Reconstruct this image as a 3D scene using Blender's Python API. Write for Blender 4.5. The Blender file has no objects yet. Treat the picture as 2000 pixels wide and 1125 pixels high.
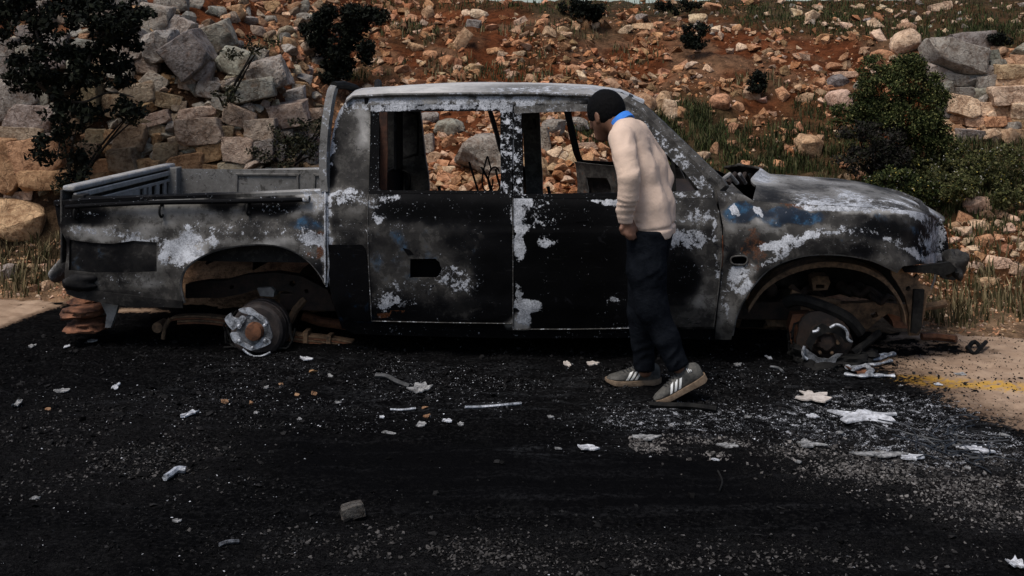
import bpy, bmesh, math, random
import numpy as np
from mathutils import Vector, Matrix
from mathutils.geometry import delaunay_2d_cdt

random.seed(7)
RNG = np.random.default_rng(11)
SC = bpy.context.scene
COL = SC.collection

# ---------------------------------------------------------------- camera, sky, sun, exposure
F, CX, YH, H = 2160.0, 1000.0, 130.0, 1.6      # focal length in photo pixels, principal column, horizon row, eye height
cam = bpy.data.cameras.new('camera')
cam.sensor_width = 36.0
cam.lens = 36.0 * F / 2000.0
cam.shift_y = -(562.5 - YH) / 2000.0
cam.clip_start, cam.clip_end = 0.05, 2000.0
cam_o = bpy.data.objects.new('camera', cam)
cam_o.location = (0, 0, H)
cam_o.rotation_euler = (math.radians(90), 0, 0)
COL.objects.link(cam_o)
SC.camera = cam_o

SUN_EL, SUN_AZ = 62.0, 222.0                    # azimuth clockwise from +Y (the view direction)
world = bpy.data.worlds.new('World')
SC.world = world
world.use_nodes = True
wn = world.node_tree.nodes
wl = world.node_tree.links
sky = wn.new('ShaderNodeTexSky')
sky.sky_type = 'NISHITA'
sky.sun_disc = False
sky.sun_elevation = math.radians(SUN_EL)
sky.sun_rotation = math.radians(SUN_AZ)
sky.air_density = 1.0
sky.dust_density = 2.5
sky.ozone_density = 0.5
wl.new(sky.outputs[0], wn['Background'].inputs['Color'])
wn['Background'].inputs['Strength'].default_value = 0.066
sun = bpy.data.lights.new('sun', 'SUN')
sun.energy = 1.5
sun.angle = math.radians(24)
sun.color = (1.0, 0.955, 0.90)
sun_o = bpy.data.objects.new('sun', sun)
sd = Vector((math.sin(math.radians(SUN_AZ)) * math.cos(math.radians(SUN_EL)),
             math.cos(math.radians(SUN_AZ)) * math.cos(math.radians(SUN_EL)), math.sin(math.radians(SUN_EL))))
sun_o.rotation_euler = sd.to_track_quat('Z', 'Y').to_euler()
COL.objects.link(sun_o)
SC.view_settings.view_transform = 'Standard'
SC.view_settings.look = 'None'
SC.view_settings.gamma = 1.0
SC.view_settings.exposure = 0.95
SC.view_settings.use_curve_mapping = False

# ---------------------------------------------------------------- maths helpers
def hash3(i, j, k, seed):
    h = (i * 374761393 + j * 668265263 + k * 2147483647 + seed * 974711) & 0xFFFFFFFF
    h = ((h ^ (h >> 13)) * 1274126177) & 0xFFFFFFFF
    h = (h ^ (h >> 16)) & 0xFFFFFFFF
    return h.astype(np.float64) / 4294967295.0

def vnoise(x, y, z=None, seed=0):
    x = np.asarray(x, float); y = np.asarray(y, float)
    z = np.zeros_like(x) if z is None else np.asarray(z, float)
    xi, yi, zi = np.floor(x).astype(np.int64), np.floor(y).astype(np.int64), np.floor(z).astype(np.int64)
    fx, fy, fz = x - xi, y - yi, z - zi
    fx, fy, fz = [t * t * (3 - 2 * t) for t in (fx, fy, fz)]
    r = 0
    for a in (0, 1):
        for b in (0, 1):
            for c in (0, 1):
                wgt = (fx if a else 1 - fx) * (fy if b else 1 - fy) * (fz if c else 1 - fz)
                r = r + wgt * hash3(xi + a, yi + b, zi + c, seed)
    return r * 2 - 1

def fbm(x, y, z=None, seed=0, octaves=4, gain=0.5):
    r, a, s = 0, 1.0, 1.0
    for o in range(octaves):
        r = r + a * vnoise(np.asarray(x) * s, np.asarray(y) * s, None if z is None else np.asarray(z) * s, seed + o * 17)
        a *= gain; s *= 2.03
    return r

def sstep(a, b, x):
    t = np.clip((np.asarray(x, float) - a) / (b - a), 0, 1)
    return t * t * (3 - 2 * t)

def P(px, py, Y):
    """photo pixel at a given distance -> world point"""
    return Vector(((px - CX) * Y / F, Y, H - (py - YH) * Y / F))

def G(px, py, z=0.0):
    """photo pixel on the level road -> world point"""
    Y = (H - z) * F / (py - YH)
    return Vector(((px - CX) * Y / F, Y, z))

def proj(X, Y, Z):
    return CX + F * X / Y, YH + F * (H - Z) / Y

# ---------------------------------------------------------------- object helpers
def mesh_from(name, V, Fc, mat=None, smooth=True, sharp=None, attrs=None):
    me = bpy.data.meshes.new(name)
    V = np.asarray(V, float)
    me.from_pydata(V.tolist() if len(V) else [], [], [tuple(int(i) for i in f) for f in Fc])
    if mat is not None:
        me.materials.append(mat)
    for an, arr in (attrs or {}).items():
        a = me.color_attributes.new(an, 'FLOAT_COLOR', 'POINT')
        arr = np.asarray(arr, np.float32)
        if arr.shape[1] == 3:
            arr = np.concatenate([arr, np.ones((len(arr), 1), np.float32)], 1)
        a.data.foreach_set('color', arr.ravel())
    me.polygons.foreach_set('use_smooth', [smooth] * len(me.polygons))
    if smooth and sharp:
        me.set_sharp_from_angle(angle=math.radians(sharp))
    me.update()
    return me

def link(name, me, parent=None, loc=(0, 0, 0), rot=(0, 0, 0), scale=(1, 1, 1)):
    o = bpy.data.objects.new(name, me)
    COL.objects.link(o)
    o.parent = parent
    o.location, o.rotation_euler, o.scale = loc, rot, scale
    return o

def tag(o, label=None, cat=None, group=None, kind=None):
    if label: o['label'] = label
    if cat: o['category'] = cat
    if group: o['group'] = group
    if kind: o['kind'] = kind
    return o

class MB:
    """collects shapes into one mesh"""
    def __init__(self):
        self.V, self.F = [], []
    def add(self, V, Fc):
        n = len(self.V)
        self.V += [tuple(v) for v in V]
        self.F += [tuple(i + n for i in f) for f in Fc]
        return self
    def box(self, c, d, rot=None):
        c = Vector(c)
        vs = []
        for x in (-.5, .5):
            for y in (-.5, .5):
                for z in (-.5, .5):
                    v = Vector((x * d[0], y * d[1], z * d[2]))
                    if rot is not None: v = rot @ v
                    vs.append(c + v)
        return self.add(vs, [(0, 1, 3, 2), (4, 6, 7, 5), (0, 4, 5, 1), (2, 3, 7, 6), (0, 2, 6, 4), (1, 5, 7, 3)])
    def tube(self, pts, r, n=8, cap=True, flat=1.0):
        pts = [Vector(p) for p in pts]
        rs = r if isinstance(r, (list, tuple)) else [r] * len(pts)
        vs, fs = [], []
        up = Vector((0, 0, 1))
        prev = None
        for i, p in enumerate(pts):
            t = (pts[min(i + 1, len(pts) - 1)] - pts[max(i - 1, 0)])
            t = t.normalized() if t.length > 1e-9 else Vector((1, 0, 0))
            if prev is None:
                a = t.cross(up)
                if a.length < .1: a = t.cross(Vector((0, 1, 0)))
                a.normalize()
            else:
                a = (prev - t * prev.dot(t)).normalized()
            prev = a
            b = t.cross(a)
            for k in range(n):
                th = 2 * math.pi * k / n
                vs.append(p + (a * math.cos(th) + b * math.sin(th) * flat) * rs[i])
        for i in range(len(pts) - 1):
            for k in range(n):
                k2 = (k + 1) % n
                fs.append((i * n + k, i * n + k2, (i + 1) * n + k2, (i + 1) * n + k))
        if cap:
            fs.append(tuple(range(n - 1, -1, -1)))
            m = (len(pts) - 1) * n
            fs.append(tuple(range(m, m + n)))
        return self.add(vs, fs)
    def lathe(self, c, axis, prof, n=24, jag=None):
        """prof: (distance along axis, radius)"""
        c, axis = Vector(c), Vector(axis).normalized()
        a = axis.cross(Vector((0, 0, 1)))
        if a.length < .1: a = axis.cross(Vector((1, 0, 0)))
        a.normalize(); b = axis.cross(a)
        vs, fs = [], []
        for (h, r) in prof:
            for k in range(n):
                th = 2 * math.pi * k / n
                rr = r * (jag(th) if jag else 1)
                vs.append(c + axis * h + (a * math.cos(th) + b * math.sin(th)) * rr)
        for i in range(len(prof) - 1):
            for k in range(n):
                k2 = (k + 1) % n
                fs.append((i * n + k, i * n + k2, (i + 1) * n + k2, (i + 1) * n + k))
        fs.append(tuple(range(n - 1, -1, -1)))
        m = (len(prof) - 1) * n
        fs.append(tuple(range(m, m + n)))
        return self.add(vs, fs)
    def build(self, name, mat, parent=None, smooth=True, sharp=35, loc=(0, 0, 0), rot=(0, 0, 0), attrs=None):
        me = mesh_from(name, self.V, self.F, mat, smooth, sharp, attrs)
        bm = bmesh.new(); bm.from_mesh(me)
        bmesh.ops.recalc_face_normals(bm, faces=bm.faces)
        bm.to_mesh(me); bm.free()
        if smooth and sharp: me.set_sharp_from_angle(angle=math.radians(sharp))
        return link(name, me, parent, loc, rot)

def resample(poly, step, closed=True):
    pts = [np.array(p, float) for p in poly]
    out = []
    n = len(pts)
    for i in range(n if closed else n - 1):
        a, b = pts[i], pts[(i + 1) % n]
        m = max(1, int(math.ceil(np.linalg.norm(b - a) / step)))
        for k in range(m):
            out.append(a + (b - a) * k / m)
    if not closed: out.append(pts[-1])
    return np.array(out)

def smooth_line(pts, n=6, closed=False):
    """Catmull-Rom through 2-D or 3-D points"""
    pts = [np.array(p, float) for p in pts]
    out = []
    m = len(pts)
    for i in range(m if closed else m - 1):
        if closed:
            p0, p1, p2, p3 = pts[i - 1], pts[i], pts[(i + 1) % m], pts[(i + 2) % m]
        else:
            p0, p1, p2, p3 = pts[max(i - 1, 0)], pts[i], pts[i + 1], pts[min(i + 2, m - 1)]
        for k in range(n):
            t = k / n
            out.append(.5 * ((2 * p1) + (-p0 + p2) * t + (2 * p0 - 5 * p1 + 4 * p2 - p3) * t * t + (-p0 + 3 * p1 - 3 * p2 + p3) * t ** 3))
    if not closed: out.append(pts[-1])
    return out

def in_poly(x, y, poly):
    inside = np.zeros(np.shape(x), bool)
    n = len(poly)
    j = n - 1
    for i in range(n):
        xi, yi = poly[i]; xj, yj = poly[j]
        cond = ((yi > y) != (yj > y)) & (x < (xj - xi) * (y - yi) / (yj - yi + 1e-12) + xi)
        inside ^= cond
        j = i
    return inside

# ---------------------------------------------------------------- materials
MATS = {}
def new_mat(name):
    m = bpy.data.materials.new(name)
    m.use_nodes = True
    MATS[name] = m
    return m, m.node_tree.nodes, m.node_tree.links, m.node_tree.nodes['Principled BSDF']

class NT:
    def __init__(self, m):
        self.n, self.l = m.node_tree.nodes, m.node_tree.links
    def node(self, t, **kw):
        nd = self.n.new(t)
        for k, v in kw.items(): setattr(nd, k, v)
        return nd
    def put(self, sock, v):
        if isinstance(v, bpy.types.NodeSocket): self.l.new(v, sock)
        else: sock.default_value = v
    def math(self, op, a, b=0.0, c=None, clamp=False):
        nd = self.node('ShaderNodeMath', operation=op, use_clamp=clamp)
        self.put(nd.inputs[0], a); self.put(nd.inputs[1], b)
        if c is not None: self.put(nd.inputs[2], c)
        return nd.outputs[0]
    def noise(self, scale, detail=5, rough=.6, vec=None, dist=0.0):
        nd = self.node('ShaderNodeTexNoise')
        nd.inputs['Scale'].default_value = scale
        nd.inputs['Detail'].default_value = detail
        nd.inputs['Roughness'].default_value = rough
        nd.inputs['Distortion'].default_value = dist
        if vec is not None: self.l.new(vec, nd.inputs['Vector'])
        return nd.outputs['Fac']
    def ss(self, lo, hi, x):
        nd = self.node('ShaderNodeMapRange', interpolation_type='SMOOTHSTEP')
        self.put(nd.inputs['Value'], x); self.put(nd.inputs['From Min'], lo); self.put(nd.inputs['From Max'], hi)
        return nd.outputs['Result']
    def mix(self, f, a, b, blend='MIX'):
        nd = self.node('ShaderNodeMix', data_type='RGBA', blend_type=blend)
        self.put(nd.inputs[0], f); self.put(nd.inputs[6], a); self.put(nd.inputs[7], b)
        return nd.outputs[2]
    def mixf(self, f, a, b):
        nd = self.node('ShaderNodeMix', data_type='FLOAT')
        self.put(nd.inputs[0], f); self.put(nd.inputs[2], a); self.put(nd.inputs[3], b)
        return nd.outputs[0]
    def ramp(self, x, stops):
        nd = self.node('ShaderNodeValToRGB')
        el = nd.color_ramp.elements
        while len(el) < len(stops): el.new(.5)
        for e, (p, c) in zip(el, stops):
            e.position = p; e.color = (*c, 1)
        self.l.new(x, nd.inputs[0])
        return nd.outputs['Color']
    def bump(self, h, strength=.3, dist=.02):
        nd = self.node('ShaderNodeBump')
        nd.inputs['Strength'].default_value = strength
        nd.inputs['Distance'].default_value = dist
        self.l.new(h, nd.inputs['Height'])
        return nd.outputs['Normal']
    def attr(self, name):
        return self.node('ShaderNodeAttribute', attribute_name=name)
    def objco(self):
        return self.node('ShaderNodeTexCoord').outputs['Object']

def simple_mat(name, c1, c2, scale=20, rough=.8, bump=.2, bdist=.01, spec=.3, metallic=0.0, detail=6):
    m, n, l, b = new_mat(name)
    t = NT(m)
    co = t.objco()
    f = t.noise(scale, detail, .65, co)
    f2 = t.noise(scale * 4.3, 4, .6, co)
    mask = t.ss(.35, .65, t.math('ADD', t.math('MULTIPLY', f, .7), t.math('MULTIPLY', f2, .3)))
    l.new(t.mix(mask, (*c1, 1), (*c2, 1)), b.inputs['Base Color'])
    b.inputs['Roughness'].default_value = rough
    b.inputs['Specular IOR Level'].default_value = spec
    b.inputs['Metallic'].default_value = metallic
    if bump: l.new(t.bump(f2, bump, bdist), b.inputs['Normal'])
    return m

# burnt sheet metal: attribute burn = (white flake cover, soot..bare metal, rust, heat blue)
def burnt_mat(name='burnt_metal', fscale=30.0):
    m, n, l, b = new_mat(name)
    t = NT(m)
    co = t.objco()
    a = t.attr('burn')
    sep = t.node('ShaderNodeSeparateColor')
    l.new(a.outputs['Color'], sep.inputs[0])
    R, Gc, B = sep.outputs[0], sep.outputs[1], sep.outputs[2]
    A = a.outputs['Alpha']
    nf = t.noise(fscale, 9, .74, co, .3)
    nb = t.noise(7.0, 5, .6, co, .4)
    nm = t.noise(3.1, 6, .6, co)
    fine = t.noise(150, 4, .6, co)
    nh = t.noise(14.0, 10, .74, co, .45)
    stops = [(0, (.0012, .0012, .0014)), (.10, (.0038, .0038, .0044)), (.34, (.060, .056, .051)), (.68, (.21, .203, .193)), (1, (.45, .43, .405))]
    mot = t.math('SUBTRACT', t.math('ADD', t.math('MULTIPLY', nb, .45), t.math('MULTIPLY', nf, .55)), .5)
    lo = t.math('ADD', t.math('MULTIPLY', Gc, .74), t.math('MULTIPLY', mot, t.math('MULTIPLY_ADD', Gc, 1.0, .03)))
    hi = t.math('ADD', t.math('MULTIPLY', Gc, 1.06), t.math('MULTIPLY', mot, t.math('MULTIPLY_ADD', Gc, 1.3, .04)))
    gth = t.math('MULTIPLY_ADD', Gc, -.40, .60)
    gm = t.ss(gth, t.math('ADD', gth, .05), t.math('ADD', t.math('MULTIPLY', nh, .8), t.math('MULTIPLY', nf, .2)))
    base = t.mix(gm, t.ramp(t.math('MAXIMUM', lo, 0.0), stops), t.ramp(t.math('MAXIMUM', hi, 0.0), stops))
    soot2 = t.ss(.60, .625, t.math('ADD', t.math('MULTIPLY', t.noise(8.5, 9, .72, co, .6), .85), t.math('MULTIPLY', nf, .15)))
    base = t.mix(t.math('MULTIPLY', soot2, t.ss(.75, .3, Gc)), base, (.006, .006, .007, 1))
    # thin scratches of brushed-off soot
    sc = t.node('ShaderNodeMapping'); sc.inputs['Scale'].default_value = (9, 60, 120); sc.inputs['Rotation'].default_value = (0, .3, 0); l.new(co, sc.inputs[0])
    scr = t.ss(.66, .74, t.noise(1.0, 3, .6, sc.outputs[0]))
    base = t.mix(t.math('MULTIPLY', scr, t.math('MULTIPLY_ADD', Gc, .5, .04)), base, (.16, .16, .165, 1))
    # heat-blue tint over the soot
    blue = t.ss(.40, .80, t.math('ADD', t.math('MULTIPLY', t.math('SUBTRACT', t.math('ADD', t.math('MULTIPLY', nb, .5), t.math('MULTIPLY', nh, .5)), .5), 1.6), A))
    bcol = t.mix(t.ss(.45, .66, t.noise(14, 6, .65, co)), (.008, .016, .030, 1), (.022, .085, .165, 1))
    base = t.mix(t.math('MULTIPLY', blue, .8), base, bcol)
    # rust
    rn = t.math('ADD', t.math('MULTIPLY', nf, .55), t.math('MULTIPLY', nb, .45))
    rm = t.ss(.46, .58, t.math('ADD', t.math('MULTIPLY', t.math('SUBTRACT', rn, .5), 1.2), t.math('MULTIPLY_ADD', B, .75, .0)))
    rcol = t.mix(t.ss(.4, .65, fine), (.045, .017, .009, 1), (.13, .052, .022, 1))
    base = t.mix(t.math('MULTIPLY', rm, .85), base, rcol)
    # flakes of white residue
    th = t.math('MULTIPLY_ADD', R, -.50, .745)
    comb = t.math('ADD', t.math('MULTIPLY', nf, .52), t.math('ADD', t.math('MULTIPLY', nh, .30), t.math('MULTIPLY', t.noise(70, 5, .7, co), .18)))
    fm = t.ss(th, t.math('ADD', th, .022), comb)
    th2 = t.math('MULTIPLY_ADD', R, -.23, .705)
    speck = t.ss(th2, t.math('ADD', th2, .02), t.math('ADD', t.math('MULTIPLY', t.noise(88, 4, .6, co), .8), t.math('MULTIPLY', nb, .2)))
    fm = t.math('MAXIMUM', fm, speck)
    fcol = t.mix(t.ss(.40, .64, t.math('ADD', t.math('MULTIPLY', fine, .35), t.math('ADD', t.math('MULTIPLY', nm, .25), t.math('MULTIPLY', nh, .4)))), (.13, .135, .145, 1), (.53, .545, .58, 1))
    col = t.mix(fm, base, fcol)
    l.new(col, b.inputs['Base Color'])
    l.new(t.mixf(fm, t.math('MULTIPLY_ADD', fine, .3, .50), .9), b.inputs['Roughness'])
    l.new(t.math('MULTIPLY_ADD', Gc, .30, .025), b.inputs['Specular IOR Level'])
    h = t.math('ADD', t.math('MULTIPLY', fm, .55), t.math('ADD', t.math('MULTIPLY', nb, .8), t.math('MULTIPLY', fine, .22)))
    l.new(t.bump(h, .5, .006), b.inputs['Normal'])
    return m
BURNT = burnt_mat()

def stone_mat(name, use_attr):
    m, n, l, b = new_mat(name)
    t = NT(m)
    co = t.objco()
    geo = t.node('ShaderNodeNewGeometry')
    pos = geo.outputs['Position']
    if use_attr:
        base = t.attr('tint').outputs['Color']
    else:
        oi = t.node('ShaderNodeObjectInfo')
        base = oi.outputs['Color']
    n1 = t.noise(9, 6, .65, pos)
    n2 = t.noise(38, 6, .7, pos)
    n3 = t.noise(140, 3, .6, pos)
    v = t.math('ADD', t.math('MULTIPLY', n1, .5), t.math('MULTIPLY', n2, .5))
    dark = t.mix(1.0, base, (.56, .46, .40, 1), 'MULTIPLY')
    pale = t.mix(1.0, base, (1.32, 1.27, 1.2, 1), 'MULTIPLY')
    c = t.mix(t.ss(.38, .60, v), dark, pale)
    # earth stain and small dark pits
    stain = t.ss(.55, .68, t.noise(15, 4, .6, pos, .5))
    c = t.mix(t.math('MULTIPLY', stain, .5 if use_attr else .22), c, (.19, .085, .034, 1))
    pits = t.ss(.62, .70, n2)
    c = t.mix(t.math('MULTIPLY', pits, .4), c, (.03, .026, .022, 1))
    l.new(c, b.inputs['Base Color'])
    b.inputs['Roughness'].default_value = .92
    b.inputs['Specular IOR Level'].default_value = .15
    vo = t.node('ShaderNodeTexVoronoi', feature='DISTANCE_TO_EDGE'); vo.inputs['Scale'].default_value = 5.5
    wp = t.node('ShaderNodeVectorMath', operation='MULTIPLY_ADD')
    nv_ = t.node('ShaderNodeTexNoise'); nv_.inputs['Scale'].default_value = 7; nv_.inputs['Detail'].default_value = 4; l.new(pos, nv_.inputs['Vector'])
    l.new(nv_.outputs['Color'], wp.inputs[0]); wp.inputs[1].default_value = (.22, .22, .22); l.new(pos, wp.inputs[2])
    l.new(wp.outputs[0], vo.inputs['Vector'])
    crack = t.ss(.0, .022, vo.outputs['Distance'])
    c = t.mix(t.math('MULTIPLY', t.math('SUBTRACT', 1.0, crack), .28), c, (.035, .026, .02, 1))
    l.new(c, b.inputs['Base Color'])
    n1 = t.math('ADD', n1, t.math('MULTIPLY', crack, .2))
    hgt = t.math('ADD', t.math('MULTIPLY', n1, 1.2), t.math('ADD', t.math('MULTIPLY', n2, .7), t.math('MULTIPLY', n3, .25)))
    l.new(t.bump(hgt, .95, .03), b.inputs['Normal'])
    return m
STONE = stone_mat('limestone', False)
STONE_T = stone_mat('limestone_rubble', True)

def tint_mat(name, rough=.8, var=.5, scale=30, bump=.3, bdist=.01, spec=.2, trans=0.0):
    m, n, l, b = new_mat(name)
    t = NT(m)
    geo = t.node('ShaderNodeNewGeometry').outputs['Position']
    f = t.noise(scale, 5, .65, geo)
    c = t.attr('tint').outputs['Color']
    c = t.mix(t.math('MULTIPLY', t.ss(.4, .65, f), var), c, t.mix(1.0, c, (.4, .4, .4, 1), 'MULTIPLY'))
    l.new(c, b.inputs['Base Color'])
    b.inputs['Roughness'].default_value = rough
    b.inputs['Specular IOR Level'].default_value = spec
    if bump: l.new(t.bump(f, bump, bdist), b.inputs['Normal'])
    return m
LEAF = tint_mat('leaf', .75, .3, 8, 0, .01, .1)
CHIP = tint_mat('road_chip', .95, .4, 120, .3, .004, .04)
CHAR = simple_mat('charred_steel', (.003, .003, .0033), (.014, .0135, .0125), 14, .8, .4, .006, .1)
DARKRUST = simple_mat('dark_rust', (.005, .004, .0036), (.026, .015, .010), 18, .8, .5, .006)
RUST = simple_mat('rust', (.05, .021, .011), (.15, .062, .03), 22, .85, .5, .005)
TANRUST = simple_mat('tan_burnt_steel', (.040, .026, .016), (.17, .105, .06), 16, .85, .5, .006)
TERRA = simple_mat('flaking_red_rust', (.022, .011, .008), (.23, .098, .052), 9, .85, .7, .008)
GREYMET = simple_mat('scorched_grey_steel', (.10, .095, .09), (.24, .23, .22), 9, .7, .25, .004)
ALU = simple_mat('melted_aluminium', (.06, .063, .068), (.50, .52, .56), 34, .45, .6, .004, .5, .35)
ALUD = simple_mat('sooty_aluminium', (.018, .018, .019), (.17, .175, .185), 30, .5, .6, .004, .5, .3)
# ---------------------------------------------------------------- the bank beside the road
def edge_Y(X):                       # far edge of the road
    return 7.02 - .165 * np.clip(X, -14, 14)

PX = [-4.6, -3.0, -2.0, -1.45, .2, 1.5, 2.8, 4.2]
PV = [
    [(0, 0), (.3, .13), (.55, .30), (.68, .55), (1.02, 1.78), (1.25, 1.90), (3.3, 2.55), (6, 3.1), (12, 3.6)],
    [(0, 0), (.3, .10), (.50, .20), (.70, .55), (1.08, 1.85), (1.30, 1.95), (3.3, 2.60), (6, 3.0), (12, 3.4)],
    [(0, 0), (.3, .06), (.55, .20), (.75, .50), (1.10, 1.50), (1.40, 1.62), (3.6, 2.15), (5.5, 2.6), (12, 3.0)],
    [(0, 0), (.4, .10), (.75, .28), (1.1, .50), (1.75, 1.00), (2.40, 1.28), (3.9, 1.87), (5.5, 2.34), (12, 2.66)],
    [(0, 0), (.4, .10), (.75, .27), (1.1, .48), (1.75, .93), (2.40, 1.25), (3.9, 1.86), (5.5, 2.33), (12, 2.58)],
    [(0, 0), (.5, .05), (1.0, .20), (1.5, .36), (2.5, .76), (3.60, 1.25), (4.8, 1.74), (6.0, 2.13), (12, 2.68)],
    [(0, 0), (.6, .05), (1.0, .12), (1.6, .28), (2.7, .72), (3.70, 1.20), (4.7, 1.70), (6.0, 2.09), (12, 2.68)],
    [(0, 0), (.6, .05), (1.0, .12), (1.6, .26), (2.8, .68), (3.65, 1.00), (3.95, 1.72), (5.0, 1.92), (12, 2.68)],
]
def bank_smooth(X, Y):
    X, Y = np.asarray(X, float), np.asarray(Y, float)
    v = Y - edge_Y(X)
    zs = np.stack([np.interp(v, [p[0] for p in pv], [p[1] for p in pv]) for pv in PV])
    i = np.clip(np.searchsorted(PX, X) - 1, 0, len(PX) - 2)
    px = np.array(PX)
    t = np.clip((X - px[i]) / (px[i + 1] - px[i]), 0, 1)
    t = t * t * (3 - 2 * t)
    idx = np.indices(X.shape)
    z = zs[(i,) + tuple(idx)] * (1 - t) + zs[(i + 1,) + tuple(idx)] * t
    return np.where(v < 0, -.05, z)
def bank_z(X, Y):
    v = np.asarray(Y) - edge_Y(np.asarray(X, float))
    n = .09 * fbm(np.asarray(X) * 1.1, np.asarray(Y) * 1.1, seed=3, octaves=4) + .022 * fbm(np.asarray(X) * 7, np.asarray(Y) * 7, seed=5, octaves=3)
    return bank_smooth(X, Y) + n * sstep(.05, 1.0, v)

_gx, _gy = np.arange(-9, 9.01, .04), np.arange(5, 22.6, .04)
_GZ = bank_z(*np.meshgrid(_gx, _gy))
def bank_fast(X, Y):
    u = np.clip((X + 9) / .04, 0, len(_gx) - 1.001); v = np.clip((Y - 5) / .04, 0, len(_gy) - 1.001)
    i, j = u.astype(np.int32), v.astype(np.int32)
    u, v = u - i, v - j
    return (_GZ[j, i] * (1 - u) + _GZ[j, i + 1] * u) * (1 - v) + (_GZ[j + 1, i] * (1 - u) + _GZ[j + 1, i + 1] * u) * v
def on_bank(px, py, ymin=6.2):
    px, py = np.atleast_1d(np.asarray(px, float)), np.atleast_1d(np.asarray(py, float))
    if len(px) > 1500:
        a, b_ = zip(*[on_bank(px[k:k + 1500], py[k:k + 1500], ymin) for k in range(0, len(px), 1500)])
        return np.concatenate(a), np.concatenate(b_)
    return _on_bank(px, py, ymin)
def _on_bank(px, py, ymin):
    """photo pixels -> points where the view meets the bank (vectorised)"""
    px, py = np.atleast_1d(np.asarray(px, float)), np.atleast_1d(np.asarray(py, float))
    Ys = np.arange(ymin, 20, .03)
    X = (px[:, None] - CX) / F * Ys[None]
    Z = H - (py[:, None] - YH) / F * Ys[None]
    D = Z - bank_fast(X, np.broadcast_to(Ys, X.shape))
    hit = (D <= 0) & (Ys[None] > edge_Y(X))
    k = np.where(hit.any(1), hit.argmax(1), len(Ys) - 1)
    r = np.arange(len(px))
    return np.stack([X[r, k], Ys[k], Z[r, k]], 1), hit.any(1)

def axis(dense_a, dense_b, step, far_a, far_b):
    mid = list(np.arange(dense_a, dense_b + 1e-6, step))
    lo, s, x = [], step, dense_a
    while x > far_a:
        s *= 1.35; x -= s; lo.append(x)
    hi, s, x = [], step, dense_b
    while x < far_b:
        s *= 1.35; x += s; hi.append(x)
    return np.array(lo[::-1] + mid + hi)

def grid_mesh(X, Y, Z):
    ny, nx = X.shape
    V = np.stack([X, Y, Z], -1).reshape(-1, 3)
    i = np.arange(ny * nx).reshape(ny, nx)
    Fq = np.stack([i[:-1, :-1], i[:-1, 1:], i[1:, 1:], i[1:, :-1]], -1).reshape(-1, 4)
    return V, Fq

def zone(px, py, ells):
    r = np.zeros(np.shape(px))
    for (cx, cy, rx, ry, val) in ells:
        d = ((px - cx) / rx) ** 2 + ((py - cy) / ry) ** 2
        r = np.maximum(r, val * np.clip(1.5 - d, 0, 1))
    return r

# where grass grows (centres and half sizes in photo pixels of the ground)
GRASSY = [(1750, 35, 330, 42, 1), (1250, 18, 260, 22, .9), (860, 10, 160, 16, .7), (1350, 250, 110, 75, 1), (1530, 290, 160, 70, .8), (1800, 370, 260, 70, 1),
          (1950, 300, 160, 60, .9), (800, 70, 60, 26, .5), (1040, 115, 50, 24, .5), (700, 140, 70, 20, .6), (1600, 215, 80, 30, .6), (60, 500, 110, 70, .8), (1900, 540, 140, 80, .6),
          (1900, 470, 150, 70, .45), (1450, 330, 180, 30, .6), (860, 60, 90, 20, .35), (600, 300, 60, 60, .5), (1900, 75, 160, 26, .9), (1480, 170, 60, 26, .35), (1150, 60, 130, 20, .4)]

xs = axis(-5.4, 5.4, .05, -60, 60)
ys = axis(5.6, 16.5, .05, 5.0, 160)
X, Y = np.meshgrid(xs, ys)
Z = bank_z(X, Y)
V, Fq = grid_mesh(X, Y, Z)
v = V[:, 1] - edge_Y(V[:, 0])
ppx, ppy = proj(V[:, 0], V[:, 1], V[:, 2])
gr = zone(ppx, ppy, GRASSY)
gr = np.where(np.abs(V[:, 0]) > 6, .5, gr)
gr = np.where(V[:, 1] > 14, .9, gr)
nz = fbm(V[:, 0] * 1.6, V[:, 1] * 1.6, seed=9)
nf = fbm(V[:, 0] * 6, V[:, 1] * 6, seed=19)
earth = np.array([.105, .033, .0125])[None] * (1 + .35 * nf[:, None]) 
tan = np.array([.22, .135, .08])[None] * (1 + .25 * nf[:, None])
tw = np.clip(sstep(.9, .2, v) + .5 * sstep(.1, .7, nz), 0, 1)[:, None]
tint = earth * (1 - tw) + tan * tw
soil = np.array([.045, .036, .018])[None] * (1 + .3 * nf[:, None])
gw = np.clip(gr + .25 * nz, 0, 1)[:, None] * .85
tint = tint * (1 - gw) + soil * gw
jw = (sstep(-1.2, -1.9, V[:, 0]) * sstep(.45, .6, v) * sstep(1.6, 1.2, v) * .85)[:, None]      # earth tint darkened behind the left wall, for dark joints
tint = np.clip(tint * (1 - jw) + np.array([.035, .022, .013]) * jw, .003, 1)
SOIL = tint_mat('earth_bank', .95, .9, 13, 1.0, .06, .05)
me = mesh_from('hillside', V, Fq, SOIL, True, None, {'tint': tint})
tag(link('hillside', me), 'red earth bank with rubble rising beside the road', kind='structure')

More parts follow.
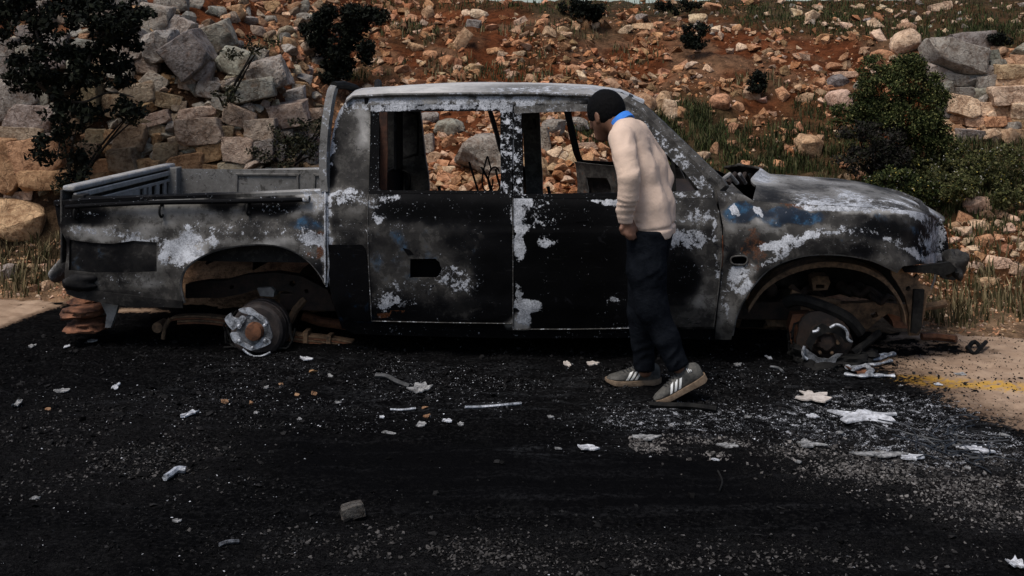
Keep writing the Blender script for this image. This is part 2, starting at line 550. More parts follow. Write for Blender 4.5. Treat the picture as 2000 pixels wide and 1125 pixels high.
# ---------------------------------------------------------------- road
vs_ = np.concatenate([-axis(0.0, 4.2, .022, -.01, 40)[::-1]])
vs_ = np.unique(np.round(np.append(vs_[vs_ < .03], [.0, .05, .12]), 4))
xs = axis(-4.2, 4.2, .022, -60, 60)
X, Vv = np.meshgrid(xs, vs_)
Y = edge_Y(X) + Vv + .035 * fbm(X * 2.2, X * 0 + 4.4, seed=31) * sstep(-.4, 0, Vv)
def road_z(X, Vv, Y):
    rut = -.012 * np.exp(-((Vv + 3.05 + .10 * np.sin(X * .8)) / .33) ** 2) + .014 * np.exp(-((Vv + 3.62 + .12 * np.sin(X * .7 + 1)) / .22) ** 2) + .012 * np.exp(-((Vv + 2.45 + .12 * np.sin(X * .9)) / .2) ** 2)
    lump = sstep(-4.6, -1.2, Vv) * (1 - .7 * np.exp(-((Vv + 2.75) / .28) ** 2))
    return .007 * fbm(X * 5, Y * 5, seed=8) + (.003 + .0055 * lump) * fbm(X * 17, Y * 17, seed=12, octaves=3) + rut * (np.abs(X) < 8)
Z = road_z(X, Vv, Y)
Z = np.where(Vv > .04, -.05, Z)
V, Fq = grid_mesh(X, Y, Z)
ppx, ppy = proj(V[:, 0], np.maximum(V[:, 1], .5), V[:, 2])
ppx = np.where(V[:, 1] < .6, -5000, ppx)
wob = 26 * fbm(V[:, 0] * 3.2, V[:, 1] * 5.5, seed=41) + 9 * fbm(V[:, 0] * 17, V[:, 1] * 22, seed=43)
# unburnt surface: a wedge at the right by the verge and a strip at the far left
clean_r = sstep(-85, 75, (ppx - 1815 + wob * 4.0) * .45 - np.abs(ppy - 702 + wob * 1.3) + 52) * (ppy < 990)
clean_l = sstep(-14, 14, (100 - ppx + wob * 1.6) * .35 - np.abs(ppy - 597 + wob * .5) + 8)
mid_l = .9 * sstep(-20, 20, 62 - np.abs(ppx - 265) + wob) * sstep(12, -2, np.abs(ppy - 606))
far = sstep(5.2, 7.5, np.abs(V[:, 0]))
soot = 1 - np.clip(np.maximum.reduce([clean_r, clean_l, mid_l, far]), 0, 1)
yl = sstep(12, 7, np.abs(ppy - (741 + (ppx - 1760) * .072) + 3 * fbm(V[:, 0] * 9, V[:, 1] * 9, seed=77))) * (ppx > 1640) * (ppx < 2600)
grav = zone(ppx, ppy, [(1760, 910, 330, 70, .9), (1960, 960, 200, 90, 1), (180, 880, 330, 110, .38), (760, 1060, 260, 50, .3), (950, 1090, 500, 60, .45), (1500, 1080, 600, 40, .35), (60, 1080, 200, 50, .3), (1450, 870, 260, 26, .5), (1350, 770, 300, 70, .2)])
ash = zone(ppx, ppy, [(1690, 815, 260, 60, .55), (1850, 875, 230, 50, .55), (1330, 815, 220, 40, .5), (900, 760, 300, 60, .33), (1500, 740, 200, 30, .35), (650, 720, 300, 26, .3), (450, 780, 300, 50, .2), (1150, 880, 200, 20, .3)])
burn = np.stack([soot, ash, yl, grav], 1)
cy = np.interp(ppx, [350, 700, 1000, 1500, 1900], [865, 905, 925, 950, 985]); hw = np.interp(ppx, [350, 600, 1000, 1500, 1900], [18, 50, 66, 52, 30])
swept_m = sstep(1.25, .55, np.abs(ppy - cy + wob * .5) / hw) * sstep(380, 640, ppx + wob) * sstep(1800, 1350, ppx + wob)
m, n, l, b = new_mat('sooty_road')
t = NT(m)
pos = t.node('ShaderNodeNewGeometry').outputs['Position']
a = t.attr('burn'); sep = t.node('ShaderNodeSeparateColor'); l.new(a.outputs['Color'], sep.inputs[0])
R, A_, Y_, Gv = sep.outputs[0], sep.outputs[1], sep.outputs[2], a.outputs['Alpha']
n1 = t.noise(6, 6, .65, pos); n2 = t.noise(55, 5, .65, pos); n3 = t.noise(190, 3, .6, pos); n4 = t.noise(22, 6, .7, pos)
clean = t.mix(t.ss(.35, .65, n1), (.235, .16, .11, 1), (.33, .235, .165, 1))
yel = t.mix(t.ss(.47, .60, n4), (.42, .24, .045, 1), clean)
clean = t.mix(t.math('MULTIPLY', Y_, .95), clean, yel)
film = t.ss(.02, .42, t.math('ADD', R, t.math('MULTIPLY', t.math('SUBTRACT', n4, .5), .5)))
clean = t.mix(t.math('MULTIPLY', film, .8), clean, t.mix(1.0, clean, (.30, .28, .27, 1), 'MULTIPLY'))
black = t.mix(t.ss(.45, .68, n2), (.0017, .0017, .0019, 1), (.0070, .0068, .0070, 1))
black = t.mix(t.math('MULTIPLY', t.math('MULTIPLY', Gv, .7), t.ss(.46, .66, n3)), black, (.034, .032, .031, 1))
black = t.mix(t.math('MULTIPLY', t.ss(.5, .75, n1), .35), black, (.011, .0108, .0108, 1))
SW = t.math('MULTIPLY', t.attr('swept').outputs['Fac'], t.ss(.25, .5, n1))
black = t.mix(t.math('MULTIPLY', SW, .85), black, t.mix(n4, (.0012, .0012, .0015, 1), (.0030, .0030, .0034, 1)))
sm = t.ss(.40, .56, t.math('ADD', R, t.math('MULTIPLY', t.math('SUBTRACT', t.math('ADD', t.math('MULTIPLY', n4, .5), t.math('MULTIPLY', n2, .5)), .5), 1.5)))
c = t.mix(sm, clean, black)
tr_w = t.node('ShaderNodeMapping'); tr_w.inputs['Scale'].default_value = (.55, 8, 1); tr_w.inputs['Rotation'].default_value = (0, 0, -.10); l.new(pos, tr_w.inputs[0])
track = t.math('MULTIPLY', t.ss(.48, .70, t.noise(1.3, 6, .65, tr_w.outputs[0])), t.ss(.38, .62, n2))
c = t.mix(t.math('MULTIPLY', t.math('MULTIPLY', track, sm), .25), c, (.030, .030, .032, 1))
sm_w = t.node('ShaderNodeMapping'); sm_w.inputs['Scale'].default_value = (1.6, 9, 1); sm_w.inputs['Rotation'].default_value = (0, 0, -.16); l.new(pos, sm_w.inputs[0])
smear = t.math('MULTIPLY', t.ss(.46, .66, t.noise(1.6, 7, .7, sm_w.outputs[0])), A_)
c = t.mix(t.math('MULTIPLY', t.math('MULTIPLY', smear, t.ss(.35, .65, n2)), .55), c, (.10, .105, .112, 1))
am = t.ss(.0, .03, t.math('SUBTRACT', t.math('ADD', t.math('MULTIPLY', n4, .55), t.math('MULTIPLY', n3, .45)), t.math('MULTIPLY_ADD', A_, -.30, .715)))
c = t.mix(am, c, t.mix(n2, (.22, .22, .23, 1), (.52, .53, .56, 1)))
l.new(c, b.inputs['Base Color'])
l.new(t.mixf(sm, .9, t.math('MULTIPLY_ADD', n2, .3, .7)), b.inputs['Roughness'])
b.inputs['Specular IOR Level'].default_value = .012
hh = t.math('ADD', t.math('MULTIPLY', n2, .9), t.math('ADD', t.math('MULTIPLY', n3, .45), n4))
bp = t.bump(hh, .8, .012); l.new(t.math('MULTIPLY_ADD', sm, .7, .15), bp.node.inputs['Strength']); l.new(bp, b.inputs['Normal'])
me = mesh_from('road', V, Fq, m, True, None, {'burn': burn, 'swept': np.stack([swept_m] * 3, 1)})
ROAD = tag(link('road', me), 'road surface blackened by soot and ash with a worn yellow edge line', kind='structure')
me = mesh_from('ground', [(-800, -800, -.35), (800, -800, -.35), (800, 900, -.35), (-800, 900, -.35)], [(0, 1, 2, 3)], simple_mat('far_ground', (.05, .045, .02), (.12, .08, .045), .5, .95, 0))
tag(link('ground', me), kind='structure')

# ---------------------------------------------------------------- stones
def rock_mesh(name, seed, n=18, p=3.5, bevel=.07, mat=STONE, detail=0, block=False):
    r = np.random.default_rng(seed)
    d = r.normal(size=(n, 3)); d /= np.linalg.norm(d, axis=1)[:, None]
    rad = (np.abs(d) ** p).sum(1) ** (-1 / p) * r.uniform(.82, 1.05, n)
    pts = d * rad[:, None] * .5
    if block:                                # quarried block: a skewed box with some corners knocked off
        pl = []
        for c in [(a, b_, c_) for a in (-1, 1) for b_ in (-1, 1) for c_ in (-1, 1)]:
            c = np.array(c, float); q = c * r.uniform(.80, 1.06, 3) * .5
            if r.random() < .62:
                for ax in range(3):
                    e = q.copy(); e[ax] -= c[ax] * r.uniform(.10, .42); pl.append(e)
            else: pl.append(q)
        pts = np.array(pl)
    bm = bmesh.new()
    for q in pts: bm.verts.new(q)
    res = bmesh.ops.convex_hull(bm, input=bm.verts)
    bmesh.ops.delete(bm, geom=[g for g in res['geom_interior'] if isinstance(g, bmesh.types.BMVert)], context='VERTS')
    loose = [v for v in bm.verts if not v.link_faces]
    if loose: bmesh.ops.delete(bm, geom=loose, context='VERTS')
    bmesh.ops.dissolve_limit(bm, angle_limit=math.radians(14), verts=bm.verts, edges=bm.edges)
    if bevel:
        bmesh.ops.bevel(bm, geom=list(bm.edges), offset=bevel, segments=1, affect='EDGES', clamp_overlap=True, profile=.5)
    if detail:
        bmesh.ops.triangulate(bm, faces=bm.faces)
        for k in range(detail):
            bmesh.ops.subdivide_edges(bm, edges=[e for e in bm.edges if e.calc_length() > .10], cuts=1, use_grid_fill=False)
            bmesh.ops.triangulate(bm, faces=bm.faces)
        V = np.array([v.co for v in bm.verts])
        k = fbm(V[:, 0] * 4, V[:, 1] * 4, V[:, 2] * 4, seed=seed, octaves=3) * .036
        st = np.abs((V[:, 2] * 5 + 1.2 * fbm(V[:, 0] * 2, V[:, 1] * 2, V[:, 2], seed=seed + 3)) % 1 - .5)     # bedding cracks
        k -= .035 * sstep(.08, .0, st) * (seed % 3 == 0)
        nn = V / np.maximum(np.linalg.norm(V, axis=1), .05)[:, None]
        V += nn * k[:, None]
        for v, c in zip(bm.verts, V): v.co = c
    bmesh.ops.triangulate(bm, faces=bm.faces)
    bmesh.ops.recalc_face_normals(bm, faces=bm.faces)
    V = np.array([v.co for v in bm.verts]); ext = V.max(0) - V.min(0)
    ctr = (V.max(0) + V.min(0)) / 2
    for v in bm.verts: v.co = Vector((np.array(v.co) - ctr) / ext)
    me = bpy.data.meshes.new(name)
    bm.to_mesh(me); bm.free()
    me.materials.append(mat)
    me.polygons.foreach_set('use_smooth', [True] * len(me.polygons))
    me.set_sharp_from_angle(angle=math.radians(26))
    return me
ROCKS = [rock_mesh('rock', 100 + i, 13, 2.4 + (i % 4), .03) for i in range(18)]
BLOCKS = [rock_mesh('stone', 300 + i, 46, 7.0 + 3 * (i % 3), .03, detail=1, block=True) for i in range(16)]
SLAB = [rock_mesh('stone', 700 + i, 60, 9.0, .04, detail=1) for i in range(3)]
BIGS = [rock_mesh('boulder', 500 + i, 40, 6.0 + 3 * (i % 3), .03, detail=2, block=True) for i in range(8)]

ROUNDS = [rock_mesh('boulder', 820 + i, 30, 3.4 + .6 * (i % 3), .05, detail=2) for i in range(5)]
TONES = {'g': (.27, .252, .228), 'd': (.19, .18, .168), 't': (.40, .275, .175), 'o': (.45, .25, .145), 'p': (.55, .41, .30), 'w': (.31, .20, .115), 'T': (.28, .235, .185), 'B': (.195, .15, .105), 'r': (.38, .18, .09), 'b': (.25, .155, .085)}
def tone(k, r=RNG, var=.16):
    c = np.array(TONES[k]) * (1 + r.uniform(-var, var)) * (1 + r.uniform(-.05, .05, 3))
    return (*c, 1)

def put_rock(mesh, name, px, py, w, h, rot, col, parent=None, pos=None, depth=None, sink=.0, out=.0, calm=1.0):
    """a stone whose face seen from the road spans about w x h photo pixels"""
    if pos is None:
        pos = on_bank([px], [py + h * .32])[0][0]
    Yd = pos[1]
    sw, sh = w * Yd / F, h * Yd / F
    dp = depth if depth else RNG.uniform(.7, 1.0) * max(min(sw, sh) * 1.3, .5 * max(sw, sh))
    c = P(px, py, Yd + dp * (.2 - out) + sink)
    o = link(name, mesh, parent, c, (RNG.uniform(-.25, .25) * calm, -math.radians(rot), RNG.uniform(-.3, .3) * calm + (math.pi if RNG.random() < .5 else 0)), (sw, dp, sh))
    o.color = col
    return o

# dry-stone walls: (px, py, width, height, roll, tone)
LEFT = [(306,38,52,52,10,'g'),(255,90,66,58,-5,'g'),(315,92,54,56,5,'g'),(353,60,48,44,-20,'g'),(371,110,76,70,35,'d'),(422,76,66,52,-25,'g'),(462,122,62,50,-10,'g'),
 (524,146,74,58,-12,'g'),(497,175,80,40,-12,'g'),(567,192,58,30,-14,'g'),(290,124,46,32,-3,'t'),(399,138,44,38,10,'g'),(369,158,34,28,-8,'t'),(303,160,44,32,-38,'g'),
 (276,182,62,40,-18,'t'),(408,176,42,32,12,'d'),(238,136,56,32,-6,'g'),(553,225,90,42,-10,'t'),(511,255,56,40,4,'t'),(397,258,84,48,-3,'t'),(388,223,72,24,-5,'t'),
 (470,228,60,34,20,'t'),(469,293,58,46,-2,'t'),(416,297,48,30,15,'o'),(364,319,80,34,12,'o'),(326,299,50,38,0,'b'),(290,328,54,34,0,'o'),(246,312,52,46,-10,'b'),
 (207,327,62,32,0,'o'),(215,352,74,34,-4,'o'),(258,269,60,48,0,'b'),(216,267,30,26,0,'o'),(189,266,34,28,0,'b'),(217,287,30,22,0,'o'),(177,297,36,34,0,'b'),
 (84,303,100,62,8,'o'),(100,351,112,36,-3,'o'),(12,293,54,46,0,'o'),(18,341,60,54,-30,'o'),(46,262,96,26,-2,'t'),(64,228,92,44,-6,'g'),(32,194,84,56,30,'g'),
 (10,170,54,28,5,'g'),(76,182,48,36,-12,'d'),(176,193,50,62,5,'b'),(222,207,34,40,5,'b'),(254,217,38,24,-8,'t'),(306,232,60,24,-14,'t'),(296,248,60,26,-20,'b'),
 (402,332,54,26,-8,'o'),(462,331,62,26,0,'t'),(518,293,42,40,6,'d'),(580,263,38,44,0,'d'),(612,225,36,24,-5,'t'),(606,255,36,26,0,'t'),(180,12,84,34,-5,'g'),
 (175,38,72,26,-10,'g'),(246,6,54,26,0,'d'),(336,10,60,28,-10,'g'),(217,32,46,28,5,'g'),(140,250,44,30,8,'b'),(128,216,40,34,-8,'d'),(120,160,48,32,5,'d'),(70,140,52,34,-5,'d'),
 (20,132,52,36,4,'d'),(110,120,46,30,-6,'d'),(58,104,48,32,6,'d'),(14,92,50,34,0,'d'),(160,135,44,30,0,'d'),(168,96,48,36,8,'d'),(110,82,46,32,0,'d'),(60,66,48,32,-8,'d'),
 (330,198,50,26,-12,'b'),(350,278,38,24,12,'t'),(442,262,34,30,0,'b'),(540,300,40,34,6,'d'),(556,326,46,30,0,'b'),(600,300,46,40,-8,'d'),(610,336,44,30,0,'b'),(154,336,40,30,0,'b'),
 (150,366,48,26,4,'o'),(40,383,52,18,-3,'p'),(330,338,30,18,10,'o'),(436,200,40,28,-16,'d'),(462,178,36,26,10,'d'),(540,270,26,22,0,'b'),(352,208,26,20,0,'t')]
RIGHT = [(1863,110,108,56,14,'g'),(1902,83,78,36,-6,'d'),(1930,113,36,26,5,'d'),(1827,147,44,30,-22,'g'),(1856,139,40,18,-4,'g'),(1867,155,44,22,8,'g'),
 (1898,150,34,20,8,'d'),(1927,140,34,22,0,'g'),(1947,130,30,24,0,'d'),(1972,139,58,26,0,'t'),(1970,160,52,17,0,'t'),(1926,161,40,26,6,'g'),(1916,185,38,24,-3,'g'),(1972,187,82,36,-5,'p'),
 (1877,208,58,36,-12,'p'),(1927,213,52,26,0,'p'),(1953,215,30,24,0,'t'),(1874,235,38,17,0,'o'),(1903,237,38,19,0,'t'),(1941,238,42,19,0,'o'),(1992,242,30,18,0,'t'),(1861,253,28,18,0,'o'),
 (1930,253,38,19,5,'t'),(1895,264,50,20,-3,'g'),(1962,262,44,20,0,'t'),(1842,180,32,38,10,'d'),(1990,214,36,28,0,'p'),(1985,262,30,20,0,'t'),(1842,216,26,26,0,'d'),(1996,120,36,24,0,'t'),(1880,184,34,26,0,'d')]

def wall_of(name, stones, label, fill_zone, seed):
    r = np.random.default_rng(seed)
    root = link(name, None)
    cx = np.mean([s[0] for s in stones]); base = on_bank([cx], [max(s[1] for s in stones)])[0][0]
    root.location = base
    inv = Matrix.Translation(-Vector(base))
    tag(root, label, 'stone wall')
    k = 0
    def fix(o):
        o.parent = root
        o.location = Vector(o.location) - Vector(base)
    for (px, py, w, h, rot, tn) in stones:
        big = w * h > 1800
        o = put_rock((SLAB[k % 3] if w > 100 and px > 1000 else (BIGS if big else BLOCKS)[int(r.integers(0, 8 if big else 16))]), 'stone', px, py, w * 1.14, h * 1.18, rot, tone({'o': 'w', 't': 'T', 'b': 'B'}.get(tn, tn) if px < 1000 else tn, r, .14), out=.24, calm=.4)
        fix(o)
    # smaller stones packed in the joints behind
    x0, y0, x1, y1, nfill, tones = fill_zone
    occ = [(s[0], s[1], s[2], s[3]) for s in stones]
    made = 0
    tries = 0
    while made < nfill and tries < 9000:
        tries += 1
        px, py = r.uniform(x0, x1), r.uniform(y0, y1)
        if fill_ok(name, px, py) is False: continue
        inside = any(abs(px - a) < w * .40 and abs(py - b) < h * .40 for a, b, w, h in occ)
        if inside: continue
        w = r.uniform(24, 44); h = w * r.uniform(.6, .9)
        o = put_rock(ROCKS[int(r.integers(0, 18))], 'stone', px, py, w, h, r.uniform(-25, 25), tone(tones[int(r.integers(0, len(tones)))], r, .2), out=.10)
        fix(o)
        occ.append((px, py, w, h))
        made += 1
    return root
def fill_ok(name, px, py):
    if px > 1000: return py > 95 + max(0, (1900 - px)) * .6
    top = np.interp(px, [0, 250, 330, 420, 520, 620], [10, 5, 25, 60, 115, 190])
    return py > top
WALL_L = wall_of('dry_stone_wall', LEFT, 'tumbled dry stone wall of grey and ochre boulders behind the truck bed', (0, 5, 625, 375, 225, 'BdwTdg'), 5)
WALL_R = wall_of('dry_stone_wall', RIGHT, 'pale dry stone wall with slab blocks on the right behind the yellow-flowered bush', (1835, 100, 1999, 272, 40, 'tpgo'), 6)

# loose boulders with a look of their own
BOULD = [
 (36,432,128,92,4,'t','large cracked ochre boulder at the wall foot left of the truck tail'),
 (1767,87,66,54,18,'p','pale rounded boulder above the yellow-flowered bush beside the right wall'),
 (1640,197,56,50,-30,'p','pale tilted boulder just left of the yellow-flowered bush'),
 (1576,287,56,54,20,'t','tan orange-stained boulder in the grass above the truck bonnet'),
 (950,306,132,92,-6,'g','big grey-topped boulder seen through the rear door window'),
 (1046,330,60,56,0,'t','tan boulder half hidden by the centre pillar of the truck'),
 (879,251,60,40,-8,'g','grey boulder above the big one in the rear door window'),
 (840,230,36,24,0,'g','small grey boulder in the top left corner of the rear door window'),
 (837,282,24,42,8,'g','narrow grey stone at the left edge of the rear door window'),
 (1079,248,52,32,-3,'g','grey boulder at the top of the front door window'),
 (1060,274,32,54,-6,'g','upright grey boulder left in the front door window'),
 (1128,243,48,30,5,'g','grey boulder in the front door window beside the slanting door frame'),
 (1143,287,48,18,-3,'p','flat pale slab lying above the far door in the front window'),
 (904,78,24,46,35,'t','long tan slab leaning diagonally high above the cab roof'),
 (1405,201,42,40,-8,'o','orange boulder on the red slope over the windscreen pillar'),
 (1305,219,30,50,5,'p','tall pale rock behind the windscreen pillar'),
 (1258,202,48,42,0,'t','cracked tan boulder right of the boy\'s head'),
 (1294,205,36,58,25,'t','leaning tan slab beside the cracked boulder near the boy'),
 (1905,402,58,38,-4,'p','pale flat-topped boulder on the verge beyond the bonnet nose'),
 (1935,553,62,24,-3,'t','flat orange-sided stone low on the right verge'),
 (1835,15,46,18,12,'p','pale slab in the grass on the hilltop at right'),
 (1363,38,38,24,0,'p','pale round rock under the hilltop grass right of the dark shrub'),
 (1725,111,58,28,-12,'o','long orange rock left of the pale boulder above the bush'),
 (936,29,36,22,-10,'p','pale block at the hilltop resting on the thin slab'),
 (925,47,34,18,-8,'g','thin slab under the pale block near the hilltop'),
 (1636,159,48,28,-12,'d','grey block stacked under a slab left of the bush'),
 (1650,147,54,15,-4,'p','thin pale slab on top of the grey block left of the bush'),
 (16,532,38,36,0,'g','grey stone in the weeds at the left edge'),
]
for (px, py, w, h, rot, tn, lab) in BOULD:
    o = put_rock(ROUNDS[int(RNG.integers(0, 5))] if w > 34 and h > 20 else BIGS[int(RNG.integers(0, 8))], 'boulder', px, py, w, h, rot, tone(tn, RNG, .08))
    tag(o, lab, 'boulder')

LOOSE = [(836,26,30,30,0,'t'),(912,26,22,16,0,'p'),(813,93,36,20,20,'t'),(840,108,30,20,-5,'o'),(873,119,32,28,0,'o'),(787,138,38,22,5,'o'),(894,135,24,18,15,'p'),(925,135,42,26,-8,'t'),
 (967,101,34,18,10,'o'),(999,149,20,20,0,'p'),(1037,154,28,20,-8,'t'),(1072,65,32,28,5,'t'),(1100,63,28,22,-5,'t'),(1058,46,24,18,0,'o'),(1125,52,18,24,0,'t'),(1144,51,18,24,5,'b'),(1163,49,18,26,0,'p'),
 (1254,37,30,22,0,'g'),(1254,54,46,18,4,'t'),(1220,60,34,16,-32,'p'),(1195,164,38,24,0,'t'),(1136,149,16,34,-35,'p'),(687,58,20,18,0,'p'),(607,40,26,20,0,'t'),(1395,15,38,26,0,'o'),(1555,26,24,20,0,'p'),
 (1585,35,24,30,15,'p'),(1710,46,32,24,8,'p'),(1715,70,32,28,0,'p'),(1770,53,38,18,0,'t'),(1468,184,36,34,0,'t'),(1529,187,26,36,8,'o'),(1571,193,34,26,0,'t'),(1678,166,30,22,30,'g'),(1601,162,24,24,0,'o'),
 (1597,135,20,20,0,'p'),(1629,131,32,22,-8,'o'),(1561,251,18,28,5,'o'),(1431,251,24,24,0,'o'),(1396,291,20,28,10,'b'),(1367,309,46,28,-8,'p'),(1520,323,28,22,12,'o'),(1426,281,24,14,0,'o'),(1455,320,30,16,-8,'o'),
 (1485,327,28,18,-5,'t'),(1442,210,24,22,30,'o'),(1330,222,36,30,0,'o'),(876,279,26,28,30,'o'),(873,349,46,26,25,'o'),(854,329,20,20,0,'p'),(930,356,36,34,0,'t'),(960,227,28,20,0,'o'),
 (1460,158,26,16,0,'b'),(1500,100,26,14,10,'t'),(1540,60,22,14,0,'o'),(1610,75,34,18,-5,'o'),(1655,52,30,18,0,'p'),(1690,100,24,18,0,'t'),(1450,95,28,20,20,'p'),(1440,55,24,16,0,'o'),(1520,118,30,16,-20,'o'),(1570,108,36,16,5,'o'),
 (740,205-60,26,16,0,'o'),(700,95,24,18,0,'t'),(735,60,22,14,0,'t'),(765,36,24,16,8,'o'),(960,55,30,16,-12,'o'),(1010,85,24,16,0,'o'),(540,20,26,16,0,'o'),(500,40,22,14,0,'o'),(470,22,24,16,0,'o'),(575,60,24,16,0,'p'),(590,85,20,14,0,'t'),(515,62,24,18,5,'o'),(440,35,22,16,0,'t')]
CL = {'g': 'grey', 'd': 'dark grey', 't': 'tan', 'o': 'orange', 'p': 'pale', 'r': 'rusty red', 'b': 'brown'}
def where(px, py):
    if px < 640: return 'on the slope above the left wall' if py < 120 else 'at the foot of the left wall'
    if 735 < px < 1235 and py > 212: return 'in the heap seen through the truck windows'
    if px < 1250: return 'on the red slope above the cab roof'
    if px < 1560: return 'on the red slope above the bonnet' if py > 120 else 'on the hilltop right of the boy'
    if py > 370: return 'on the right verge beyond the bonnet'
    return 'on the slope left of the yellow-flowered bush'
n_loose = 0
def loose(px, py, w, h, rot, tn, mesh=None, **kw):
    global n_loose
    sz = 'small' if max(w, h) < 24 else 'broad' if w > 1.5 * h else 'chunky'
    lab = f'{sz} {CL[tn]} limestone rock {where(px, py)}'
    o = put_rock(mesh or ROCKS[int(RNG.integers(0, 18))], 'rock', px, py, w, h, rot, tone(tn), **kw)
    tag(o, lab, 'rock', lab)
    n_loose += 1
    return o
for a in LOOSE: loose(*a)
# heaps: loose rocks lying one on another (window heap, heap by the bonnet, right verge)
def scatter(n, x0, y0, x1, y1, wmin, wmax, tones, keep=None, gap=.62):
    done = []; tries = 0
    while len(done) < n and tries < n * 60:
        tries += 1
        px, py = RNG.uniform(x0, x1), RNG.uniform(y0, y1)
        if keep is not None and not keep(px, py): continue
        w = RNG.uniform(wmin, wmax); 
        if any((px - a) ** 2 + (py - b_) ** 2 < (gap * (w + c_) / 2) ** 2 for a, b_, c_ in done): continue
        done.append((px, py, w))
        loose(px, py, w * 1.22, w * 1.22 * RNG.uniform(.6, .9), RNG.uniform(-40, 40), tones[int(RNG.integers(0, len(tones)))])
no_big = lambda px, py: not any(abs(px - q[0]) < q[2] * .4 and abs(py - q[1]) < q[3] * .4 for q in BOULD)
scatter(48, 836, 305, 985, 392, 17, 30, 'optoor', no_big)
scatter(44, 1046, 285, 1215, 392, 16, 30, 'oportop', no_big)
scatter(17, 1642, 322, 1702, 352, 13, 20, 'opto', None, .8)
scatter(34, 1862, 415, 2010, 530, 18, 40, 'ptpto', no_big, .85)
scatter(8, 60, 500, 122, 570, 14, 26, 'tpg', None, .9)

# the rest of the rubble: one mass of small angular stones
def rubble(name, n, region, sizes, tones, mat, label, seed, sink=.15, npt=9):
    r = np.random.default_rng(seed)
    prot = []
    for k in range(14):
        m_ = rock_mesh('proto', 900 + k + seed, npt, 3.2, 0)
        prot.append((np.array([v.co for v in m_.vertices]), np.array([p.vertices for p in m_.polygons])))
        bpy.data.meshes.remove(m_)
    px, py, q = region(r, n)
    pos, ok = on_bank(px, py)
    Vs, Fs, Cs = [], [], []; off = 0
    for i in range(len(px)):
        if not ok[i]: continue
        s = sizes(r, px[i], py[i]) * pos[i][1] / F
        pv, pf = prot[int(r.integers(0, 14))]
        M = np.array(Matrix.Rotation(r.uniform(0, 6.28), 3, 'Z') @ Matrix.Rotation(r.uniform(-.7, .7), 3, 'X') @ Matrix.Rotation(r.uniform(-.7, .7), 3, 'Y'))
        sc = np.array([1, r.uniform(.6, 1), r.uniform(.42, .8)]) * s
        vv = (pv * sc) @ M.T + pos[i] + np.array([0, 0, s * (.5 - sink) * .6])
        Vs.append(vv); Fs.append(pf + off); off += len(pv)
        tn = tones(r, px[i], py[i])
        c = np.array(TONES[tn]) * (1 + r.uniform(-.3, .2)) * (1 + r.uniform(-.06, .06, 3))
        Cs.append(np.tile(c, (len(pv), 1)))
    me = mesh_from(name, np.concatenate(Vs), np.concatenate(Fs), mat, False, None, {'tint': np.clip(np.concatenate(Cs), .01, 1)})
    return tag(link(name, me), label, 'rubble', kind='stuff')
def reg_slope(r, n):
    px, py = r.uniform(430, 1760, n * 4), r.uniform(4, 400, n * 4)
    d = np.ones(n * 4)
    top = np.interp(px, [430, 640, 1250, 1500, 1760], [200, 380, 400, 330, 200])
    left_ok = (px > 630) | (py < np.interp(px, [430, 520, 630], [55, 105, 190]))
    d *= (py < top) * left_ok
    gz = zone(px, py, GRASSY)
    clump = sstep(-.55, .25, fbm(px / 60, py / 34, seed=55)) * .93 + .07
    d *= clump * (1 - .8 * gz)
    bare = zone(px, py, [(1010, 30, 110, 26, .85), (1430, 120, 100, 44, .7), (860, 26, 50, 16, .6), (1120, 110, 60, 24, .6), (1600, 90, 60, 30, .3), (1290, 140, 60, 60, .3), (1440, 60, 70, 26, .8), (1520, 150, 50, 40, .6), (1320, 110, 50, 40, .7), (985, 45, 60, 16, .7), (1500, 210, 60, 30, .5)])
    d *= 1 - bare
    keep = r.random(n * 4) < d
    return px[keep][:n], py[keep][:n], None
def sz(r, px, py):
    k = r.random()
    return (6 + 22 * k ** 2.2) if py < 200 else (8 + 16 * k ** 1.5)
def tn_slope(r, px, py):
    return 'oporbtporobr'[int(r.integers(0, 12))]
rubble('rubble', 3300, reg_slope, sz, tn_slope, STONE_T, 'small orange limestone rubble strewn over the red earth bank', 21)
rubble('pebbles', 11000, reg_slope, lambda r, x, y: 2.2 + 4.5 * r.random() ** 1.5, lambda r, x, y: 'rrboorpr'[int(r.integers(0, 8))], STONE_T, 'tiny stone chips and clods in the red earth of the bank', 29, npt=7)
def reg_top(r, n):
    px = r.uniform(1250, 2000, n); py = r.uniform(4, 75, n)
    return px, py, None
rubble('rubble', 170, reg_top, lambda r, x, y: r.uniform(5, 17), lambda r, x, y: 'pptg'[int(r.integers(0, 4))], STONE_T, 'pale stones scattered in the hilltop grass', 22)
def reg_verge(r, n):
    a = r.random(n) < .72
    px = np.where(a, r.uniform(1780, 2010, n), r.uniform(0, 135, n))
    py = np.where(a, r.uniform(430, 655, n), r.uniform(470, 588, n))
    return px, py, None
rubble('gravel', 2200, reg_verge, lambda r, x, y: 3 + 8 * r.random() ** 2, lambda r, x, y: 'otpo'[int(r.integers(0, 4))], STONE_T, 'pinkish gravel along the verge', 23)
def reg_gap(r, n):
    px = r.uniform(0, 640, n); py = r.uniform(20, 400, n)
    k = py > np.interp(px, [0, 250, 330, 420, 520, 640], [10, 5, 25, 60, 115, 190])
    return px[k], py[k], None
rubble('rubble', 900, reg_gap, lambda r, x, y: r.uniform(6, 15), lambda r, x, y: 'bobdt'[int(r.integers(0, 5))], STONE_T, 'small chips packed in the joints of the left wall', 24)

